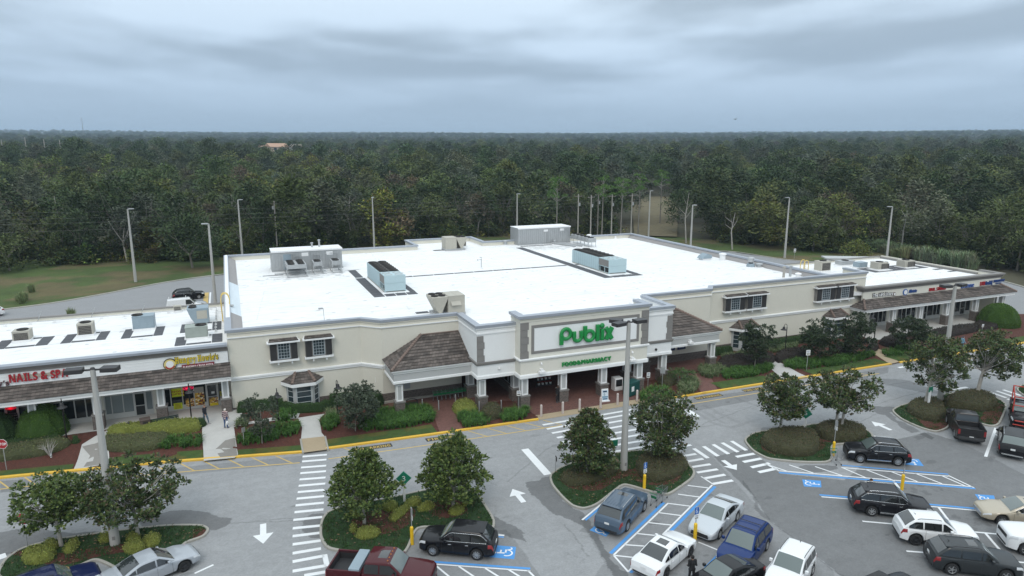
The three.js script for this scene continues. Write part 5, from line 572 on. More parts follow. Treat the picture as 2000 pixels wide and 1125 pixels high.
{ const t=thing('air_conditioner','slate unit with a sloping hood beside the taller store','air conditioner',[-3.6,RL,-74.3]);const s=new THREE.Shape();s.moveTo(-1.0,1.6);s.lineTo(0.95,1.6);s.lineTo(0.95,0.1);s.lineTo(-0.35,0.1);s.lineTo(-0.7,0.7);s.closePath();part(t,'casing',uvm(new THREE.ExtrudeGeometry(s,{ depth: 1.7,bevelEnabled: true,bevelSize: 0.02,bevelThickness: 0.02,bevelSegments: 1 }).translate(0,0,-1.7)),M.unitSlate);part(t,'filter',cbx(0.95,0.85,0.03,0.35,0.95,0.03),M.unitBeige);fan(t,-0.5,1.63,-0.6,0.36);fan(t,-0.5,1.63,-1.3,0.3);}
small(-5.9,RL,-81.0,0.75,0.65,0.5,M.unitBeige,'small split condenser by the rear edge of the left shop roof',{ grille: 1,fan: 0 });
const tile=(x0,x1,z0,z1,y,label)=>{ const l=[];const xm=[x0,x0 + (x1 - x0)*0.24,x1 - (x1 - x0)*0.24,x1];for (const [a,b] of [[xm[0],xm[1] - 0.06],[xm[2] + 0.06,xm[3]]]) { l.push([a,b,z0,lerp(z0,z1,0.62) - 0.04],[a,b,lerp(z0,z1,0.62) + 0.04,z1]);} l.push([xm[1],xm[2],z1 - 0.45,z1]);l.push([xm[1],xm[2],z0,z0 + 0.4]);return pads(label,l,y);};
tile(-20.3,-16.1,-74.5,-71.3,RL,'dark pads round the leftmost beige shop unit');tile(-15.1,-11.5,-74.6,-71.3,RL,'dark pads round the beige unit with a dark coil');tile(-10.2,-6.7,-74.6,-71.0,RL,'dark pads round the slate blue shop unit');tile(-5.4,-1.4,-69.5,-66.4,RL,'dark pads round the grey-green shop unit');tile(-5.2,-1.5,-74.6,-71.1,RL,'dark pads before the slate unit with the hood');
{ // little stands and a gas line along the rear edge
const t=thing('gas_pipe','thin gas pipe on short stands along the rear of the left shop roof','pipe',[-10,RL,-80.6]);part(t,'pipe',[rod([-12,0.25,0],[8,0.25,0.2],0.03),rod([8,0.25,0.2],[8,0.25,11],0.03)],M.galv);for (let i=0;i<10;i++) part(t,'stand',[cbx(0.25,0.14,0.2,-11.5 + i*2.1,0.08,0)],M.signWhite);for (let i=0;i<8;i++) part(t,'stand',[cbx(0.2,0.16,0.22,8,0.08,1 + i*1.3)],M.signWhite);for (const x of [-9,-4.2,0.5]) part(t,'stub',rod([x,0,-1.2],[x + 0.4,1.0,-1.3],0.035),M.galv);}
// right shop roof
small(82.3,RR,-75.9,1.9,1.5,1.4,M.unitBeige,'tan louvred unit at the left of the right shop roof',{ grille: 1 });small(91.4,RR,-73.6,2.0,1.1,1.5,M.unitBeige,'beige unit second from the end on the right shop roof',{ side: 1,grille: 1,gx: 0.4 });small(96.8,RR,-73.4,2.0,1.1,1.5,M.unitBeige,'beige unit nearest the end of the right shop roof',{ side: 1,grille: 1,gx: 0.4 });small(90.0,RR,-75.8,1.7,0.85,1.2,M.unitSlate,'slate unit between the tan units on the right shop roof',{ fan: 0 });small(89.8,RR,-78.5,2.6,0.7,1.5,M.galv,'low dark-topped unit at the rear of the right shop roof',{});
tile(88.6,94.4,-75.2,-71.8,RR,'dark pads round the second beige unit of the right roof');tile(94.6,100,-75.2,-71.8,RR,'dark pads round the last beige unit of the right roof');pads('scattered dark pads at the end of the right shop roof',[[98,98.9,-78.5,-78],[99.4,100.2,-77,-76.5],[99,100.6,-70.5,-69.9],[99.4,100.8,-68.4,-67.9],[96.5,97.4,-79.5,-79]],RR);
// vents on the main roof
const v=(x,z,r,h,label,m=M.galv,cap=1)=>{ const t=thing('roof_vent',label,'roof vent',[x,ROOF,z]);part(t,'stack',cyl(r,r,h,0,0,0,14),m);part(t,'flashing',cyl(r*2.2,r*1.2,0.1,0,0,0,14),M.signWhite);if (cap) part(t,'cap',[cyl(r*1.35,r*1.35,0.12,0,h,0,14),cyl(r*1.35,r*0.4,0.1,0,h + 0.12,0,14)],m);return t;};
v(67.6,-80.9,0.42,0.95,'white capped cylinder vent near the right parapet',M.signWhite);{ const t=thing('exhaust_fan','dark blue-grey upblast fan near the right parapet','exhaust fan',[67.6,ROOF,-74.9]);part(t,'base',cyl(0.62,0.5,0.55,0,0,0,16),M.unitSlate);part(t,'gap',cyl(0.3,0.3,0.2,0,0.55,0,12),M.black);part(t,'hood',[cyl(0.42,0.42,0.6,0,0.75,0,14),cyl(0.5,0.3,0.15,0,1.3,0,14)],M.galv);part(t,'curb',cyl(1.0,0.7,0.1,0,0,0,16),M.signWhite);} v(68.5,-74.2,0.38,0.45,'low mushroom vent right of the upblast fan');v(65.75,-66.7,0.16,1.35,'rusty pipe left of its twin near the front right coping',M.barkPale);v(67.05,-66.9,0.16,1.35,'grey pipe right of its twin near the front right coping');v(67.5,-66.0,0.3,0.5,'short white vent near the front right coping',M.signWhite);v(52.5,-107,0.22,0.5,'low vent by the right machine house');v(44.0,-109,0.3,0.6,'grey vent left of the right machine house');v(60.5,-109.0,0.35,0.9,'white cone vent at the rear edge of the roof',M.signWhite,1);v(66,-108.9,0.16,0.5,'small white cone at the rear right of the roof',M.signWhite,0);
{ const t=thing('roof_hood','low grey intake hood near the right parapet','roof hood',[65.9,ROOF,-82.3]);const s=new THREE.Shape();s.moveTo(-0.9,0.25);s.lineTo(0.9,0.25);s.lineTo(0.9,0.7);s.lineTo(0.1,0.95);s.lineTo(-0.55,0.6);s.closePath();part(t,'hood',uvm(new THREE.ExtrudeGeometry(s,{ depth: 1.3,bevelEnabled: false }).translate(0,0,-1.3)),M.unitSlate);part(t,'curb',cbx(1.5,0.28,1.1,0.1,0.1,-0.65),M.signWhite);}
{ const t=thing('weather_sensor','weather sensor on a short post in the middle of the white roof','sensor',[32.4,ROOF,-89.3]);part(t,'post',rod([0,0,0],[0,1.2,0],0.05),M.galv);part(t,'cups',[rod([-0.5,1.1,0],[0.1,1.2,0],0.03),new THREE.SphereGeometry(0.1,8,6).translate(-0.55,1.1,0),cbx(0.25,0.05,0.3,-0.1,1.45,0),rod([0,1.2,0],[0.05,1.5,0],0.02)],M.galv);}
{ const t=thing('roof_floodlight','pair of small floodlights on a thin post at the front of the roof','floodlight',[7.75,ROOF,-65.6]);part(t,'post',rod([0,0,0],[-0.06,1.5,0],0.025),M.galv);part(t,'lamp',cbx(0.4,0.1,0.3,-0.3,1.5,0),M.galv);part(t,'lamp',cbx(0.3,0.1,0.25,0.3,0.35,0.3).rotateY(0.3),M.galv);}
// yellow caged ladders at both parapets
const cage=(x,z,y0,y1,label)=>{ const t=thing('ladder_cage',label,'caged ladder',[x,y0,z]),h=y1 - y0;const hoops=[];for (const yy of [h,h - 0.5,0.4*h]) for (const s of [-1,1]) { } const L=[];for (const s of [-0.3,0.3]) { const c=new THREE.CatmullRomCurve3([[-0.35,0.1,s],[-0.35,h + 0.7,s],[-0.2,h + 1.1,s],[0.2,h + 1.1,s],[0.4,h + 0.7,s],[0.4,h - 0.2,s]].map((p)=>new THREE.Vector3(...p)));L.push(new THREE.TubeGeometry(c,24,0.05,6));} for (let i=0;i<7;i++) L.push(rod([-0.35,0.3 + i*h / 7,-0.3],[-0.35,0.3 + i*h / 7,0.3],0.025));part(t,'rail',L,M.cage);part(t,'step',cbx(0.8,0.06,0.7,0.4,h - 0.2,0),M.galv);return t;};
cage(-1.0,-74.4,RL,CO,'yellow caged ladder at the left parapet');{ const p=at(1560,511,9.3);const c=cage(70.2,-67.7,RR,CO,'yellow caged ladder at the right parapet');c.rotation.y=Math.PI;}
}
// ================================================================ PLANTS
const leafMat=new THREE.MeshStandardMaterial({ vertexColors: true,roughness: 0.62,side: THREE.DoubleSide }),leafDull=new THREE.MeshStandardMaterial({ vertexColors: true,roughness: 0.85,side: THREE.DoubleSide });
class Leaves { constructor() { this.p=[];this.c=[];this.i=[];}
leaf(x,y,z,L,W,dx,dy,dz,col,up=0) { // a folded diamond leaf pointing along d
const l=Math.hypot(dx,dy,dz)||1;dx /= l;dy /= l;dz /= l;let ux=R(-1,1),uy=R(-1,1) + up,uz=R(-1,1);let sx=dy*uz - dz*uy,sy=dz*ux - dx*uz,sz=dx*uy - dy*ux;const s=Math.hypot(sx,sy,sz)||1;sx*=W / s;sy*=W / s;sz*=W / s;const n=this.p.length / 3,mx=x + dx*L*0.5,my=y + dy*L*0.5,mz=z + dz*L*0.5;
this.p.push(x,y,z,mx + sx,my + sy,mz + sz,x + dx*L,y + dy*L,z + dz*L,mx - sx,my - sy,mz - sz);for (let k=0;k<4;k++) this.c.push(col[0],col[1],col[2]);this.i.push(n,n + 1,n + 2,n,n + 2,n + 3);}
blade(x,y,z,h,w,a,bend,col) { const n=this.p.length / 3,ca=Math.cos(a),sa=Math.sin(a),px=-sa*w,pz=ca*w;const P=[[0,0,1],[bend*0.35,h*0.72,0.9],[bend,h*(bend>h*0.7?0.75 : 0.98),0.1]];for (const [d,yy,k] of P) this.p.push(x + ca*d - px*k,y + yy,z + sa*d - pz*k,x + ca*d + px*k,y + yy,z + sa*d + pz*k);for (let k=0;k<6;k++) this.c.push(...col);for (const o of [0,2]) this.i.push(n + o,n + o + 1,n + o + 3,n + o,n + o + 3,n + o + 2);}
geo() { const g=new THREE.BufferGeometry();g.setAttribute('position',new THREE.Float32BufferAttribute(this.p,3));g.setAttribute('color',new THREE.Float32BufferAttribute(this.c,3));g.setIndex(this.i);const q=g.toNonIndexed();q.computeVertexNormals();q.setAttribute('uv',new THREE.BufferAttribute(new Float32Array(q.attributes.position.count*2),2));return q;} }
const PAL={ magnolia: [[0.030,0.060,0.016],[0.044,0.081,0.020],[0.074,0.108,0.026],[0.103,0.132,0.034],[0.039,0.064,0.022],[0.098,0.075,0.040]],magnoliaLight: [[0.040,0.077,0.015],[0.064,0.108,0.020],[0.105,0.149,0.029],[0.132,0.165,0.040],[0.055,0.086,0.020]],holly: [[0.018,0.037,0.016],[0.028,0.051,0.021],[0.037,0.062,0.025],[0.052,0.069,0.032]],grey: [[0.056,0.077,0.048],[0.075,0.094,0.056],[0.044,0.062,0.037]],hedge: [[0.022,0.055,0.012],[0.035,0.08,0.015],[0.05,0.10,0.018]],dome: [[0.035,0.085,0.010],[0.06,0.125,0.012],[0.085,0.155,0.016]],gold: [[0.176,0.209,0.038],[0.230,0.263,0.054],[0.135,0.176,0.030],[0.284,0.297,0.081]],burgundy: [[0.028,0.022,0.018],[0.042,0.030,0.024],[0.034,0.035,0.02]],brown: [[0.060,0.063,0.027],[0.090,0.083,0.036],[0.112,0.078,0.045],[0.068,0.083,0.030]],lily: [[0.039,0.110,0.015],[0.061,0.149,0.022],[0.088,0.182,0.033],[0.033,0.088,0.015]],varieg: [[0.10,0.15,0.06],[0.15,0.19,0.09],[0.06,0.11,0.03],[0.21,0.23,0.13]],mixed: [[0.075,0.088,0.035],[0.106,0.125,0.037],[0.056,0.075,0.027],[0.138,0.106,0.062],[0.150,0.175,0.062]] };
const pick=(p)=>{ const c=p[Math.floor(rnd()*p.length)],k=R(0.75,1.25);return [c[0]*k,c[1]*k,c[2]*k];};
const depthAt=(p)=>{ const dy=p[1] - CAM_H,f=p[0]*sY - p[2]*cY;return f*cP - dy*sP;};
const atD=(px,py,D)=>{ const r=ray(px,py),t=D / FOC;return [r[0]*t,CAM_H + r[1]*t,r[2]*t];};
// a broadleaf tree: [base px], crown box in the photograph gives real height, spread and lean
function tree(o) {
const base=gp(o.base[0],o.base[1],o.off ?? 0.12),D=depthAt(base),s=D / FOC,[l,t,r,b]=o.crown;const hw=(r - l) / 2*s - 0.32,hh=(b - t) / 2*s*1.03 - 0.22,mid=atD((l + r) / 2,(t + b) / 2,D),cy=mid[1] - base[1];const cx=(mid[0] - base[0]),cz=(mid[2] - base[2])*0.3;
reseed(o.seed||1);const g=thing(o.name||'magnolia_tree',o.label,'tree',base,0,o.group);const L=new Leaves(),limbs=[],n=Math.round((o.n||210)*1.02),pal=PAL[o.pal||'magnolia'];const tr=o.trunk||0.13,lean=[cx*0.5,0,cz*0.5];const top=[cx*0.7,cy + hh*0.2,cz*0.7];
const stems=o.stems||1;for (let k=0;k<stems;k++) { const dx=stems>1?(k - 0.5)*0.5 : 0;limbs.push(rod([dx,-0.2,0],[dx*1.6 + lean[0]*0.6,Math.max(0.6,cy - hh*0.8),lean[2]*0.6],tr,7,tr*0.8),rod([dx*1.6 + lean[0]*0.6,Math.max(0.6,cy - hh*0.8),lean[2]*0.6],[top[0] + dx,top[1],top[2]],tr*0.8,6,0.035));}
let made=0,tries=0;while (made<n&&tries++<n*30) { const a=R(0,6.2832),v=R(-1,1),rr=Math.pow(rnd(),0.42),q=Math.sqrt(1 - v*v);let x=Math.cos(a)*q*rr,z=Math.sin(a)*q*rr,y=v*rr;if (o.cone) { const k=clamp(lerp(1.18,0.28,Math.pow((y + 1) / 2,1.1)))*1.12;x*=k;z*=k;} const nz=fbm(x*2.1 + o.seed*3.1,y*2.1 + z*1.7 + 5,3);if (nz<(o.gap ?? 0.40) + 0.035) continue;const bulge=0.82 + 0.42*fbm(a*1.3 + o.seed,y*2.2,3);const X=cx + x*hw*bulge,Y=cy + y*hh*(y>0?1.0 : 0.96),Z=cz + z*hw*bulge;made++;
const m=o.per||36,cr=(o.cluster||0.36)*R(0.7,1.25),ls=o.leaf||0.175;for (let k=0;k<m;k++) { const e=Math.acos(R(-0.55,1)),f=R(0,6.2832),dx=Math.sin(e)*Math.cos(f),dz=Math.sin(e)*Math.sin(f),dy=Math.cos(e),d0=cr*R(0.2,0.75);L.leaf(X + dx*d0,Y + dy*d0*0.8,Z + dz*d0,ls*R(0.85,1.45),ls*0.40,dx,dy*0.9 + 0.25,dz,pick(pal),0.8);}
if (rr>0.5&&made % 5===0) { const k=R(0.05,0.5),st=[lerp(lean[0]*0.6,top[0],k),lerp(Math.max(0.6,cy - hh*0.8),top[1],k),lerp(lean[2]*0.6,top[2],k)];const mid2=[lerp(st[0],X,0.5),lerp(st[1],Y,0.5) - 0.1,lerp(st[2],Z,0.5)];limbs.push(rod(st,mid2,tr*0.28,5,tr*0.18),rod(mid2,[X,Y,Z],tr*0.18,4,0.01));} }
part(g,'trunk',limbs,o.bark||M.barkPale);part(g,'crown',L.geo(),leafMat);return g;
}
const IT='magnolias on the parking islands',ST='small trees along the storefront';
tree({ base: [120,1066],crown: [22,912,184,1034],seed: 11,pal: 'magnoliaLight',n: 200,gap: 0.43,label: 'broad oval magnolia at the left end of the left island',group: IT });
tree({ base: [270,1048],crown: [156,876,352,1022],seed: 12,n: 250,gap: 0.42,label: 'wide dark magnolia beside the left lamp pole',group: IT });
tree({ base: [712,1022],crown: [622,860,788,1006],seed: 13,pal: 'magnoliaLight',cone: 1,n: 270,label: 'conical magnolia left of the green number sign',group: IT });
tree({ base: [885,990],crown: [800,832,968,982],seed: 14,pal: 'magnoliaLight',cone: 1,n: 300,gap: 0.37,label: 'full conical magnolia right of the green number sign',group: IT });
tree({ base: [1145,932],crown: [1076,786,1214,926],seed: 15,cone: 1,n: 290,gap: 0.37,label: 'dark conical magnolia left of the middle lamp pole',group: IT });
tree({ base: [1285,902],crown: [1220,756,1368,892],seed: 16,n: 280,gap: 0.38,label: 'dark spreading magnolia right of the middle lamp pole',group: IT });
tree({ base: [1522,850],crown: [1470,720,1584,830],seed: 17,n: 210,gap: 0.40,label: 'magnolia over the left hedge of the hedge island',group: IT });
tree({ base: [1637,844],crown: [1570,712,1714,812],seed: 18,n: 230,stems: 2,gap: 0.40,label: 'two-stemmed magnolia over the right hedge of the hedge island',group: IT });
tree({ base: [1805,797],crown: [1760,650,1892,768],seed: 19,n: 250,gap: 0.40,trunk: 0.17,label: 'large magnolia left of the right lamp pole',group: IT });
tree({ base: [1906,776],crown: [1866,640,2004,742],seed: 20,n: 270,gap: 0.40,trunk: 0.2,label: 'large magnolia right of the right lamp pole',group: IT });
const sm={ leaf: 0.15,cluster: 0.30,per: 40,trunk: 0.06,bark: M.bark,name: 'ornamental_tree' };
tree({ ...sm,base: [512,866],crown: [468,760,550,852],seed: 31,n: 62,pal: 'grey',gap: 0.42,label: 'thin grey-green tree by the left end of the store wall',group: ST });
tree({ ...sm,base: [694,842],crown: [638,740,750,836],seed: 32,n: 190,pal: 'grey',gap: 0.36,label: 'dense grey-green tree before the corner left of the hip canopy',group: ST });
tree({ ...sm,base: [1473,722],crown: [1436,620,1516,706],seed: 33,n: 230,pal: 'holly',gap: 0.33,label: 'dark holly tree right of the right hip canopy',group: ST });
tree({ ...sm,base: [1601,706],crown: [1553,616,1642,702],seed: 34,n: 240,pal: 'holly',gap: 0.33,label: 'dark holly tree before the second bay window, left of its twin',group: ST });
tree({ ...sm,base: [1666,700],crown: [1634,606,1708,696],seed: 35,n: 240,pal: 'holly',gap: 0.33,label: 'dark holly tree where the store meets the right shop row',group: ST });
tree({ ...sm,base: [1774,690],crown: [1734,614,1816,684],seed: 36,n: 240,pal: 'holly',gap: 0.33,label: 'dark holly tree before the second shop of the right row',group: ST });
// bushes: a footprint, a height and a rounding; leaves over a dark core
function bush(name,label,poly,h,o={}) {
const { pal='hedge',round=0.3,leaf=0.1,dens=70,group,cat='shrub',ragged=0.06 }=o;let cx=0,cz=0;for (const p of poly) { cx+=p[0] / poly.length;cz+=p[1] / poly.length;} const off=o.off ?? 0.1,cy=G(cx,cz) + off;const g=thing(name,label,cat,[cx,cy,cz],0,group);reseed(Math.round((cx*31 + cz*17)*10));const L=new Leaves(),P=poly.map(([x,z])=>[x - cx,z - cz]);let x0=1e9,x1=-1e9,z0=1e9,z1=-1e9;for (const [x,z] of P) { x0=Math.min(x0,x);x1=Math.max(x1,x);z0=Math.min(z0,z);z1=Math.max(z1,z);}
const dist=(x,z)=>{ let m=1e9;for (let i=0,j=P.length - 1;i<P.length;j=i++) { const a=P[j],b=P[i],vx=b[0] - a[0],vz=b[1] - a[1],t=clamp(((x - a[0])*vx + (z - a[1])*vz) / (vx*vx + vz*vz||1));m=Math.min(m,Math.hypot(x - a[0] - vx*t,z - a[1] - vz*t));} return m;};
const n=Math.round((x1 - x0)*(z1 - z0)*dens*(1 + 1.2*h / Math.max(1,Math.min(x1 - x0,z1 - z0)))*1.25);const gy=(x,z)=>G(cx + x,cz + z) + off - cy;
const topAt=(x,z,d)=>{ const t=clamp(d / round);return h*((o.lift ?? 0.30) + (1 - (o.lift ?? 0.30))*Math.sqrt(1 - (1 - t)*(1 - t)))*(1 + ragged*3*(fbm((cx + x)*2.2,(cz + z)*2.2,3) - 0.5));};
for (let k=0;k<n;k++) { const x=R(x0,x1),z=R(z0,z1);if (!inPoly(P,x,z)) continue;const d=dist(x,z),T=topAt(x,z,d),y=gy(x,z) + T - Math.abs(R(0,1))*0.09 - (o.lift?R(0,0.1) : 0);L.leaf(x,y,z,leaf*R(0.7,1.4),leaf*0.34,R(-1,1),R(0.0,0.9),R(-1,1),pick(PAL[pal]),0.8);}
const per=[];for (let i=0;i<P.length;i++) { const a=P[i],b=P[(i + 1) % P.length],l=Math.hypot(a[0] - b[0],a[1] - b[1]),m=Math.round(l*h*dens*0.9);for (let k=0;k<m;k++) { const t=rnd(),x=lerp(a[0],b[0],t) + R(-0.05,0.05),z=lerp(a[1],b[1],t) + R(-0.05,0.05);L.leaf(x,gy(x,z) + R(0,1)*h*((o.lift ?? 0.30) + 0.2*rnd()),z,leaf*R(0.7,1.4),leaf*0.34,R(-1,1),R(-0.2,1),R(-1,1),pick(PAL[pal]));} }
part(g,'foliage',L.geo(),leafDull);// woody core as stepped slabs
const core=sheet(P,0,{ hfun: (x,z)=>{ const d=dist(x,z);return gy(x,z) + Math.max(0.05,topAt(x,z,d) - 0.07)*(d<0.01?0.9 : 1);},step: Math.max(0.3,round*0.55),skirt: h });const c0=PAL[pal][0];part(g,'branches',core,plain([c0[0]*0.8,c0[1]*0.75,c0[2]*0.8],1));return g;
}
const oval=(cx,cz,rx,rz,n=14,turn=0)=>{ const o=[];for (let i=0;i<n;i++) { const a=i / n*6.2832,x=Math.cos(a)*rx,z=Math.sin(a)*rz;o.push([cx + x*Math.cos(turn) - z*Math.sin(turn),cz + x*Math.sin(turn) + z*Math.cos(turn)]);} return o;};
const PO=(list)=>P2(list,0.1);const HG=(list,n=3)=>smoothLine(PO(list),n,true);
// topiary domes: from crown width in the photograph
function dome(l,t,r,b,label,pal='dome') { const base=gp((l + r) / 2,b,0.1),D=depthAt(base),s=D / FOC,w=(r - l) / 2*s;const topp=atD((l + r) / 2,t,D)[1] - base[1];return bush('round_topiary',label,oval(base[0] + 0.1,base[2] - w*0.75,w,w,18),topp*1.12,{ pal,lift: 0.12,round: w,leaf: 0.09,dens: 150,ragged: 0.01,cat: 'topiary' });}
dome(30,803,119,862,'large bright green dome topiary left of the black lamp post');dome(-42,818,25,868,'dark green dome topiary cut by the left edge','hedge');dome(1940,600,2012,640,'large green dome topiary at the end of the right shop row','dome');
const cube=(l,t,r,b,label,pal='hedge')=>{ const base=gp((l + r) / 2,b,0.1),s=depthAt(base) / FOC,w=(r - l) / 2*s,h=(b - t)*s*0.8;return bush('box_shrub',label,oval(base[0],base[2] - w*0.7,w,w*0.8,12),h,{ pal,round: 0.2,dens: 130,ragged: 0.02,leaf: 0.07,group: 'clipped box shrubs by the left walk' });};
cube(215,833,243,848,'clipped box shrub left end behind the gold hedge');cube(350,817,366,830,'clipped cube shrub right of the bench');cube(381,815,403,836,'clipped cube shrub beside the man in the dark jacket');cube(140,847,154,867,'small clipped cube shrub on the red mulch tip');cube(104,849,121,868,'dark clipped shrub at the foot of the big dome');
const bed=(label,px,h,pal,o={})=>bush(o.name||'hedge',label,HG(px,2),h,{ pal,cat: 'hedge',...o });
bed('gold-green hedge before the pizza shop',[[212,846],[250,838],[330,832],[388,828],[390,842],[330,850],[250,854],[214,856]],0.75,'gold',{ dens: 90 });bed('mixed rusty shrub mass below the gold hedge',[[206,858],[240,856],[330,852],[330,866],[300,880],[240,884],[206,880]],0.6,'mixed',{ ragged: 0.12 });
bed('low variegated shrubs before the big dome',[[-20,880],[40,872],[100,862],[140,866],[120,880],[80,892],[20,900],[-20,904]],0.6,'mixed',{ ragged: 0.12 });bed('low dark hedge behind the big dome',[[-20,874],[30,866],[115,856],[118,866],[60,876],[-20,884]],0.6,'hedge');
// dark clipped hedge at the foot of the store wall, stepping round the bay
{ const strip2=(pts,w)=>{ const L2=[],R2=[];pts.forEach((p,i)=>{ const a=pts[Math.max(0,i - 1)],b=pts[Math.min(pts.length - 1,i + 1)],dx=b[0] - a[0],dz=b[1] - a[1],l=Math.hypot(dx,dz);L2.push([p[0] - dz / l*w / 2,p[1] + dx / l*w / 2]);R2.unshift([p[0] + dz / l*w / 2,p[1] - dx / l*w / 2]);});return [...L2,...R2];};
bush('hedge','clipped dark hedge at the wall foot left of the bay window',strip2([[-0.6,-62.6],[3.4,-62.6]],0.9),0.95,{ round: 0.2,dens: 110,ragged: 0.02,leaf: 0.07,cat: 'hedge' });bush('hedge','clipped dark hedge curving round the bay window',strip2([[3.2,-62.2],[4.2,-61.3],[6.4,-61.2],[7.3,-62.1]],0.9),0.8,{ round: 0.2,dens: 110,ragged: 0.02,leaf: 0.07,cat: 'hedge' });bush('hedge','clipped dark hedge along the wall right of the bay window',strip2([[7.4,-62.5],[10.6,-62.4],[12.0,-61.1]],1.0),1.15,{ round: 0.2,dens: 110,ragged: 0.02,leaf: 0.07,cat: 'hedge' });
bush('hedge','clipped dark hedge at the wall foot right of the hip canopy',strip2([[50.0,-61.1],[51.6,-62.1],[54,-62.1]],0.9),0.95,{ round: 0.2,dens: 90,ragged: 0.02,leaf: 0.08,cat: 'hedge' });bush('hedge','long clipped dark hedge between the two right bay windows',strip2([[58.8,-62.2],[68.6,-62.2]],0.9),0.95,{ round: 0.2,dens: 90,ragged: 0.02,leaf: 0.08,cat: 'hedge' });bush('hedge','short dark hedge right of the second bay window',strip2([[73.3,-62.1],[74.6,-62.0]],0.8),0.9,{ round: 0.2,dens: 90,ragged: 0.02,leaf: 0.08,cat: 'hedge' });}
bed('bright yellow-green bush left of the entrance columns',[[884,800],[896,790],[915,789],[930,798],[930,808],[905,812],[888,808]],0.8,'gold',{ name: 'round_shrub',round: 0.6 });bed('round brown-green shrub before the left entrance column',[[940,808],[950,800],[970,798],[980,806],[975,818],[955,822],[942,816]],0.9,'brown',{ name: 'round_shrub',round: 0.6 });bed('round brown-green shrub left of the palm',[[1284,744],[1296,738],[1316,738],[1322,748],[1306,756],[1288,752]],0.8,'brown',{ name: 'round_shrub',round: 0.5 });
bed('dark burgundy hedge right of the hip canopy column',[[1402,712],[1420,702],[1470,698],[1508,698],[1512,708],[1490,718],[1440,722],[1405,722]],0.75,'burgundy');bed('dark burgundy hedge behind the white notice sign',[[1512,700],[1530,690],[1570,686],[1590,690],[1572,698],[1540,704],[1520,710]],0.7,'burgundy');bed('dark burgundy hedge under the paired holly trees',[[1618,688],[1640,678],[1664,680],[1660,690],[1636,696]],0.7,'burgundy');bed('dark burgundy shrub by the corner lamp post',[[1693,684],[1702,676],[1714,678],[1712,686],[1700,690]],0.7,'burgundy');bed('dark burgundy hedge before the first far shop',[[1716,672],[1740,662],[1768,662],[1770,672],[1740,680]],0.7,'burgundy');bed('long burgundy hedge before the middle far shops',[[1800,660],[1840,646],[1900,640],[1912,646],[1880,654],[1830,664],[1806,668]],0.7,'burgundy');bed('burgundy hedge beside the far dome',[[1898,638],[1930,628],[1950,634],[1944,644],[1910,648]],0.7,'burgundy');
// island hedges and gold shrubs
const ih=(label,px,h,pal,o)=>bush('hedge',label,chaikin(P2(px,0.1),2),h,{ pal,cat: 'hedge',dens: 80,off: 0.1,...o });
ih('low brown-green hedge under the left tree of the middle island',[[1092,936],[1110,922],[1150,916],[1195,914],[1210,920],[1190,932],[1150,948],[1110,952]],0.55,'brown',{ ragged: 0.1 });ih('oval brown-green hedge under the right tree of the middle island',[[1240,908],[1262,892],[1300,888],[1335,898],[1345,914],[1325,932],[1285,944],[1250,936]],0.7,'brown',{ ragged: 0.05 });
ih('round brown-green hedge, left of the pair on the hedge island',[[1482,868],[1498,850],[1540,844],[1590,850],[1602,872],[1592,890],[1550,894],[1508,886]],0.8,'brown',{ ragged: 0.04 });ih('round brown-green hedge, right of the pair on the hedge island',[[1588,844],[1610,832],[1650,830],[1688,842],[1694,854],[1670,864],[1630,864],[1604,858]],0.75,'brown',{ ragged: 0.04 });
ih('rusty brown hedge at the left of the far island',[[1770,800],[1784,788],[1815,784],[1844,796],[1846,812],[1832,826],[1800,820],[1776,810]],0.75,'brown',{ ragged: 0.06 });ih('brown hedge at the right of the far island',[[1842,786],[1870,774],[1910,770],[1946,784],[1946,798],[1920,806],[1870,800],[1846,796]],0.8,'brown',{ ragged: 0.06 });
let gi=0;const GS=['at the left tip of the left island','just left of the first island trunk','just right of the first island trunk','left of the lamp pole base','right of the lamp pole base','behind the silver sedan','close to the second island trunk','behind the left tree of the numbered island','at the near edge of the numbered island','small one left of the numbered island mulch','slanting across the numbered island middle','behind the slanting one on the numbered island','beside the green number sign post','between sign post and right tree of the numbered island','under the right tree of the numbered island','at the right of the numbered island','by the left tree of the middle island'];
for (const [px,h] of [[[[42,1090],[60,1078],[90,1072],[112,1080],[104,1096],[70,1106],[46,1102]],0.6],[[[84,1066],[100,1058],[116,1062],[112,1074],[92,1078]],0.5],[[[122,1078],[136,1062],[154,1056],[156,1066],[144,1080],[128,1084]],0.5],[[[190,1056],[204,1046],[220,1046],[218,1058],[200,1064]],0.5],[[[240,1072],[256,1060],[280,1060],[286,1074],[262,1084],[244,1082]],0.55],[[[276,1062],[296,1048],[314,1050],[312,1064],[290,1074]],0.55],[[[244,1052],[262,1044],[276,1048],[270,1056],[250,1060]],0.45],[[[682,1000],[692,992],[706,994],[706,1008],[690,1014]],0.55],[[[692,1048],[706,1036],[734,1034],[744,1042],[734,1052],[706,1056]],0.5],[[[682,1034],[690,1026],[698,1030],[696,1040],[686,1042]],0.4],[[[758,1016],[776,1000],[796,988],[804,992],[788,1008],[770,1022]],0.5],[[[744,994],[758,984],[776,984],[776,996],[758,1002]],0.5],[[[788,986],[806,976],[822,978],[820,988],[800,992]],0.45],[[[812,996],[832,984],[850,988],[842,998],[822,1002]],0.45],[[[876,1002],[886,992],[904,992],[908,1000],[896,1008],[880,1008]],0.45],[[[902,986],[912,980],[914,988],[906,992]],0.4],[[[1094,934],[1104,926],[1118,926],[1116,936],[1100,940]],0.4]]) { bush('gold_shrub','low gold-green shrub ' + GS[gi],chaikin(P2(px,0.1),2),h,{ pal: gi===16?'lily' : 'gold',round: 0.45,dens: 110,leaf: 0.09,ragged: 0.12,group: 'gold shrubs on the islands' });gi++;}
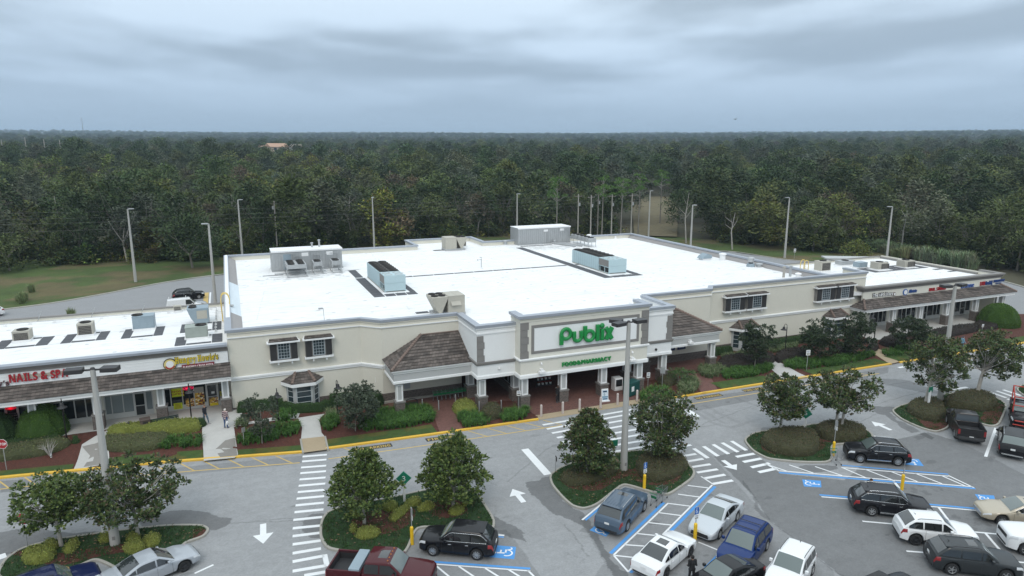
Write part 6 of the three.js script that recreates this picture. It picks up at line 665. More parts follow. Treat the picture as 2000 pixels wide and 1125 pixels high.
// strap-leaved ground cover: arching blades nobody could count
function straps(label,px,h,pal='lily',dens=9) { const P=chaikin(PO(px),2);reseed(Math.round(px[0][0]*7 + px[0][1]));const L=new Leaves();let x0=1e9,x1=-1e9,z0=1e9,z1=-1e9;for (const [x,z] of P) { x0=Math.min(x0,x);x1=Math.max(x1,x);z0=Math.min(z0,z);z1=Math.max(z1,z);} const n=Math.round((x1 - x0)*(z1 - z0)*dens*(1 + 1.2*h / Math.max(1,Math.min(x1 - x0,z1 - z0)))*1.25);for (let k=0;k<n;k++) { const x=R(x0,x1),z=R(z0,z1);if (!inPoly(P,x,z)) continue;const y=G(x,z) + 0.12,hh=h*R(0.75,1.2);for (let b=0;b<17;b++) L.blade(x + R(-0.08,0.08),y,z + R(-0.08,0.08),hh*R(0.7,1.1),0.022,R(0,6.2832),hh*R(0.25,0.95),pick(PAL[pal]));} return single('ground_cover',L.geo(),leafDull,label,null,null,'stuff');}
straps('green strap-leaved plants below the pizza shop walk',[[312,866],[340,856],[396,852],[398,872],[350,878],[314,880]],0.55);straps('pale striped strap-leaved clump by the store corner',[[458,828],[476,822],[486,828],[480,838],[460,838]],0.6,'varieg');straps('green strap-leaved bed before the thin grey tree',[[462,858],[500,842],[540,836],[586,830],[588,848],[540,860],[500,870],[466,872]],0.65);straps('green strap-leaved clump under the lamp posts',[[540,818],[552,808],[578,806],[580,818],[560,824],[544,826]],0.6);straps('strap-leaved bed left of the dense grey-green tree',[[626,830],[634,820],[660,816],[664,830],[650,842],[630,844]],0.65);straps('pale striped strap leaves by the walk corner',[[634,816],[642,806],[660,806],[658,816],[640,820]],0.55,'varieg');
straps('long bright green strap-leaved bed below the left hip canopy',[[700,836],[716,818],[740,806],[800,800],[846,796],[852,824],[810,834],[760,840],[704,846]],0.7);straps('green strap leaves left of the brick walk',[[892,812],[920,810],[956,818],[960,828],[930,836],[900,836]],0.65);straps('green strap leaves before the entrance column',[[976,814],[1000,804],[1034,804],[1036,814],[1010,824],[980,826]],0.65);straps('green strap leaves right of the entrance',[[1248,776],[1270,762],[1304,762],[1312,776],[1290,786],[1256,790]],0.7);straps('pale-edged strap leaves under the palm',[[1322,756],[1336,742],[1358,744],[1366,758],[1356,770],[1330,772]],0.7,'varieg');straps('variegated strap leaves right of the brick path',[[1362,726],[1376,716],[1404,716],[1414,728],[1396,740],[1374,740]],0.65,'varieg');straps('green strap-leaved bed below the burgundy hedge',[[1410,728],[1440,722],[1500,714],[1514,722],[1480,736],[1430,742],[1412,742]],0.6);straps('green strap-leaved bed along the diagonal walk',[[1528,712],[1560,706],[1640,700],[1700,690],[1712,698],[1660,712],[1580,722],[1536,722]],0.6);straps('pale striped plants before the right wall hedge',[[1500,682],[1520,674],[1556,670],[1558,680],[1530,688],[1506,690]],0.5,'varieg');straps('bluish strap leaves above the far yellow kerb',[[1720,688],[1760,678],[1800,676],[1806,688],[1770,696],[1730,698]],0.5);straps('pale striped plants behind the right burgundy hedge',[[1404,700],[1430,692],[1460,690],[1456,698],[1420,704]],0.5,'varieg');
// short turf on the islands and the lawn strips, and fallen leaves
{ const tuft=new Leaves();reseed(5);for (let b=0;b<10;b++) tuft.blade(R(-0.12,0.12),0,R(-0.12,0.12),R(0.05,0.1),0.012,R(0,6.28),R(0.02,0.07),[1,1,1].map((v)=>v*R(0.75,1.2)));const tg=tuft.geo(),spots=[];reseed(77);for (const k of Object.keys(ISL)) { const P=inset(ISL[k],0.12);let x0=1e9,x1=-1e9,z0=1e9,z1=-1e9;for (const [x,z] of P) { x0=Math.min(x0,x);x1=Math.max(x1,x);z0=Math.min(z0,z);z1=Math.max(z1,z);} const n=(x1 - x0)*(z1 - z0)*22;for (let i=0;i<n;i++) { const x=R(x0,x1),z=R(z0,z1);if (inPoly(P,x,z)&&fbm(x*0.9,z*0.9,3)>0.3) spots.push([x,0.112,z]);} }
const im=new THREE.InstancedMesh(tg,leafDull,spots.length),m=new THREE.Matrix4(),q=new THREE.Quaternion(),U=new THREE.Vector3(0,1,0);spots.forEach((p,i)=>{ q.setFromAxisAngle(U,R(0,6.28));const s=R(0.8,1.5);m.compose(new THREE.Vector3(...p),q,new THREE.Vector3(s,s,s));im.setMatrixAt(i,m);const k=R(0.6,1.3),d=rnd()<0.12;im.setColorAt(i,LIN((d?0.09 : 0.034)*k,(d?0.09 : 0.085)*k,(d?0.04 : 0.02)*k));});im.name=numbered('grass');scene.add(shade(im));tag(im,'short dark green turf on the parking islands',null,null,'stuff');
const lf=new THREE.BufferGeometry();lf.setAttribute('position',new THREE.Float32BufferAttribute([-0.09,0,0,0,0.025,0.04,0.1,0.01,0,-0.09,0,0,0.1,0.01,0,0,0.02,-0.045],3));lf.computeVertexNormals();const ls=[];for (const k of ['centre','mid','left','right','far']) { const P=inset(ISL[k],0.2);for (let i=0;i<2600;i++) { const c=P[Math.floor(rnd()*P.length)],x=c[0] + R(-5,5),z=c[1] + R(-4,4);if (inPoly(P,x,z)&&rnd()<0.13) ls.push([x,0.15,z]);} } const il=new THREE.InstancedMesh(lf,new THREE.MeshStandardMaterial({ roughness: 0.9,side: THREE.DoubleSide }),ls.length);ls.forEach((p,i)=>{ q.setFromAxisAngle(U,R(0,6.28));m.compose(new THREE.Vector3(...p),q,new THREE.Vector3(1,1,1).multiplyScalar(R(0.7,1.3)));il.setMatrixAt(i,m);const k=R(0.7,1.3);il.setColorAt(i,LIN(0.20*k,0.13*k,0.075*k));});il.name=numbered('fallen_leaves');scene.add(shade(il));tag(il,'tan fallen leaves scattered on the parking islands',null,null,'stuff');}
{ // pygmy palm by the brick path
const b=gp(1330,748,0.1),g=thing('palm','feathery green palm beside the brick path right of the entrance','palm',b);reseed(9);const t=[];for (const [x,z] of [[0,0],[-0.3,0.1],[0.25,0.2]]) t.push(rod([x,0,z],[x*2,1.1,z*2],0.09,7,0.07));part(g,'trunk',t,M.bark);for (let f=0;f<38;f++) { const L=new Leaves(),a=f*2.39996,el=R(0.05,1.1),len=R(1.2,1.75),o=[[0,0],[-0.6,0.2],[0.5,0.4]][f % 3];for (let k=2;k<16;k++) { const s=k / 15,d=Math.cos(el)*s*len,y=1.15 + Math.sin(el)*s*len - s*s*len*0.55;for (const sd of [-1,1]) { const w=0.34*Math.sin(Math.PI*Math.min(1,s*0.9 + 0.1));L.leaf(o[0] + Math.cos(a)*d,y,o[1] + Math.sin(a)*d,w + 0.08,0.022,Math.cos(a)*0.5 - sd*Math.sin(a),-0.25,Math.sin(a)*0.5 + sd*Math.cos(a),pick([[0.05,0.10,0.03],[0.075,0.13,0.035],[0.035,0.08,0.02]]));} } part(g,'frond',L.geo(),leafDull);} }
{ const b=gp(98,892,0.1),g=thing('bare_bush','leafless grey bush on the mulch before the big dome','bush',b);reseed(3);const t=[];for (let i=0;i<16;i++) { const a=R(0,6.28),m=[Math.cos(a)*0.3,R(0.5,0.8),Math.sin(a)*0.3],e=[Math.cos(a)*R(0.5,0.9),R(0.7,1.3),Math.sin(a)*R(0.5,0.9)];t.push(rod([0,0,0],m,0.025,5),rod(m,e,0.018,4,0.006),rod(m,[e[0]*0.6,e[1] + 0.2,e[2]*1.2],0.012,4,0.004));} part(g,'branches',t,M.barkPale);}
// ================================================================ VEHICLES
const paint=(r,g,b,metal=0.0,rough=0.34)=>new THREE.MeshPhysicalMaterial({ color: LIN(r,g,b),roughness: Math.max(rough,0.5),metalness: metal,specularIntensity: 0.2,clearcoat: r + g + b<0.3?0.55 : 0.85,clearcoatRoughness: 0.04 });
const VM={ glass: new THREE.MeshPhysicalMaterial({ color: LIN(0.012,0.014,0.015),roughness: 0.05,clearcoat: 1,clearcoatRoughness: 0.02 }),screen: new THREE.MeshPhysicalMaterial({ color: LIN(0.10,0.125,0.12),roughness: 0.08,clearcoat: 1,clearcoatRoughness: 0.02 }),darkScreen: new THREE.MeshPhysicalMaterial({ color: LIN(0.025,0.03,0.032),roughness: 0.06,clearcoat: 1,clearcoatRoughness: 0.02 }),tyre: plain([0.016,0.016,0.017],0.85),rim: plain([0.45,0.46,0.47],0.35,0.7),rimDark: plain([0.05,0.05,0.055],0.4,0.5),chrome: plain([0.62,0.63,0.64],0.2,0.85),trim: plain([0.022,0.022,0.024],0.6),lamp: new THREE.MeshPhysicalMaterial({ color: LIN(0.62,0.64,0.66),roughness: 0.1,clearcoat: 1 }),tail: new THREE.MeshPhysicalMaterial({ color: LIN(0.26,0.012,0.014),roughness: 0.15,clearcoat: 1 }),plate: plain([0.7,0.71,0.71],0.5),under: plain([0.012,0.012,0.012],0.9) };
const interp=(pts,x)=>{ if (x >= pts[0][0]) return pts[0][1];for (let i=1;i<pts.length;i++) if (x >= pts[i][0]) { const a=pts[i - 1],b=pts[i],t=(a[0] - x) / (a[0] - b[0]);return lerp(a[1],b[1],t*t*(3 - 2*t)*0.5 + t*0.5);} return pts[pts.length - 1][1];};
function gridGeo(rows) { const pos=[],n=rows[0].length;for (let i=0;i<rows.length - 1;i++) for (let k=0;k<n - 1;k++) { const a=rows[i][k],b=rows[i + 1][k],c=rows[i + 1][k + 1],d=rows[i][k + 1];pos.push(...a,...b,...c,...a,...c,...d);} const g=new THREE.BufferGeometry();g.setAttribute('position',new THREE.Float32BufferAttribute(pos,3));const m=mergeVertices(g,1e-4);return toCreasedNormals(m,0.6);}
const wheelCache={};
function wheelGeos(r,spokes) { const key=r + '_' + spokes;if (wheelCache[key]) return wheelCache[key];const pr=[[r*0.62,-0.11],[r*0.93,-0.115],[r,-0.08],[r,0.08],[r*0.93,0.115],[r*0.62,0.11]].map((p)=>new THREE.Vector2(p[0],p[1]));const tyre=new THREE.LatheGeometry(pr,28).rotateX(Math.PI / 2);const rim=[new THREE.TorusGeometry(r*0.62,0.022,6,28).translate(0,0,0.09),cyl(0.07,0.07,0.05,0,0,0,12).rotateX(Math.PI / 2).translate(0,0,0.07)];for (let i=0;i<spokes;i++) rim.push(cbx(r*0.56,r*0.13,0.035,r*0.33,0,0.085).rotateZ(i / spokes*6.2832));const back=new THREE.CylinderGeometry(r*0.61,r*0.61,0.06,24).rotateX(Math.PI / 2).translate(0,0,0.02);return wheelCache[key]=[tyre,merge(rim),back];}
const KIND={
suv: { L: 4.60,W: 1.87,H: 1.71,wb: 2.68,fo: 0.90,r: 0.365,top: (xF,xR,c)=>[[xF,0.74],[xF - 0.06,0.90],[xF - 0.2,0.99],[c + 0.15,1.08],[c - 0.2,1.08],[xR + 0.5,1.12],[xR + 0.12,1.10],[xR,0.80]],cowl: 0.36,wsl: 0.78,rr: 0.80,bb: 0.14,belt: 1.05,wroof: 0.76 },
sedan: { L: 4.85,W: 1.83,H: 1.45,wb: 2.80,fo: 0.98,r: 0.335,top: (xF,xR,c)=>[[xF,0.56],[xF - 0.08,0.68],[xF - 0.3,0.77],[c + 0.2,0.93],[c - 0.2,0.95],[xR + 1.15,0.99],[xR + 0.6,1.01],[xR + 0.08,0.97],[xR,0.66]],cowl: 0.40,wsl: 0.92,rr: 1.72,bb: 0.66,belt: 0.94,wroof: 0.72 },
truck: { L: 5.85,W: 2.02,H: 1.92,wb: 3.68,fo: 0.96,r: 0.40,top: (xF,xR,c)=>[[xF,0.92],[xF - 0.06,1.10],[xF - 0.2,1.18],[c + 0.1,1.26],[c - 0.2,1.28],[xR + 2.05,1.28],[xR + 1.95,0.84],[xR,0.84]],cowl: 0.62,wsl: 0.72,rr: 2.2,bb: 2.02,belt: 1.26,wroof: 0.80 },
van: { L: 4.75,W: 1.80,H: 1.95,wb: 3.06,fo: 0.86,r: 0.33,top: (xF,xR,c)=>[[xF,0.72],[xF - 0.07,0.86],[xF - 0.25,0.95],[c + 0.1,1.12],[c - 0.3,1.14],[xR + 0.1,1.14],[xR,1.0]],cowl: 0.05,wsl: 0.70,rr: 0.22,bb: 0.03,belt: 1.1,wroof: 0.84 }
};
function car(o) {
const K={ ...KIND[o.kind],...(o.dim||{}) },{ L,W,H,wb,fo,r }=K,xF=wb / 2 + fo,xR=xF - L,hw=W / 2,cowl=wb / 2 - K.cowl,tp=K.top(xF,xR,cowl),top=(x)=>interp(tp,x);
let pos,th;if (o.at) { pos=o.at;th=o.turn;} else { const f=gp(...o.fw),q=gp(...o.rw);th=Math.atan2(-(f[2] - q[2]),f[0] - q[0]);const s=o.side==='R'?1 : -1,rx=Math.sin(th),rz=Math.cos(th),tw=W - 0.06;let m=[(f[0] + q[0]) / 2,0,(f[2] + q[2]) / 2];if (o.anchor==='f') m=[f[0] - Math.cos(th)*wb / 2,0,f[2] + Math.sin(th)*wb / 2];if (o.anchor==='r') m=[q[0] + Math.cos(th)*wb / 2,0,q[2] - Math.sin(th)*wb / 2];pos=[m[0] - rx*s*tw / 2,G(m[0],m[2]) + 0.005,m[2] - rz*s*tw / 2];}
const g=thing(o.name,o.label,o.cat||'car',pos,th,o.group),P=o.paint;
const bot=(x)=>{ let b=0.24 + 0.05*sstep(xF - 0.5,xF,x) + 0.08*sstep(xR + 0.5,xR,x);for (const a of [wb / 2,-wb / 2]) { const d=(r + 0.07) ** 2 - (x - a) ** 2;if (d>0) b=Math.max(b,r + Math.sqrt(d)*0.98);} return b;};
const wid=(x)=>{ const tf=clamp((xF - x) / 0.75),tr=clamp((x - xR) / 0.5);return hw*(0.72 + 0.28*Math.sqrt(1 - (1 - tf) ** 2))*(0.86 + 0.14*Math.sqrt(1 - (1 - tr) ** 2));};
const half=(x)=>{ const w=wid(x),t=top(x),b=Math.min(bot(x),t - 0.12),h=t - b;return [[0,b],[0.84*w,b],[0.975*w,b + Math.min(0.06,h*0.2)],[1.0*w,b + 0.3*h],[1.0*w,b + 0.62*h],[0.985*w,t - Math.min(0.10,h*0.3)],[0.95*w,t - Math.min(0.035,h*0.1)],[0.86*w,t],[0.5*w,t + 0.025],[0,t + 0.035]];};
const xs=[];for (let i=0;i <= 74;i++) { const t=i / 74;xs.push(lerp(xF,xR,t));} for (const a of [0.02,0.05]) { xs.push(xF - a,xR + a);} xs.sort((a,b)=>b - a);
const rows=xs.map((x)=>{ const h=half(x);return [...h.map(([z,y])=>[x,y,z]),...h.slice(0,-1).reverse().map(([z,y])=>[x,y,-z])];});const body=[gridGeo(rows)];for (const rw of [rows[0],rows[rows.length - 1]]) { const c=[rw[0][0],0.6,0];const p=[];for (let k=0;k<rw.length - 1;k++) p.push(...c,...rw[k],...rw[k + 1]);const e=new THREE.BufferGeometry();e.setAttribute('position',new THREE.Float32BufferAttribute(p,3));e.computeVertexNormals();body.push(e);}
// greenhouse
const xr0=cowl - K.wsl,xr1=xR + K.rr,xb=xR + K.bb,beltY=(x)=>top(clamp(x,xb,cowl)) - 0.01,hh=(x)=>x>xr0?lerp(H,top(cowl),Math.pow((x - xr0) / (cowl - xr0),1.12)) : x<xr1?lerp(H - 0.05,top(xb),Math.pow((xr1 - x) / Math.max(0.01,xr1 - xb),1.2)) : H - 0.05*(((x - xr0) / (xr1 - xr0)) ** 2),wr=hw*K.wroof,wb2=hw*0.935,WY=(x,y)=>{ const b=beltY(x);return lerp(wb2,wr,clamp((y - b) / (H - b)))*(1 - 0.05*sstep(xr0,cowl,x) - 0.04*sstep(xr1,xb,x));};
const gx=[];for (let i=0;i <= 36;i++) gx.push(lerp(cowl,xb,i / 36));const gh=(x)=>{ const b=beltY(x) - 0.05,t=Math.max(hh(x),b + 0.05),w=WY(x,t);return [[WY(x,b),b],[WY(x,lerp(b,t,0.5)) + 0.012,lerp(b,t,0.5)],[w + 0.005,t - 0.045],[w - 0.035,t - 0.008],[w*0.55,t + 0.018],[0,t + 0.026]];};body.push(gridGeo(gx.map((x)=>{ const h=gh(x);return [...h.map(([z,y])=>[x,y,z]),...h.slice(0,-1).reverse().map(([z,y])=>[x,y,-z])];})));
if (o.kind==='truck') { const f=xb - 0.02,y0=0.82,y1=1.30,t=0.11;for (const s of [-1,1]) body.push(rbx(f - xR - 0.04,y1 - 0.55,t,0.03,(f + xR) / 2,(y1 + 0.55) / 2 + 0.1,s*(hw - t / 2 - 0.006)));body.push(rbx(0.09,y1 - y0 + 0.25,W - 0.1,0.03,xR + 0.05,(y0 + y1) / 2 - 0.08,0),rbx(0.08,y1 - y0,W - 0.24,0.02,f - 0.03,(y0 + y1) / 2,0));part(g,'bed_liner',[cbx(f - xR - 0.2,0.03,W - 0.26,(f + xR) / 2,0.895,0),...[-1,1].map((s)=>cbx(f - xR - 0.2,0.36,0.02,(f + xR) / 2,1.08,s*(hw - 0.135))),cbx(0.02,0.36,W - 0.28,xR + 0.11,1.08,0),cbx(f - xR,0.03,0.115,(f + xR) / 2,y1 + 0.012,hw - 0.065),cbx(f - xR,0.03,0.115,(f + xR) / 2,y1 + 0.012,-hw + 0.065)],VM.trim);if (o.cover) part(g,'bed_tool_box',rbx(0.6,0.22,W - 0.1,0.02,f - 0.4,y1 + 0.1,0),M.unitSlate);}
part(g,'body',body,P);
const patch=(x0,x1,v0,v1,s,off=0.006,nx=8)=>{ const rr=[];for (let i=0;i <= nx;i++) { const x=lerp(x0,x1,i / nx),h=half(x),row=[];for (let k=0;k <= 4;k++) { const v=lerp(v0,v1,k / 4),j=Math.min(8,Math.floor(v)),f=v - j;row.push([x + (x>0?off : -off)*0.5,lerp(h[j][1],h[j + 1][1],f) + (v>6?off : 0),s*(lerp(h[j][0],h[j + 1][0],f) + off)]);} rr.push(row);} return gridGeo(rr);};
// glass
const pane=(x0,x1,m,off=0.012,nx=10)=>{ const rr=[];for (let i=0;i <= nx;i++) { const x=lerp(x0,x1,i / nx),t=hh(x),w=WY(x,t) - m,row=[];for (let k=-4;k <= 4;k++) { const q=k / 4;row.push([x,t + off + 0.022*(1 - q*q),q*w]);} rr.push(row);} return gridGeo(rr);};
part(g,'windscreen',pane(xr0 + 0.05,cowl - 0.06,0.075),o.screen||VM.screen);if (o.kind!=='van') part(g,'rear_window',pane(xr1 - 0.04,lerp(xr1,xb,0.86),0.09),o.rear||VM.darkScreen);
const sideWin=(x0,x1,s)=>{ const rr=[];for (let i=0;i <= 12;i++) { const x=lerp(x0,x1,i / 12),y0=beltY(x) + 0.035,y1=Math.max(y0,Math.min(H - 0.13,hh(x) - 0.10)),row=[];for (let k=0;k <= 3;k++) { const y=lerp(y0,y1,k / 3);row.push([x,y,s*(WY(x,y) + 0.02)]);} rr.push(row);} return gridGeo(rr);};
const wins=o.kind==='truck'?[[cowl - 0.28,-0.1 + (cowl + xb) / 2],[(cowl + xb) / 2 - 0.17,xb + 0.14]] : o.kind==='sedan'?[[cowl - 0.35,0.02],[-0.06,-1.02],[-1.07,xb + 0.35]] : o.kind==='van'?[[cowl - 0.2,cowl - 1.25]] : [[cowl - 0.32,0.12],[0.04,-0.92],[-1.0,xb + 0.28]];
for (const s of [-1,1]) for (const [a,b] of wins) part(g,'side_window',sideWin(a,b,s),VM.glass);
// trim round the windows, handles, seams, mirrors, lamps
for (const s of [-1,1]) { const tr=[];const a=wins[0][0],b=wins[wins.length - 1][1];let pv=null;for (let i=0;i <= 16;i++) { const x=lerp(a,b,i / 16),p=[x,beltY(x) + 0.02,s*(WY(x,beltY(x)) + 0.022)];if (pv) tr.push(rod(pv,p,o.chrome?0.014 : 0.010,4));pv=p;} if (o.chrome) { pv=null;for (let i=0;i <= 16;i++) { const x=lerp(a,b,i / 16),y=Math.max(beltY(x) + 0.02,Math.min(H - 0.12,hh(x) - 0.085)),p=[x,y,s*(WY(x,y) + 0.024)];if (pv) tr.push(rod(pv,p,0.014,4));pv=p;} } part(g,'window_trim',tr,o.chrome?VM.chrome : VM.trim);
const sm=[];for (const x of [wins[0][0] + 0.12,wins[0][1] - 0.04,wins[1]?Math.max(wins[1][1],-wb / 2 + r + 0.12) : xb]) sm.push(cbx(0.012,top(x) - bot(x) - 0.12,0.006,x,(top(x) + bot(x)) / 2,s*(wid(x) + 0.001)));part(g,'door_seam',sm,VM.trim);const hd=[];for (const w of wins.slice(0,2)) hd.push(rbx(0.19,0.035,0.03,0.01,w[1] + 0.17,top(w[1]) - 0.17,s*(wid(w[1]) + 0.012)));part(g,'door_handle',hd,o.chrome?VM.chrome : P);
part(g,'mirror',rbx(0.13,0.15,0.2,0.04,cowl - 0.42,top(cowl) + 0.09,s*(hw + 0.07)),o.mirror||P);part(g,'headlight',patch(xF - 0.46,xF - 0.03,4.5,5.9,s),VM.lamp);part(g,'tail_light',o.kind==='truck'?cbx(0.06,0.42,0.16,xR + 0.02,1.05,s*(hw - 0.1)) : patch(xR + 0.34,xR + 0.01,4.2,5.8,s),VM.tail);
if (o.clad) part(g,'cladding',[patch(wb / 2 - r - 0.1,-wb / 2 + r + 0.1,1.0,2.8,s,0.008)],VM.trim);if (o.sill) part(g,'sill_trim',patch(wb / 2 - r - 0.12,-wb / 2 + r + 0.12,2.0,2.6,s,0.012),VM.chrome);
if (o.rails) { const rp=[];let q=null;for (let i=0;i <= 8;i++) { const x=lerp(xr0 - 0.12,xr1 + 0.12,i / 8),p=[x,hh(x) + (i===0||i===8?0.02 : 0.065),s*(wr - 0.07)];if (q) rp.push(rod(q,p,0.018,5));q=p;} part(g,'roof_rail',rp,o.rails==='chrome'?VM.chrome : VM.trim);} }
part(g,'grille',[cbx(0.03,0.2,W*0.58,xF + 0.004,top(xF - 0.06) - 0.17,0),cbx(0.03,0.12,W*0.62,xF + 0.003,0.40,0)],o.grille||VM.trim);part(g,'bumper_trim',[cbx(0.04,0.1,W*0.72,xR - 0.004,0.40,0)],o.bump||VM.trim);part(g,'plate',cbx(0.02,0.13,0.31,xR - 0.012,o.kind==='sedan'?0.80 : o.kind==='truck'?0.66 : 0.86,0),VM.plate);if (o.kind==='truck') part(g,'rear_bumper',rbx(0.16,0.2,W - 0.12,0.04,xR - 0.03,0.56,0),o.bump||VM.chrome);
part(g,'underbody',cbx(L - 0.5,0.5,W*0.72,(xF + xR) / 2,0.46,0),VM.under);
if (o.sunroof) part(g,'sunroof',pane(xr0 - 0.22,xr0 - o.sunroof,wr*0.42,0.012,4),VM.glass);if (o.ribs) { const rb=[];for (let i=-2;i <= 2;i++) rb.push(cbx(xr0 - xr1 - 0.5,0.012,0.05,(xr0 + xr1) / 2 - 0.15,H + 0.0,i*0.2));part(g,'roof_ribs',rb,P);} if (o.crossbars) part(g,'cross_bar',[rod([-0.15,H + 0.07,-wr + 0.1],[-0.15,H + 0.07,wr - 0.1],0.02),rod([-0.95,H + 0.07,-wr + 0.1],[-0.95,H + 0.07,wr - 0.1],0.02)],VM.trim);if (o.antenna) part(g,'antenna',rod([xr1 + 0.2,H - 0.01,0],[xr1 + 0.08,H + 0.1,0],0.022,5,0.008),VM.trim);if (o.markers) for (let i=-2;i <= 2;i++) part(g,'roof_marker',new THREE.SphereGeometry(0.045,8,6).translate(xr0 - 0.12,H + 0.02,i*0.3),plain([0.4,0.14,0.03],0.3));
if (o.spoiler) part(g,'spoiler',rbx(0.3,0.04,wr*1.8,0.015,xr1 - 0.02,H - 0.035,0),P);
const [ty,ri,bk]=wheelGeos(r,o.spokes||5);for (const x of [wb / 2,-wb / 2]) for (const s of [-1,1]) { const w=new THREE.Group();w.name='wheel';g.add(w);w.position.set(x,r,s*(hw - 0.13));if (s<0) w.rotation.y=Math.PI;part(w,'tyre',ty,VM.tyre);part(w,'rim',ri,o.rim||VM.rim);part(w,'brake_disc',bk,VM.rimDark);}
return g;
}
const black=paint(0.006,0.006,0.008),white=paint(0.74,0.75,0.76),silver=paint(0.42,0.44,0.47,0.35);
const CARS={};
const Zx=(x0,y0,s,x,y)=>[x0 + x / s,y0 + y / s];
car({ kind: 'suv',name: 'wagon',label: 'black wagon parked nose-left beside the numbered island',paint: black,fw: [846,1087],rw: [930,1095],side: 'L',chrome: 1,spokes: 10,spoiler: 1,rim: VM.rim });
{ const p=at(742,1100,1.2);car({ kind: 'truck',name: 'pickup_truck',label: 'maroon pickup with a roof light row at the bottom edge',cat: 'pickup',paint: paint(0.062,0.006,0.010),at: [p[0] + 0.2,0,p[2] + 0.35],turn: 0.02 + Math.atan2(-(g2(1040,1115)[1] - g2(790,1093)[1]),g2(1040,1115)[0] - g2(790,1093)[0]),cover: 1,markers: 1,sunroof: 0.75,spokes: 6 });}
car({ kind: 'suv',name: 'wagon',label: 'grey-blue wagon beside the middle island',paint: paint(0.070,0.105,0.15,0.25),fw: [1261,997],rw: [1226,1038],side: 'R',anchor: 'r',dim: { L: 4.95,W: 1.93,H: 1.73,wb: 2.85 },rails: 'chrome',ribs: 1,sunroof: 0.62,spoiler: 1,spokes: 10 });
car({ kind: 'sedan',name: 'sedan',label: 'silver sedan facing the yellow sign post of the middle rows',paint: paint(0.52,0.55,0.58,0.3),fw: [1405,1054],rw: [1441,1017],side: 'L',dim: { L: 5.0,W: 1.86,H: 1.44,wb: 2.77,fo: 1.05 },chrome: 1,spokes: 10 });
car({ kind: 'sedan',name: 'sedan',label: 'white sedan with a dark sunroof in front of the silver sedan',paint: white,fw: [1349,1088],rw: [1306,1126],side: 'R',anchor: 'f',dim: { L: 4.9,W: 1.86,H: 1.46,wb: 2.8 },sunroof: 0.75,spokes: 5,rim: VM.rimDark });
car({ kind: 'suv',name: 'wagon',label: 'dark royal blue wagon with a roof rack',paint: paint(0.001,0.022,0.12),fw: [1464,1122],rw: [1498,1076],side: 'L',anchor: 'r',dim: { L: 4.9,W: 1.95,H: 1.74,wb: 2.85,wsl: 0.85 },rails: 'dark',crossbars: 1,spokes: 8,screen: VM.screen });
car({ kind: 'suv',name: 'wagon',label: 'white boxy wagon with two dark roof rails at the bottom edge',paint: white,fw: [1556,1174],rw: [1587,1124],side: 'L',anchor: 'r',dim: { L: 4.25,W: 1.8,H: 1.68,wb: 2.57,rr: 0.4,wroof: 0.82 },rails: 'dark',antenna: 1,spokes: 5 });
car({ kind: 'sedan',name: 'sedan',label: 'black car roof just visible below the dark blue wagon',paint: black,fw: [1405,1180],rw: [1472,1146],side: 'L',anchor: 'r',spokes: 5 });
{ const p=at(1665,1128,1.3);car({ kind: 'truck',name: 'pickup_truck',label: 'black pickup corner at the bottom edge right of the white boxy wagon',cat: 'pickup',paint: black,at: [p[0] + 0.6,0,p[2] + 1.5],turn: Math.PI*0.02 });}
car({ kind: 'suv',name: 'wagon',label: 'dark navy wagon cut by the bottom edge at the left island',paint: paint(0.006,0.012,0.055,0.1),at: (()=>{ const p=at(112,1112,1.6);return [p[0] - 0.3,0,p[2] + 0.15];})(),turn: 0.33,ribs: 1,rails: 'dark',spokes: 5 });
car({ kind: 'sedan',name: 'sedan',label: 'silver-grey sedan beside the left island',paint: paint(0.40,0.425,0.46,0.35),fw: [362,1117],rw: [258,1160],side: 'R',anchor: 'f',dim: { L: 4.88,W: 1.85,H: 1.46,wb: 2.82 },spokes: 10,rim: VM.rimDark,screen: VM.darkScreen });
{ const p=at(364,1128,1.44);car({ kind: 'sedan',name: 'sedan',label: 'white car roof just showing below the silver-grey sedan',paint: white,at: [p[0] - 0.3,0,p[2] + 0.85],turn: 0.33,spokes: 5 });}
car({ kind: 'suv',name: 'wagon',label: 'black wagon with bright wheels beside the hedge island',paint: black,fw: [1680,905],rw: [1753,911],side: 'L',chrome: 1,spokes: 10,dim: { L: 4.55,H: 1.66 },sill: 1,rails: 'chrome' });
const blackS=car({ kind: 'suv',name: 'wagon',label: 'black wagon with an open far door beside a crouching person',paint: paint(0.010,0.010,0.013),fw: [1782,1018],rw: [1702,1009],side: 'R',anchor: 'r',dim: { L: 4.8,W: 1.9,H: 1.70,wb: 2.77 },chrome: 1,sill: 1,rails: 'chrome',antenna: 1,spokes: 7,spoiler: 1 });
car({ kind: 'suv',name: 'wagon',label: 'white wagon with black cladding in the right rows',paint: white,fw: [1882,1076],rw: [1788,1066],side: 'R',anchor: 'r',dim: { L: 4.42,W: 1.81,H: 1.66,wb: 2.64 },clad: 1,rails: 'dark',antenna: 1,spokes: 8,rim: VM.rimDark,mirror: white });
car({ kind: 'suv',name: 'wagon',label: 'dark grey wagon with a panoramic roof at the lower right',paint: paint(0.030,0.034,0.037,0.2),fw: [1956,1136],rw: [1858,1124],side: 'R',anchor: 'r',dim: { L: 4.63,W: 1.87,H: 1.66,wb: 2.75 },sunroof: 0.7,rails: 'dark',antenna: 1,spoiler: 1,spokes: 5 });
car({ kind: 'sedan',name: 'sedan',label: 'beige sedan facing left at the right edge',paint: paint(0.42,0.37,0.29,0.2),fw: [1956,1026],rw: [2048,1036],side: 'L',anchor: 'f',dim: { L: 5.2,W: 1.9,H: 1.44,wb: 2.93,fo: 1.1 },sunroof: 0.8,chrome: 1,spokes: 7,rim: VM.chrome,grille: VM.rim });
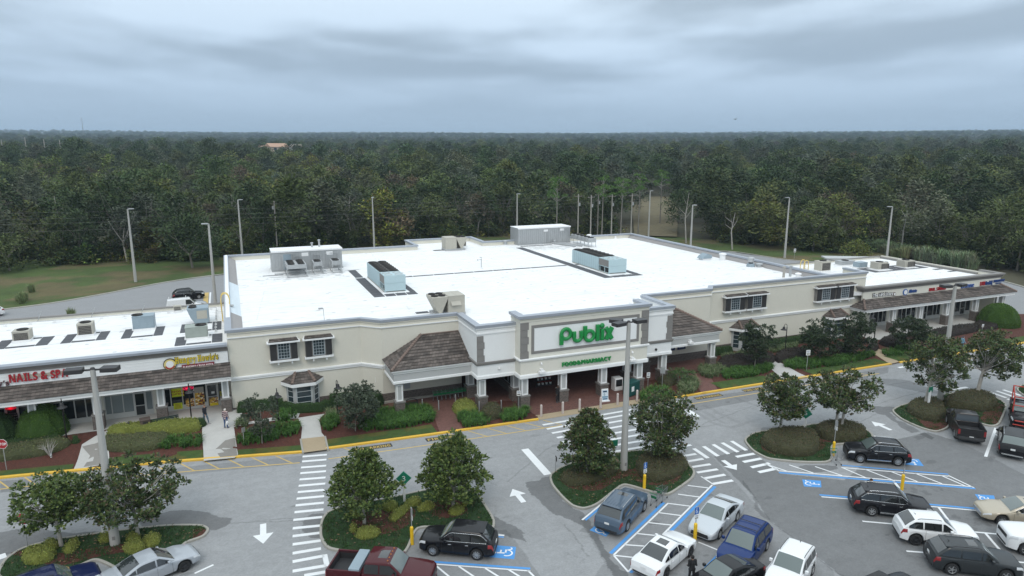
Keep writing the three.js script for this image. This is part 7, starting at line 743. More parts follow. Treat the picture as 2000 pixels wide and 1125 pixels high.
car({ kind: 'truck',name: 'pickup_truck',label: 'white pickup nose at the right edge below the beige sedan',cat: 'pickup',paint: white,fw: [2003,1086],rw: [2130,1102],side: 'L',anchor: 'f',grille: VM.trim,spokes: 6 });
{ const a=gp(1864,856),b=gp(1916,863),ux=b[0] - a[0],uz=b[2] - a[2],l=Math.hypot(ux,uz),rx=ux / l,rz=uz / l;const th=Math.atan2(rx,rz),c=[(a[0] + b[0]) / 2,(a[2] + b[2]) / 2];car({ kind: 'truck',name: 'pickup_truck',label: 'dark grey pickup seen from behind at the far island',cat: 'pickup',paint: paint(0.026,0.025,0.026,0.2),at: [c[0] + Math.cos(th)*1.75,0.005,c[1] - Math.sin(th)*1.75],turn: th,spokes: 6,bump: plain([0.05,0.05,0.052],0.4),dim: { L: 5.4,wb: 3.3 } });}
{ const a=gp(1948,882),b=gp(2002,893),ux=b[0] - a[0],uz=b[2] - a[2],l=Math.hypot(ux,uz);const th=Math.atan2(ux / l,uz / l),c=[(a[0] + b[0]) / 2,(a[2] + b[2]) / 2];car({ kind: 'suv',name: 'wagon',label: 'black wagon seen from behind at the right edge',paint: black,at: [c[0] + Math.cos(th)*1.3,0.005,c[1] - Math.sin(th)*1.3],turn: th,dim: { L: 4.9,W: 1.92,H: 1.74,wb: 2.85 },rails: 'chrome',rear: VM.screen,spokes: 6,bump: VM.chrome });const q=[c[0] + Math.cos(th)*7.2 + 1.4,c[1] - Math.sin(th)*7.2 + 0.2];
const j=car({ kind: 'truck',name: 'utility_truck',label: 'black truck nose with a red ladder frame at the right edge',cat: 'truck',paint: black,at: [q[0],0.005,q[1]],turn: th + Math.PI,spokes: 6,dim: { L: 5.2,wb: 3.2,fo: 0.8 } });const rk=[];for (const s of [-0.85,0.85]) rk.push(rod([1.1,1.3,s],[0.9,2.6,s],0.05),rod([0.9,2.6,s],[-2.6,2.6,s],0.05),rod([-2.6,1.3,s],[-2.6,2.6,s],0.05));rk.push(rod([0.9,2.6,-0.85],[0.9,2.6,0.85],0.05),rod([1.1,1.9,-0.85],[1.1,1.9,0.85],0.05),rod([-2.6,2.6,-0.85],[-2.6,2.6,0.85],0.05));part(j,'ladder_frame',rk,plain([0.42,0.04,0.025],0.5));part(j,'bumper_guard',[rod([2.5,0.6,-0.8],[2.5,0.6,0.8],0.05),rod([2.5,0.95,-0.7],[2.5,0.95,0.7],0.05)],plain([0.42,0.04,0.025],0.5));}
// behind the left shops
car({ kind: 'suv',name: 'wagon',label: 'black wagon parked behind the left shop row',paint: black,fw: [390,584],rw: [351,588],side: 'R',chrome: 1,spokes: 10 });
car({ kind: 'sedan',name: 'sedan',label: 'silver sedan between the black wagon and the white van behind the shops',paint: silver,fw: [392,602],rw: [357,606],side: 'R',anchor: 'f',spokes: 8 });
{ const v=car({ kind: 'van',name: 'cargo_van',label: 'white cargo van parked behind the left shop row',cat: 'van',paint: white,fw: [384,608],rw: [332,613],side: 'R',anchor: 'f',spokes: 6 });part(v,'emblem',new THREE.CylinderGeometry(0.16,0.16,0.012,16).rotateX(Math.PI / 2).translate(-1.2,1.45,0.79),plain([0.18,0.08,0.10],0.5));part(v,'stripe',cbx(1.0,0.07,0.012,-0.35,1.5,0.785),plain([0.12,0.12,0.13],0.5));part(v,'ladder_rack',[rod([0.3,1.95,-0.7],[0.3,2.15,-0.7],0.03),rod([0.3,2.15,-0.7],[0.3,2.15,0.7],0.03),rod([0.3,2.15,0.7],[0.3,1.9,0.7],0.03),rod([-1.9,1.9,-0.7],[-1.9,2.15,-0.7],0.03),rod([-1.9,2.15,-0.7],[-1.9,2.15,0.7],0.03)],M.signWhite);}
car({ kind: 'suv',name: 'wagon',label: 'white wagon rear at the left edge behind the shops',paint: white,fw: [-40,624],rw: [-6,619],side: 'L',anchor: 'r',spokes: 6 });
// ================================================================ POLES, SIGNS, STREET FURNITURE
const bronze=plain([0.035,0.033,0.034],0.5),octPole=(h,r0,r1)=>new THREE.CylinderGeometry(r1,r0,h,8).translate(0,h / 2,0);
function lotPole(bp,tp,heads,label) { const b=gp(...bp,0.1),D=depthAt(b),t=atD(...tp,D),h=t[1] - b[1] + 0.15,g=thing('light_pole',label,'light pole',b,0,'tall parking lot light poles');part(g,'pole',octPole(h,0.29,0.14),M.poleConcrete);part(g,'hand_hole',cbx(0.16,0.24,0.02,0,0.55,0.275),M.grey);part(g,'pole_cap',cyl(0.15,0.1,0.12,0,h,0,8),bronze);for (const a of heads) { const H=new THREE.Group();H.name='lamp_head';g.add(H);H.position.set(0,h - 0.02,0);H.rotation.y=a;part(H,'arm',cbx(0.5,0.09,0.09,0.3,0,0),bronze);part(H,'housing',rbx(0.92,0.26,0.66,0.03,0.95,0.02,0),bronze);part(H,'lens',cbx(0.7,0.02,0.5,0.95,-0.125,0),plain([0.4,0.4,0.38],0.3));} return g;}
lotPole([225,1063],[175,703],[-0.25,Math.PI - 0.1],'tall concrete light pole on the left island');lotPole([1218,917],[1227,618],[0.05,Math.PI + 0.2,2.3],'tall concrete light pole on the middle island');lotPole([1836,782],[1869,552],[0.1,Math.PI - 0.25],'tall concrete light pole on the far right island');
function backPole(tp,h,dir,label) { const p=at(...tp,h),g=thing('light_pole',label,'light pole',[p[0],G(p[0],p[2]),p[2]],0,'pale light poles along the service road');part(g,'pole',octPole(h,0.26,0.13),M.poleConcrete);const H=new THREE.Group();H.name='lamp_head';g.add(H);H.position.set(0,h,0);H.rotation.y=dir;part(H,'housing',rbx(0.95,0.14,0.5,0.03,0.5,0.02,0),M.galv);return g;}
backPole([250,417],12.9,0.2,'pale pole on the grass verge at the far left');backPole([408,447],12.3,Math.PI,'pale pole rising behind the left shop roof');backPole([465,397],13,0.5,'pale pole behind the left corner of the store');backPole([727,386],13,1.2,'pale pole behind the middle left of the store');backPole([1010,379],13,0.4,'pale pole behind the right machine house');backPole([1270,373],13,0.3,'pale pole before the tan clearing');backPole([1353,401],12.6,0.1,'pale pole right of the tan clearing');backPole([1542,386],13.4,2.9,'pale pole behind the front right roof edge');backPole([1743,404],12.5,2.6,'pale pole above the palmetto clumps at the right');
{ // utility poles and wires along the woods
const U=[];for (const [px,py,l] of [[1130,379,'first wooden utility pole from the left of the cluster'],[1155,381,'second wooden utility pole of the cluster'],[1169,376,'third and darkest utility pole of the cluster'],[1196,379,'fourth utility pole of the cluster, leaning right'],[1235,378,'rightmost wooden utility pole of the cluster']]) { const p=at(px,py,12.6),g=thing('utility_pole',l,'utility pole',[p[0],0,p[2]],0,'utility poles behind the store');part(g,'pole',cyl(0.2,0.13,12.6,0,0,0,8),px===1169?M.wood : M.barkPale);part(g,'crossarm',[cbx(2.0,0.12,0.12,0,12.0,0),cbx(1.6,0.1,0.1,0,10.6,0)],M.wood);part(g,'insulator',[-0.9,-0.4,0.4,0.9].map((x)=>cyl(0.06,0.06,0.2,x,12.06,0,6)),M.grey);part(g,'transformer',cyl(0.26,0.26,0.75,0.32,9.6,0,10),M.galv);U.push(p);}
const w=(a,b,sag,label)=>{ const pts=[];for (let i=0;i <= 12;i++) { const t=i / 12;pts.push(new THREE.Vector3(lerp(a[0],b[0],t),lerp(a[1],b[1],t) - sag*4*t*(1 - t),lerp(a[2],b[2],t)));} single('power_line',new THREE.TubeGeometry(new THREE.CatmullRomCurve3(pts),24,0.015,4),M.wire,label,'power line','power lines along the woods');};
const e=[at(-120,418,11.4),at(-120,431,10.6),at(-120,441,10.0),at(-120,458,9.0)];const LB=['uppermost','second','third','lowest'];e.forEach((a,i)=>w(a,[U[0][0],12.0 - i*0.8,U[0][2]],0.7,LB[i] + ' of the four long power lines along the woods'));for (let i=0;i<4;i++) for (const y of [12.1,10.7]) w([U[i][0],y,U[i][2]],[U[i + 1][0],y,U[i + 1][2]],0.15,(y>12?'upper' : 'lower') + ' short wire between utility poles ' + ['one and two','two and three','three and four','four and five'][i]);{ const p=at(535,392,12.5),g=thing('utility_pole','thin wooden utility pole behind the left machine house','utility pole',[p[0],0,p[2]]);part(g,'pole',cyl(0.17,0.11,12.5,0,0,0,8),M.barkPale);part(g,'crossarm',cbx(1.4,0.1,0.1,0,11.8,0),M.wood);part(g,'transformer',cyl(0.24,0.24,0.7,-0.3,10.6,0,10),M.galv);} }
function lamp(bp,tp,turn,label) { const b=gp(...bp,0.12),g=thing('street_lamp',label,'street lamp',b,turn,'black gooseneck street lamps'),h=atD(...tp,depthAt(b))[1] - b[1] - 0.35;part(g,'post',[cyl(0.11,0.08,0.5,0,-0.1,0,12),cyl(0.055,0.05,h - 0.4,0,0.4,0,10),cyl(0.075,0.075,0.12,0,h*0.66,0,10)],M.lampBlack);const c=new THREE.CatmullRomCurve3([[0,h,0],[0.04,h + 0.25,0],[0.22,h + 0.38,0],[0.42,h + 0.3,0],[0.46,h + 0.05,0]].map((p)=>new THREE.Vector3(...p)));part(g,'gooseneck',new THREE.TubeGeometry(c,18,0.03,6),M.lampBlack);part(g,'lamp_shade',new THREE.LatheGeometry([[0.03,0.12],[0.12,0.08],[0.16,-0.12],[0.2,-0.2],[0.36,-0.28],[0.37,-0.31]].map((p)=>new THREE.Vector2(...p)),18).translate(0.46,h,0),new THREE.MeshStandardMaterial({ color: LIN(0.014,0.013,0.014),roughness: 0.45,side: THREE.DoubleSide }));part(g,'bulb',new THREE.SphereGeometry(0.09,10,8).translate(0.46,h - 0.24,0),M.signWhite);return g;}
lamp([131,862],[121,771],-1.4,'black gooseneck lamp right of the big dome topiary');lamp([375,828],[366,743],-1.4,'black gooseneck lamp before the pizza shop');lamp([545,832],[539,752],-1.57,'black gooseneck lamp left of the first bay window');lamp([660,812],[656,737],-1.4,'black gooseneck lamp right of the first bay window');lamp([1533,690],[1537,630],Math.PI,'black gooseneck lamp before the long right wall');lamp([1650,692],[1646,614],Math.PI,'black gooseneck lamp before the second right bay window');lamp([1706,676],[1706,609],Math.PI - 0.6,'black gooseneck lamp before the nearest shop of the right row');
// bollards
{ const pos=[[1057,812],[1099,806],[1132,800],[1173,796],[1206,789],[1244,782]],nm=['leftmost pale bollard at the entrance apron','second pale bollard at the apron, before a column','third pale bollard from the left at the apron','pale bollard before the A-frame board','pale bollard left of the middle lamp pole','rightmost pale bollard, by the teal box'];let b0=null;pos.forEach((p,i)=>{ const q=gp(...p,0.14);if (!b0) { b0=thing('bollard',nm[i],'bollard',q,0,'pale round-topped bollards at the entrance');part(b0,'post',[cyl(0.11,0.11,1.02,0,-0.05,0,14),new THREE.SphereGeometry(0.11,14,6,0,6.3,0,Math.PI / 2).translate(0,0.97,0)],M.bollard);} else dup(b0,q,0,nm[i]);});
const s0=[];[[825,798],[857,801],[890,789],[979,800],[936,803]].forEach((p,i)=>{ const q=gp(...p,0.14),l=['thin grey post left of the brick path','thin grey post on the brick path','thin grey post under the left canopy','thin grey post between the entrance columns','thin grey post beside the left entrance column'][i];if (!s0[0]) { s0[0]=thing('guard_post',l,'guard post',q,0,'thin grey guard posts by the cart bay');part(s0[0],'post',cyl(0.05,0.05,0.95,0,-0.05,0,10),M.galv);part(s0[0],'cap',cyl(0.06,0.04,0.05,0,0.9,0,10),M.galv);} else dup(s0[0],q,0,l);});}
// sign on a canvas
function printed(w,h,draw,W=128,Hh=128) { const c=document.createElement('canvas');c.width=W;c.height=Hh;draw(c.getContext('2d'),W,Hh);const t=new THREE.CanvasTexture(c);t.colorSpace=THREE.SRGBColorSpace;return [quad([-w / 2,-h / 2,0],[w / 2,-h / 2,0],[w / 2,h / 2,0],[-w / 2,h / 2,0]),new THREE.MeshStandardMaterial({ map: t,roughness: 0.5 })];}
const towards=(p)=>Math.atan2(-p[0],-p[2]);
const bluePrint=printed(0.3,0.45,(q,w,h)=>{ q.fillStyle='#1f5fae';q.fillRect(0,0,w,h);q.strokeStyle='#e8edf2';q.lineWidth=9;q.beginPath();q.arc(60,78,28,0.2,5);q.stroke();q.fillStyle='#e8edf2';q.beginPath();q.arc(58,26,11,0,7);q.fill();q.fillRect(52,40,10,32);q.fillRect(52,68,34,9);q.fillRect(80,70,9,30);}),whitePrint=printed(0.3,0.3,(q,w,h)=>{ q.fillStyle='#e9e9e6';q.fillRect(0,0,w,h);q.fillStyle='#2c4f86';q.fillRect(14,16,100,10);q.fillRect(20,36,88,8);q.fillRect(20,56,88,8);q.fillStyle='#3a3a3a';q.fillRect(14,84,100,24);});
function bayPost(bp,tp,label,turn=0) { const b=gp(...bp),g=thing('bay_sign',label,'parking sign',b,turn,'yellow-sleeved accessible parking signs'),h=atD(...tp,depthAt(b))[1];part(g,'sleeve',[cyl(0.11,0.11,1.12,0,0,0,14),new THREE.SphereGeometry(0.11,14,6,0,6.3,0,Math.PI / 2).translate(0,1.12,0)],M.yellowPole);part(g,'sleeve_band',[cyl(0.113,0.113,0.02,0,0.92,0,14),cyl(0.113,0.113,0.02,0,0.99,0,14)],plain([0.6,0.36,0.01],0.5));part(g,'post',cyl(0.03,0.03,h - 1.1,0,1.1,0,8),M.galv);const s=h - 0.25;part(g,'sign_panel',cbx(0.31,0.46,0.012,0,s,0.035),M.galv);const m=part(g,'sign_face',bluePrint[0],bluePrint[1]);m.position.set(0,s,0.044);part(g,'notice_panel',cbx(0.31,0.31,0.012,0,s - 0.42,0.035),M.signWhite);const n=part(g,'notice_face',whitePrint[0],whitePrint[1]);n.position.set(0,s - 0.42,0.044);return g;}
bayPost([805,1063],[803,983],'yellow-sleeved sign post beside the numbered island',1.6);bayPost([1258,957],[1260,897],'yellow-sleeved blue sign before the middle island',0.15);bayPost([1357,1056],[1360,982],'yellow-sleeved blue sign at the silver sedan nose',0.0);bayPost([1627,890],[1631,815],'yellow-sleeved sign post at the corner of the hedge island',1.4);bayPost([1761,957],[1767,895],'yellow-sleeved blue sign on the hatched aisle of the right rows',0.6);
function stop(bp,cp,turn,label) { const b=gp(...bp,0.1),g=thing('stop_sign',label,'stop sign',b,turn),c=atD(...cp,depthAt(b))[1] - b[1],r=0.4;part(g,'post',cyl(0.03,0.03,c + 0.35,0,-0.1,0,8),M.galv);const oct=(rr)=>new THREE.CylinderGeometry(rr,rr,0.012,8).rotateY(Math.PI / 8).rotateX(Math.PI / 2);part(g,'border',oct(r).translate(0,c,0.04),M.signWhite);part(g,'face',oct(r*0.93).translate(0,c,0.044),plain([0.36,0.012,0.02],0.4));const x=[];let w=0;for (const ch of 'STOP') { const q=new TextGeometry(ch,{ font: fontB,size: 0.2,depth: 0.006,curveSegments: 3 });q.computeBoundingBox();q.translate(w - q.boundingBox.min.x,c - 0.1,0.052);w+=q.boundingBox.max.x - q.boundingBox.min.x + 0.02;x.push(q);} for (const q of x) part(g,'letter',q.translate(-w / 2,0,0).scale(1,1,1),M.signWhite);return g;}
stop([13,918],[4,862],-0.35,'red stop sign at the left edge by the kerb');stop([54,1068],[38,1006],-0.6,'red stop sign half hidden behind the left island tree');
function rowSign(bp,cp,n,turn,label) { const b=gp(...bp,0.12),g=thing('row_sign',label,'row sign',b,turn,'green diamond row signs'),c=atD(...cp,depthAt(b))[1] - b[1],r=0.5;part(g,'post',rbx(0.16,c,0.16,0.02,0,c / 2 - 0.1,0),M.signWhite);const d=new THREE.Shape();d.moveTo(0,r);d.lineTo(r,0);d.lineTo(0,-r);d.lineTo(-r,0);d.closePath();part(g,'panel',new THREE.ExtrudeGeometry(d,{ depth: 0.05,bevelEnabled: true,bevelSize: 0.02,bevelThickness: 0.015,bevelSegments: 2 }).translate(0,c,0.09),M.greenSign);const q=new TextGeometry(n,{ font: fontR,size: 0.36,depth: 0.01,curveSegments: 5 });q.computeBoundingBox();q.translate(-(q.boundingBox.max.x + q.boundingBox.min.x) / 2,c - 0.18,0.155);part(g,'number',q,M.signWhite);return g;}
rowSign([790,978],[788,928],'3',-0.25,'green diamond sign with a white 3 between two magnolias');rowSign([1572,838],[1575,803],'5',-1.05,'green diamond sign turned sideways on the hedge island');rowSign([203,1045],[198,985],'2',-0.5,'green diamond sign hidden in the tree of the left island');{ const b=gp(1812,800,0.1),g=thing('sign_post','white sign post beside the far island trunk','sign post',b);part(g,'post',rbx(0.16,1.9,0.16,0.02,0,0.95,0),M.signWhite);part(g,'panel',rbx(0.5,0.5,0.05,0.01,0,2.0,0.05),M.greenSign);} { const b=gp(1199,905,0.1),g=thing('sign_post','white sign post left of the middle lamp pole','sign post',b);part(g,'post',rbx(0.14,1.5,0.14,0.02,0,0.75,0),M.signWhite);part(g,'panel',rbx(0.5,0.5,0.05,0.01,0,1.7,0.05),M.greenSign);}
function plate(bp,tp,label,turn=0,w=0.46,h=0.6,back) { const b=gp(...bp,0.12),g=thing('notice_sign',label,'notice sign',b,turn),c=atD(...tp,depthAt(b))[1] - b[1];part(g,'post',cyl(0.03,0.03,c,0,-0.1,0,8),M.galv);part(g,'panel',rbx(w,h,0.02,0.006,0,c - h / 2,0.04),back||M.signWhite);if (!back) { const f=part(g,'face',...whitePrint);f.scale.set(w / 0.32,h / 0.32,1);f.position.set(0,c - h / 2,0.053);} return g;}
plate([1575,724],[1578,681],'white notice sign on the red mulch by the diagonal walk',-0.3);plate([1265,760],[1266,725],'white notice sign right of the entrance',-0.2,0.36,0.55);plate([1293,758],[1294,714],'grey back of a sign before the right entrance column',2.6,0.5,0.7,M.galv);plate([1013,800],[1012,760],'white notice sign before the left entrance column',-0.4,0.36,0.5);plate([1917,652],[1918,632],'small white sign above the far right magnolia',0,0.4,0.4);plate([100,893],[97,879],'small white stake sign on the left mulch',0.3,0.12,0.6);plate([477,868],[474,832],'thin grey sign post before the thin grey tree',0.5,0.3,0.4,M.galv);plate([1085,921],[1090,888],'thin dark sign post at the left end of the middle island',1.5,0.3,0.4,bronze);plate([1551,505],[1553,485],'small white sign on the verge behind the right roof',0,0.6,0.8);
// by the left shops: bench, bin
{ const b=gp(322,836,0.16),g=thing('bench','long dark green bench before the pizza shop','bench',b,0.18);part(g,'seat',[0,1,2].map((i)=>cbx(2.3,0.04,0.12,0,0.45,-0.15 + i*0.14)),plain([0.012,0.035,0.028],0.5));part(g,'backrest',[0,1,2].map((i)=>cbx(2.3,0.1,0.03,0,0.56 + i*0.13,-0.26 - i*0.02)),plain([0.012,0.035,0.028],0.5));for (const x of [-0.95,0.95]) part(g,'leg',[cbx(0.06,0.45,0.4,x,0.22,0),cbx(0.06,0.85,0.05,x,0.43,-0.26)],M.lampBlack);const k=gp(285,838,0.16),t=thing('trash_bin','square brown pebble trash bin left of the bench','trash bin',k,0.18);part(t,'body',rbx(0.75,0.8,0.7,0.03,0,0.4,0),grainy([0.13,0.095,0.08],0.3,64,0.95,1,66));part(t,'lid',rbx(0.8,0.14,0.75,0.04,0,0.88,0),plain([0.09,0.065,0.055],0.6));part(t,'opening',cbx(0.4,0.14,0.02,0,0.7,0.355),M.black);const a=gp(253,842,0.16),s=thing('ash_post','slim dark ash post left of the brown bin','ash post',a);part(s,'post',cyl(0.07,0.06,0.75,0,0,0,10),M.charcoal);part(s,'cap',cyl(0.09,0.05,0.08,0,0.75,0,10),M.charcoal);}
// entrance: teal box, A-frame board, red display, trolleys
{ const b=gp(1236,772,0.16),g=thing('drop_box','dark teal drop box by the right entrance column','drop box',[b[0],b[1],b[2] - 0.3],0.35);part(g,'body',rbx(1.5,1.25,0.9,0.04,0,0.66,0),M.dumpster);part(g,'lid',rbx(1.56,0.1,0.96,0.03,0,1.34,0),M.dumpster);part(g,'label_panel',cbx(0.4,0.5,0.01,-0.35,0.75,0.456),M.signWhite);const c=gp(1222,768,0.16),m=thing('machine','white and dark vending machine behind the middle lamp pole','machine',[c[0] - 0.3,c[1],c[2] - 1.2]);part(m,'body',rbx(0.9,1.3,0.8,0.04,0,0.68,0),M.signWhite);part(m,'front',cbx(0.7,0.7,0.02,0,0.85,0.41),M.black);
const a=gp(1181,783,0.16),f=thing('sign_board','white and blue A-frame board before an entrance column','board',a,-0.15);part(f,'panel',[cbx(0.68,1.15,0.03,0,0.6,0.1).rotateX(-0.12),cbx(0.68,1.15,0.03,0,0.62,-0.2).rotateX(0.12)],M.signWhite);const pr=printed(0.6,1.0,(q,w,h)=>{ q.fillStyle='#cfdbe4';q.fillRect(0,0,w,h);q.fillStyle='#24425f';q.fillRect(20,10,88,20);q.fillStyle='#6d93ad';q.fillRect(0,78,w,20);q.fillStyle='#9fb4bf';q.beginPath();q.arc(50,55,20,0,7);q.fill();q.fillStyle='#2f5f7d';q.fillRect(10,104,108,16);});const pf=part(f,'print',pr[0],pr[1]);pf.position.set(0,0.61,0.05);pf.rotation.x=-0.12;part(f,'foot',cbx(0.9,0.08,0.5,0,0.04,0.02),M.signWhite);
const r=gp(1076,772,0.16),d=thing('flower_display','stand of red potted flowers behind the entrance columns','flower display',[r[0] + 0.4,r[1],r[2] - 2.2]);reseed(21);part(d,'stand',[0.3,0.75,1.2].map((y,i)=>cbx(1.7,0.05,0.5,0,y,-0.1 - i*0.2)),M.charcoal);part(d,'stand_leg',[cbx(0.05,1.3,0.05,-0.8,0.62,-0.3),cbx(0.05,1.3,0.05,0.8,0.62,-0.3)],M.charcoal);for (let i=0;i<12;i++) { const x=-0.65 + (i % 4)*0.43,k=Math.floor(i / 4),L=new Leaves();for (let j=0;j<60;j++) L.leaf(x,0.55 + k*0.45,-0.1 - k*0.2,0.24,0.06,R(-1,1),R(0.1,1),R(-1,1),rnd()<0.75?[0.3*R(0.6,1.2),0.012,0.02] : [0.02,0.07,0.015]);part(d,'flowers',L.geo(),leafDull);part(d,'pot',cyl(0.1,0.13,0.2,x,0.34 + k*0.45,-0.1 - k*0.2,10),M.signWhite);} }
const cartWire=plain([0.25,0.26,0.27],0.4,0.6),cartGreen=plain([0.01,0.16,0.06],0.5);
function cart(p,turn,label,group) { const g=thing('shopping_trolley',label,'shopping trolley',p,turn,group);const w=[],B=[[-0.42,0.95,0.27],[0.42,0.88,0.2],[0.36,0.5,0.17],[-0.3,0.52,0.22]];for (const s of [-1,1]) { const q=B.map((b)=>[b[0],b[1],b[2]*s]);for (let i=0;i<4;i++) w.push(rod(q[i],q[(i + 1) % 4],0.014,4));for (let i=1;i<8;i++) { const t=i / 8;w.push(rod(q[0].map((v,k)=>lerp(v,q[1][k],t)),q[3].map((v,k)=>lerp(v,q[2][k],t)),0.006,3));} } for (let i=0;i<6;i++) { const t=i / 5;for (const [a,b] of [[1,2],[3,2],[0,3]]) { const P=B[a].map((v,k)=>lerp(v,B[b][k],t));w.push(rod(P,[P[0],P[1],-P[2]],0.006,3));} } part(g,'basket',w,cartWire);const f=[];for (const s of [-1,1]) f.push(rod([-0.3,0.5,0.2*s],[-0.45,0.12,0.24*s],0.016,4),rod([-0.45,0.12,0.24*s],[0.42,0.14,0.18*s],0.016,4),rod([-0.42,0.95,0.27*s],[-0.52,1.0,0.27*s],0.014,4));part(g,'frame',f,cartWire);part(g,'handle',rod([-0.52,1.0,-0.28],[-0.52,1.0,0.28],0.025,8),cartGreen);part(g,'child_seat',cbx(0.02,0.2,0.4,-0.3,0.8,0).rotateZ(0.2),cartGreen);for (const x of [-0.42,0.38]) for (const s of [-1,1]) part(g,'wheel',new THREE.CylinderGeometry(0.065,0.065,0.03,12).rotateX(Math.PI / 2).translate(x,0.066,0.2*s),M.black);return g;}
{ const a=gp(1282,985),c0=cart(a,0.5,'nested trolley nearest the grey-blue wagon','pair of trolleys by the middle island');dup(c0,[a[0] + 0.75,a[1],a[2] - 0.42],0.5,'trolley by the kerb end of the middle island');dup(c0,gp(1633,905),-1.9,'single trolley at the corner of the hedge island');for (let i=0;i<9;i++) { const p=gp(850,781,0.15);const d=dup(c0,[p[0] + i*0.42,p[1],p[2] + 0.05],1.35,['leftmost','second','third','fourth','fifth','sixth','seventh','eighth','rightmost'][i] + ' nested trolley in the row under the left hip canopy');d.userData.group='trolleys nested under the left hip canopy';} const bn=gp(806,798,0.15),b=thing('cart_bench','low dark curved bench beside the left canopy column','bench',[bn[0],bn[1],bn[2] - 0.3]);part(b,'seat',rbx(1.2,0.1,0.45,0.04,0,0.42,0),M.black);part(b,'backrest',new THREE.TorusGeometry(0.6,0.05,8,20,Math.PI).scale(1,0.6,1).translate(0,0.45,-0.2),M.black);for (const x of [-0.5,0.5]) part(b,'leg',cbx(0.06,0.4,0.4,x,0.2,0),M.black);}
{ const b=gp(806,800,0.15);}
// tower, distant poles, bird, far houses
{ const p=atD(163,262,1900),h=110,g=thing('radio_tower','thin lattice radio mast on the skyline at the left','radio mast',[p[0],p[1] - 65,p[2]],0.08);const L=[];for (let k=0;k<3;k++) { const a=k*2.094;L.push(rod([Math.cos(a)*1.6,0,Math.sin(a)*1.6],[Math.cos(a)*0.5,h,Math.sin(a)*0.5],0.22,4));} for (let i=0;i<22;i++) { const a=i*2.094,y=i*h / 22,r=lerp(1.6,0.5,i / 22);L.push(rod([Math.cos(a)*r,y,Math.sin(a)*r],[Math.cos(a + 2.09)*r,y + h / 22,Math.sin(a + 2.09)*r],0.12,3));} part(g,'lattice',L,plain([0.25,0.25,0.26],0.6));part(g,'antenna',cyl(0.6,0.3,9,0,h*0.72,0,6),M.grey);}
for (const [px,py,l] of [[2,272,'leftmost distant power pole above the woods'],[48,268,'distant power pole second from the left'],[85,272,'faint distant power pole third from the left'],[116,274,'faint distant power pole farthest right of four']]) { const p=atD(px,py,430),g=thing('power_pole',l,'power pole',[p[0],2,p[2]],0,'distant power poles at the left');part(g,'pole',cyl(0.35,0.22,p[1] - 2,0,0,0,8),M.barkPale);part(g,'crossarm',[cbx(3.2,0.2,0.2,0,p[1] - 4,0),cbx(2.4,0.2,0.2,0,p[1] - 6.5,0)],M.wood);}
{ const p=atD(1436,233,120),g=single('bird',[new THREE.SphereGeometry(0.16,10,8).scale(2.1,0.8,0.9),quad([0.15,0.05,0.1],[0.1,0.3,0.75],[-0.15,0.28,0.8],[-0.2,0.05,0.1]),quad([0.15,0.05,-0.1],[0.1,0.3,-0.75],[-0.15,0.28,-0.8],[-0.2,0.05,-0.1]),new THREE.SphereGeometry(0.1,8,6).translate(0.36,0.05,0),cbx(0.25,0.03,0.18,-0.42,0,0)],M.black,'dark bird gliding above the right treeline','bird');g.position.set(...p);g.scale.setScalar(0.5);}
function house(px,py,D,w,d,h,roofM,wallM,label,turn=0.3) { const p=atD(px,py,D),y0=hill(p[0],p[2]),g=thing('house',label,'house',[p[0],y0,p[2]],turn),e=p[1] - y0;part(g,'wall',cbx(w,e,d,0,e / 2,0),wallM);const s=new THREE.Shape();s.moveTo(-d / 2 - 0.6,0);s.lineTo(d / 2 + 0.6,0);s.lineTo(0,h);s.closePath();part(g,'roof',new THREE.ExtrudeGeometry(s,{ depth: w + 1,bevelEnabled: false }).translate(0,0,-w / 2 - 0.5).rotateY(Math.PI / 2).translate(0,e,0),roofM);part(g,'window',[cbx(w*0.16,e*0.12,0.1,-w*0.25,e*0.9,d / 2 + 0.05),cbx(w*0.16,e*0.12,0.1,w*0.2,e*0.9,d / 2 + 0.05)],M.blueGlass);return g;}
house(540,287,560,15,12,3.0,plain([0.42,0.27,0.19],0.9),plain([0.5,0.42,0.33],0.9),'big house with a tan roof above the left woods',0.35);house(520,288,570,10,9,1.8,plain([0.42,0.29,0.2],0.9),plain([0.55,0.45,0.36],0.9),'lower tan-roofed wing left of the big house',0.2);house(577,287,540,8,8,2,plain([0.5,0.44,0.4],0.9),M.signWhite,'small pale house right of the tan-roofed house',0.1);house(229,299,520,9,8,2.4,plain([0.3,0.3,0.31],0.9),M.signWhite,'small white house in the left valley',0.5);house(300,300,560,10,8,2.4,plain([0.28,0.26,0.25],0.9),M.signWhite,'pale house at the right of the left valley',-0.2);
{ const p=at(1655,505,2.4),g=thing('enclosure','low grey enclosure roof behind the right shop roof','enclosure',[p[0] + 2,0,p[2]],-0.5);part(g,'roof',cbx(12,0.25,3,0,2.4,0),M.paleGrey);for (const x of [-5.5,0,5.5]) part(g,'post',cbx(0.3,2.3,0.3,x,1.15,1.2),M.galv);part(g,'wall',cbx(11.5,1.8,0.2,0,0.9,-1.3),M.charcoal);}
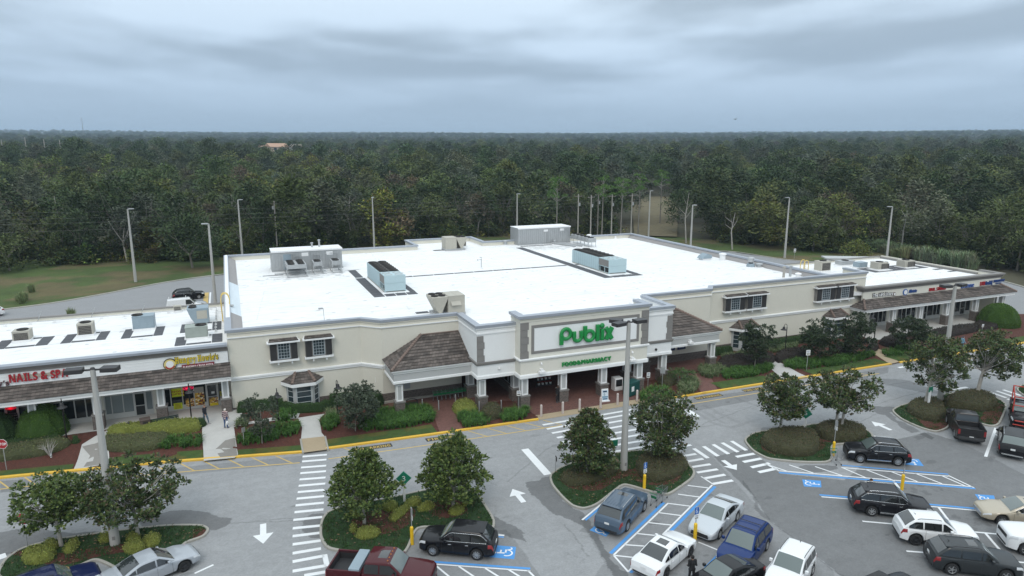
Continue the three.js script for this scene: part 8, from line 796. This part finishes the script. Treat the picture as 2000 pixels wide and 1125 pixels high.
// ================================================================ PEOPLE
function person(o) { // joints in metres, figure faces +z before turning; one continuous skin, coloured by the limb it covers
const s=o.s||1,J={ hip: [0,0.93,0],chest: [0,1.28,0.01],neck: [0,1.47,0],head: [0,1.63,0.02],sl: [0.18,1.42,0],sr: [-0.18,1.42,0],el: [0.24,1.14,-0.03],er: [-0.24,1.14,-0.03],wl: [0.26,0.90,0.06],wr: [-0.26,0.90,0.06],hl: [0.1,0.90,0],hr: [-0.1,0.90,0],kl: [0.12,0.49,0.03],kr: [-0.12,0.49,0.02],al: [0.13,0.09,-0.02],ar: [-0.13,0.09,-0.02],tl: [0.15,0.05,0.14],tr: [-0.15,0.05,0.14],...(o.pose||{}) };
const C=o.col,B=[['hip','chest',0.150,0.165,C.top,0.82],['chest','neck',0.155,0.07,C.top,0.8],['sl','sr',0.075,0.075,C.top,1],['neck','head',0.055,0.085,C.skin,1],['head','head',0.105,0.105,C.skin,1],['sl','el',0.062,0.05,C.top,1],['sr','er',0.062,0.05,C.top,1],['el','wl',0.048,0.034,C.sleeve||C.top,1],['er','wr',0.048,0.034,C.sleeve||C.top,1],['hl','kl',0.092,0.064,C.legs,1],['hr','kr',0.092,0.064,C.legs,1],['kl','al',0.062,0.042,C.legs,1],['kr','ar',0.062,0.042,C.legs,1],['al','tl',0.048,0.042,C.shoes,1],['ar','tr',0.048,0.042,C.shoes,1],['hl','hr',0.105,0.105,C.legs,1]].map((b)=>[J[b[0]],J[b[1]],b[2],b[3],b[4],b[5]]);
const nose=[J.head[0],J.head[1] - 0.01,J.head[2] + 0.115];B.push([nose,[nose[0],nose[1] - 0.03,nose[2] + 0.005],0.014,0.018,C.skin,1]);
const d2=(p,b)=>{ const [a,q,r0,r1]=b,vx=q[0] - a[0],vy=q[1] - a[1],vz=q[2] - a[2],l=vx*vx + vy*vy + vz*vz,t=l?clamp(((p[0] - a[0])*vx + (p[1] - a[1])*vy + (p[2] - a[2])*vz) / l) : 0;const zz=(p[2] - a[2] - vz*t) / b[5];return Math.hypot(p[0] - a[0] - vx*t,p[1] - a[1] - vy*t,zz) - lerp(r0,r1,t);};
const N=80,mc=new MarchingCubes(N,new THREE.MeshBasicMaterial(),false,false,60000),ctr=[0,0.9,0],S=1.0;mc.isolation=0;for (let k=0;k<N;k++) for (let j=0;j<N;j++) for (let i=0;i<N;i++) { const p=[ctr[0] + (i - N / 2) / (N / 2)*S,ctr[1] + (j - N / 2) / (N / 2)*S,ctr[2] + (k - N / 2) / (N / 2)*S];if (Math.abs(p[0])>0.55||Math.abs(p[2])>0.6) { mc.field[i + j*N + k*N*N]=-1;continue;} let f=1e9;for (const b of B) { const d=d2(p,b),h=clamp(0.5 + 0.5*(f - d) / 0.035);f=lerp(f,d,h) - 0.035*h*(1 - h);} mc.field[i + j*N + k*N*N]=-f;}
mc.update();const n=mc.count,pos=new Float32Array(n*3),col=new Float32Array(n*3);for (let i=0;i<n;i++) { const p=[0,1,2].map((k)=>ctr[k] + mc.positionArray[i*3 + k]*S);pos.set(p,i*3);let m=1e9,c=C.top;for (const b of B) { const d=d2(p,b);if (d<m) { m=d;c=b[4];} } const hd=[p[0] - J.head[0],p[1] - J.head[1],p[2] - J.head[2]];if (Math.hypot(...hd)<0.14&&(hd[1]>0.035||hd[2]<-0.02)&&hd[1]>-0.06) c=C.hair;if (Math.hypot(...hd)<0.14&&hd[2]>0.085&&Math.abs(hd[1] - 0.01)<0.014&&Math.abs(Math.abs(hd[0]) - 0.04)<0.018) c=[0.03,0.02,0.02];if (C.stripe&&c===C.top&&p[1]>0.95) c=Math.floor((p[1] + 0.02)*11) % 2?C.stripe : C.top;col.set(c,i*3);}
let g=new THREE.BufferGeometry();g.setAttribute('position',new THREE.BufferAttribute(pos,3));g.setAttribute('color',new THREE.BufferAttribute(col,3));g=mergeVertices(g,1e-4);g.computeVertexNormals();const tint=(q)=>{ const c=new Float32Array(q.attributes.position.count*3);for (let i=0;i<c.length;i+=3) c.set(C.skin,i);q.setAttribute('color',new THREE.BufferAttribute(c,3));return q;};
const hands=[];for (const [w,e,m] of [[J.wl,J.el,1],[J.wr,J.er,-1]]) { const v=new THREE.Vector3(w[0] - e[0],w[1] - e[1],w[2] - e[2]).normalize(),P=(t,x,z)=>[w[0] + v.x*t + x,w[1] + v.y*t,w[2] + v.z*t + z];hands.push(tint(rod(P(-0.01,0,0),P(0.085,0,0),0.034,7,0.036)));for (let i=0;i<4;i++) { const z=-0.027 + i*0.018,l=[0.07,0.08,0.076,0.06][i];hands.push(tint(rod(P(0.08,0,z),P(0.08 + l*0.55,-m*0.008,z),0.009,5)),tint(rod(P(0.08 + l*0.55,-m*0.008,z),P(0.08 + l,-m*0.03,z),0.0085,5,0.007)));} hands.push(tint(rod(P(0.02,0,0.03),P(0.07,-m*0.02,0.062),0.011,5,0.009)));} for (const x of [-0.105,0.105]) hands.push(tint(new THREE.SphereGeometry(0.028,6,5).scale(0.5,1,0.8).translate(J.head[0] + x,J.head[1] - 0.005,J.head[2])));for (const h of hands) { }
const t=thing('person',o.label,'person',o.pos,o.turn);t.scale.setScalar(s);part(t,'body',[g,...hands],new THREE.MeshStandardMaterial({ vertexColors: true,roughness: 0.85 }));return t;
}
const skin=[0.42,0.26,0.19],walkP={ kl: [0.1,0.5,0.16],al: [0.11,0.09,0.22],tl: [0.12,0.06,0.38],kr: [-0.1,0.48,-0.04],ar: [-0.11,0.12,-0.28],tr: [-0.12,0.04,-0.16],el: [0.23,1.14,-0.12],wl: [0.25,0.9,-0.14],er: [-0.23,1.15,0.04],wr: [-0.24,0.95,0.2] };
person({ label: 'person in a dark jacket and jeans walking away before the pizza shop',pos: gp(402,828,0.155),turn: 0.9,pose: walkP,col: { top: [0.012,0.013,0.02],legs: [0.09,0.13,0.17],skin,hair: [0.12,0.07,0.05],shoes: [0.4,0.4,0.4] } });
{ const p=person({ label: 'white-haired person in a striped shirt and blue jeans carrying a bag',pos: gp(442,836,0.155),turn: 2.6,col: { top: [0.55,0.42,0.42],stripe: [0.035,0.015,0.03],legs: [0.045,0.085,0.19],skin,hair: [0.62,0.58,0.54],shoes: [0.08,0.09,0.14] },pose: { tl: [0.16,0.05,0.12] } });const b=thing('carrier_bag','white carrier bag held by the person in the striped shirt','bag',[p.position.x + 0.1,p.position.y + 0.5,p.position.z + 0.14],0.5);part(b,'sack',new THREE.SphereGeometry(0.13,10,8).scale(1,1.3,0.7),M.signWhite);part(b,'handle',new THREE.TorusGeometry(0.07,0.012,5,12).translate(0,0.2,0),M.signWhite);}
person({ label: 'person all in black standing beside the white sedan',pos: gp(1350,1139),turn: 2.9,col: { top: [0.010,0.010,0.011],legs: [0.012,0.012,0.014],skin: [0.2,0.12,0.09],hair: [0.012,0.01,0.01],shoes: [0.02,0.02,0.02] },pose: { wl: [0.2,1.02,0.2],wr: [-0.2,1.02,0.2] } });
{ const m=blackS.position,th=blackS.rotation.y,L=(x,z)=>[m.x + Math.cos(th)*x + Math.sin(th)*z,0.005,m.z - Math.sin(th)*x + Math.cos(th)*z];const p=L(-0.95,-1.42);person({ label: 'person in a black top and olive vest leaning into the open car door',pos: p,turn: th - 0.35,col: { top: [0.035,0.034,0.022],sleeve: [0.012,0.012,0.013],legs: [0.02,0.02,0.025],skin,hair: [0.014,0.011,0.01],shoes: [0.02,0.02,0.02] },pose: { chest: [0,1.27,0.05],neck: [0,1.45,0.1],head: [0,1.59,0.16],sl: [0.19,1.4,0.07],sr: [-0.19,1.4,0.07] } });
// the open far-side door of the black wagon
const d=new THREE.Group();d.name='open_door';blackS.add(d);d.position.set(0.1,0,-0.95);d.rotation.y=0.95;part(d,'door_panel',rbx(1.0,0.75,0.09,0.03,-0.5,0.72,-0.05),black);part(d,'door_window',cbx(0.85,0.42,0.03,-0.45,1.28,-0.03),VM.glass);}
person({ label: 'dark figure standing by a column inside the entrance',pos: gp(1089,786,0.155),turn: 0.4,col: { top: [0.012,0.012,0.014],legs: [0.012,0.012,0.014],skin: [0.12,0.07,0.05],hair: [0.02,0.015,0.012],shoes: [0.1,0.1,0.1] } });
person({ label: 'person in a light blue top beyond the far right magnolias',pos: gp(1878,684,0.16),turn: 1.2,col: { top: [0.16,0.30,0.42],legs: [0.10,0.18,0.30],skin,hair: [0.03,0.05,0.08],shoes: [0.1,0.1,0.12] },pose: walkP });
// ================================================================ WOODS
const FP={ dark: [[0.028,0.054,0.018],[0.040,0.071,0.023],[0.056,0.088,0.029],[0.046,0.062,0.027]],olive: [[0.062,0.088,0.027],[0.085,0.113,0.034],[0.112,0.140,0.044],[0.074,0.088,0.035]],vine: [[0.078,0.106,0.023],[0.124,0.156,0.032],[0.179,0.211,0.038],[0.094,0.082,0.034]],brown: [[0.090,0.072,0.046],[0.117,0.090,0.060],[0.074,0.078,0.040],[0.133,0.112,0.078]],grey: [[0.082,0.100,0.068],[0.102,0.122,0.082],[0.066,0.084,0.056]],fresh: [[0.071,0.149,0.034],[0.094,0.188,0.044],[0.124,0.218,0.055]] };
const farLeaf=new THREE.MeshStandardMaterial({ vertexColors: true,roughness: 0.95,side: THREE.DoubleSide });
function crownGeo(sd,h,w,pal,n,ls,o={}) { // crown of leaf sprays gathered in uneven clumps
reseed(sd);const L=new Leaves(),hc=h*(o.low ?? 0.3),clumps=[];const nc=o.clumps||26;for (let i=0;i<nc;i++) { const a=R(0,6.28),y=Math.pow(rnd(),0.8),k=Math.sin(Math.PI*clamp(0.16 + y*0.8)) ,r=w*0.5*k*Math.sqrt(rnd())*1.05;clumps.push([Math.cos(a)*r,hc + y*(h - hc)*0.93,Math.sin(a)*r,w*R(0.15,0.25)]);} if (o.cols) { }
for (let i=0;i<n;i++) { const c=clumps[Math.floor(rnd()*nc)],u=R(-0.6,1),a=R(0,6.28),q=Math.sqrt(1 - u*u),d=c[3]*Math.pow(rnd(),0.35);const P=c.colour||(c.colour=(o.mix&&rnd()<0.25?PAL2(o.mix) : FP[pal]));const k=pick(P);L.leaf(c[0] + Math.cos(a)*q*d,c[1] + u*d*0.75,c[2] + Math.sin(a)*q*d,ls*R(0.6,1.4),ls*0.36,Math.cos(a)*q + R(-0.5,0.5),(u + R(-0.3,0.5))*0.5,Math.sin(a)*q + R(-0.5,0.5),k,1.5);}
return L.geo();}
const PAL2=(k)=>FP[k];
function trunkGeo(sd,h,w,r,o={}) { reseed(sd + 500);const t=[],f=h*(o.fork ?? 0.38),lx=R(-0.8,0.8),lz=R(-0.8,0.8);t.push(rod([0,-0.5,0],[lx,f,lz],r,6,r*0.7));for (let i=0;i<(o.limbs ?? 6);i++) { const a=R(0,6.28),m=[lx + Math.cos(a)*w*0.16,f + h*R(0.12,0.25),lz + Math.sin(a)*w*0.16],e=[lx + Math.cos(a)*w*R(0.25,0.42),h*R(0.68,0.92),lz + Math.sin(a)*w*R(0.25,0.42)];t.push(rod([lx,f*R(0.85,1),lz],m,r*0.5,5,r*0.35),rod(m,e,r*0.33,4,r*0.1));} return merge(t);}
const T=[['dense dark oak','dark',17,12,2600],['olive green oak','olive',15,11,2500],['yellow-green vine-hung tree','vine',13,10,2500,{ low: 0.08,mix: 'brown' }],['brownish thin tree','brown',14,9,1300,{ mix: 'grey' }],['grey-green feathery tree','grey',16,10,1900],['dark mixed tree','dark',15,10,2400,{ mix: 'olive',low: 0.15 }],['olive vine-hung tree','olive',14,10,2500,{ mix: 'vine',low: 0.1 }]].map(([nm,p,h,w,n,o],i)=>({ nm,p,h,w,crown: crownGeo(900 + i*7,h,w,p,n,0.62,o),trunk: trunkGeo(900 + i*7,h,w,0.28),bark: i===3||i===4?M.barkPale : M.bark }));
const clear=[[-70,-6],[-75,-156],[-40,-160],[-30,-156.5],[-18,-156.5],[-8,-152.5],[10,-158],[60,-170],[90,-164],[104,-152],[110,-142],[116,-131],[119,-121],[125,-111],[140,-113],[143,-104],[139,-91],[135,-78],[131,-68],[120,-48],[140,10]],FIELD=[[104,-161],[111,-154],[164,-224],[176,-240],[170,-250],[158,-246]];
const inView=(x,z)=>{ const b=Math.atan2(x,-z);return b>YAW - 0.72&&b<YAW + 0.74;};
{
reseed(4242);const things=[],WHERE=(x,z,i)=>(x<0?'at the left edge of the woods' : x<45?'behind the left half of the store' : x<100?'behind the right half of the store' : z<-105?'beyond the service road bend' : 'at the right edge of the woods');
// edge rows, tree by tree
const E=[[-78,-158],[-40,-166],[-25,-160],[-8,-158],[10,-162],[35,-170],[60,-176],[82,-172],[98,-163]],E2=[[118,-146],[123,-134],[127,-121],[134,-116],[147,-118],[149,-104],[146,-91],[142,-78],[138,-66],[130,-50]];
for (const line of [E,E2]) for (let row=0;row<4;row++) { const c=new THREE.CatmullRomCurve3(line.map((p)=>new THREE.Vector3(p[0],0,p[1]))),len=c.getLength(),n=Math.round(len / (7.2 + row*0.6));for (let i=0;i<n;i++) { const u=(i + R(0.1,0.9)) / n,p=c.getPointAt(u),t=c.getTangentAt(u);let nx=t.z,nz=-t.x;if (nx*p.x + nz*p.z<0) { nx=-nx;nz=-nz;} const d=row*8 + R(0,4),x=p.x + nx*d,z=p.z + nz*d;if (!inView(x,z)||inPoly(clear,x,z)||inPoly(FIELD,x,z)) continue;const right=x>105;const k=right&&row<2?[2,6,2,3,1,6][Math.floor(rnd()*6)] : [0,1,3,4,5,0,6][Math.floor(rnd()*7)];things.push([x,z,k,R(0.66,1.02)*(row===0?0.86 : 1)]);} }
const count={};const OR=['','second ','third ','fourth ','fifth ','sixth ','seventh ','eighth ','ninth ','tenth '];things.sort((a,b)=>Math.atan2(a[0],-a[1]) - Math.atan2(b[0],-b[1]));
for (const [x,z,k,s] of things) { const D=T[k],w=WHERE(x,z),key=D.nm + w,i=count[key]=(count[key] ?? -1) + 1;const g=thing('woodland_tree',(i?OR[i] : 'leftmost ') + D.nm + ' ' + w + '','tree',[x,G(x,z) + hill(x,z) - 0.1,z],R(0,6.28),'trees at the edge of the woods');if (i >= 10) g.userData.label=(i>10?'outermost ' : 'last ') + D.nm + ' of the right-hand side ' + w;g.scale.set(s*R(0.9,1.15),s,s*R(0.9,1.15));part(g,'trunk',D.trunk,D.bark);part(g,'crown',D.crown,farLeaf);}
// pale dead trunks and tall pines that stand out
const snag=(px,py,h,label,sd)=>{ const p=gp(px,py),g=thing('bare_tree',label,'bare tree',[p[0],p[1],p[2]],0,'pale bare trunks among the woods');reseed(sd);const t=[],l=R(-2,2);t.push(rod([0,0,0],[l*0.5,h*0.5,0],0.2,6,0.15),rod([l*0.5,h*0.5,0],[l*0.2,h,0.5],0.15,5,0.05));for (let i=0;i<5;i++) { const a=R(0,6.28),y=h*R(0.45,0.85),e=[l*0.4 + Math.cos(a)*R(1,2.4),y + R(0.8,2.4),Math.sin(a)*1.5];t.push(rod([l*0.4,y,0],e,0.08,4,0.03),rod(e,[e[0]*1.2,e[1] + 1.2,e[2]],0.03,3,0.01));} part(g,'trunk',t,M.barkPale);};
snag(5,500,9,'pale leaning trunk at the far left edge',1);snag(90,500,11,'pale crooked trunk second from the left edge',2);snag(120,498,13,'tall pale crooked trunk at the left of the woods',3);snag(226,496,11,'pale forked trunk left of the verge pole',4);snag(345,492,14,'pale trunk high in the left woods',5);snag(460,488,13,'pale many-branched tree beside the store corner pole',6);snag(690,474,12,'pale forked trunk behind the store left of centre',7);snag(1340,476,13,'leafless grey-pink tree right of the tan clearing',8);snag(1430,488,9,'pale twisted branches above the brown thicket',9);snag(1760,492,10,'pale twisted branches in the far right thicket',10);
const pine=(px,top,label,sd)=>{ const h=16.5,p=at(px,top,h),g=thing('pine_tree',label,'pine tree',[p[0],0.4,p[2]],0,'slim pines behind the store');reseed(sd);part(g,'trunk',rod([0,0,0],[R(-0.4,0.4),h - 0.6,0],0.2,6,0.07),M.wood);const L=new Leaves(),limbs=[];for (let i=0;i<17;i++) { const a=R(0,6.28),y=h*R(0.68,0.98),r=R(0.6,2.5)*(1.15 - (y / h - 0.68)*1.9),e=[Math.cos(a)*r,y + 0.5,Math.sin(a)*r];limbs.push(rod([0,y - 0.5,0],e,0.05,4,0.02));for (let k=0;k<46;k++) { const u=R(-0.4,1),f=R(0,6.28),q=Math.sqrt(1 - u*u),d=0.75*Math.sqrt(rnd());L.leaf(e[0] + Math.cos(f)*q*d,e[1] + u*d*0.7,e[2] + Math.sin(f)*q*d,0.42,0.08,Math.cos(f)*q,u + 0.4,Math.sin(f)*q,pick(FP.fresh));} } part(g,'limbs',limbs,M.barkPale);part(g,'crown',L.geo(),farLeaf);};
pine(1293,338,'slim pine left of the tan clearing',1);pine(1250,346,'slim pine second left of the tan clearing',2);pine(1178,350,'slim pine behind the utility poles',3);pine(1215,350,'slim pine between utility poles and clearing',4);pine(1088,352,'slim pine behind the right machine house',5);
{ const b=gp(377,524),g=thing('oak_tree','dark spreading oak standing on the verge behind the left shops','tree',b);part(g,'trunk',trunkGeo(71,9.5,11,0.25,{ fork: 0.3 }),M.bark);part(g,'crown',crownGeo(72,9.5,12.5,'dark',3600,0.5,{ low: 0.28,clumps: 34 }),farLeaf);const c=gp(20,530),q=thing('oak_tree','bushy olive tree at the left edge of the verge','tree',c);part(q,'trunk',trunkGeo(73,7,8,0.2),M.bark);part(q,'crown',crownGeo(74,7,9,'olive',2600,0.45,{ low: 0.05 }),farLeaf);const e=gp(1672,512),r=thing('round_bush','bright round bush behind the right shop roof','bush',e);part(r,'trunk',rod([0,-0.2,0],[0,1.5,0],0.15),M.bark);part(r,'crown',crownGeo(75,4.4,5.6,'vine',1700,0.34,{ low: 0.05 }),farLeaf);}
// the rest of the wood as one mass of foliage out to the horizon
const inst=(geo,list,name,label)=>{ const m=new THREE.InstancedMesh(geo,farLeaf,list.length),M4=new THREE.Matrix4(),q=new THREE.Quaternion(),U=new THREE.Vector3(0,1,0);list.forEach((p,i)=>{ q.setFromAxisAngle(U,p[3]);M4.compose(new THREE.Vector3(p[0],p[1],p[2]),q,new THREE.Vector3(p[4],p[5],p[4]));m.setMatrixAt(i,M4);m.setColorAt(i,LIN(p[6],p[7],p[8]));});m.name=numbered(name);scene.add(shade(m));tag(m,label,null,null,'stuff');};
reseed(99);const lists=T.map(()=>[]);let r=150;while (r<6200) { const s=8.2 + 0.0115*r,b0=YAW - 0.72,b1=YAW + 0.74,n=Math.ceil(r*(b1 - b0) / s);for (let i=0;i<n;i++) { const b=lerp(b0,b1,(i + R(0,1)) / n),rr=r + R(0,s),x=Math.sin(b)*rr,z=-Math.cos(b)*rr;if (inPoly(clear,x,z)||inPoly(FIELD,x,z)) continue;let near=false;if (rr<240) for (const t of things) if ((t[0] - x) ** 2 + (t[1] - z) ** 2<20) { near=true;break;} if (near) continue;if (rr>380&&rr<640&&b<0.03&&fbm(x*0.012,z*0.012,2)>0.60) continue;const zone=fbm(x*0.012 + 3,z*0.012 + 7,3),k=zone<0.4?[0,5,0,4][Math.floor(rnd()*4)] : zone<0.56?[0,1,5,6,4][Math.floor(rnd()*5)] : [1,3,4,6,2,1][Math.floor(rnd()*6)];const left=sstep(0.12,-0.2,b);const g=(rr>900?R(0.7,1.05) : R(0.7,1.3))*(rr<330?lerp(0.90,0.84,left) : 0.95)*(rr>1500?0.9 : 1),wv=R(0.72,1.1) + (rnd()<0.34?R(0.15,0.7) : 0),wide=1 + 0.00022*rr;lists[k].push([x,G(x,z) + hill(x,z) - 0.3,z,R(0,6.28),g*wide,g*R(0.9,1.1),wv*R(0.88,1.16),wv,wv*R(0.8,1.1)]);} r+=s;}
lists.forEach((l,i)=>inst(T[i].crown,l,'forest','mixed green and brown woods reaching to the horizon'));
// understorey at the wood's edge
const ug=crownGeo(301,2.6,4.4,'dark',420,0.42,{ low: 0.02,clumps: 12,mix: 'vine' }),ul=[];reseed(31);for (const line of [E,E2]) { const c=new THREE.CatmullRomCurve3(line.map((p)=>new THREE.Vector3(p[0],0,p[1]))),n=Math.round(c.getLength() / 0.75);for (let i=0;i<n;i++) { const p=c.getPointAt(rnd()),t=c.getTangentAt(rnd());let nx=p.x,nz=p.z;const l=Math.hypot(nx,nz);nx /= l;nz /= l;const d=R(-3.5,12),x=p.x + nx*d,z=p.z + nz*d;if (inPoly(clear,x,z)||inPoly(FIELD,x,z)) continue;const v=R(0.7,1.5);ul.push([x,G(x,z) - 0.1,z,R(0,6.28),R(0.7,1.5),R(0.6,1.6)*(d>3?1.5 : 1),v*R(0.9,1.3),v*R(0.95,1.1),v*0.9]);} } inst(ug,ul,'undergrowth','tangled green undergrowth at the foot of the woods');
// palmetto clumps along the right-hand drive
{ const L=new Leaves();reseed(12);for (let i=0;i<170;i++) L.blade(R(-0.9,0.9),R(0,0.5),R(-0.9,0.9),R(1.2,2.5),0.06,R(0,6.28),R(0.4,1.6),pick([[0.17,0.22,0.12],[0.21,0.27,0.15],[0.13,0.18,0.09],[0.18,0.18,0.11]]));const geo=L.geo(),pl=[];const c=new THREE.CatmullRomCurve3([[1690,488],[1720,496],[1760,504],[1810,512],[1860,520],[1900,530]].map(([x,y])=>new THREE.Vector3(...gp(x,y))));for (let i=0;i<46;i++) { const p=c.getPointAt((i + 0.5) / 46),l=Math.hypot(p.x,p.z),d=R(0.6,5.5);pl.push([p.x + p.x / l*d,-0.05,p.z + p.z / l*d,R(0,6.28),R(0.8,1.35),R(0.8,1.3),1,1,1].map((v,k)=>(k>5?v*R(0.85,1.15) : v)));} inst(geo,pl,'grass','tall pale green grass clumps along the right-hand drive');const rl=[];for (const [px,py] of [[62,572],[38,590],[44,594],[48,588],[140,622]]) { const p=gp(px,py);rl.push([p[0],p[1],p[2],R(0,6),0.45,0.6,1,1,0.8]);} inst(geo,rl,'grass','few tall reed tufts on the left verge');}
}
renderer.render(scene,camera);
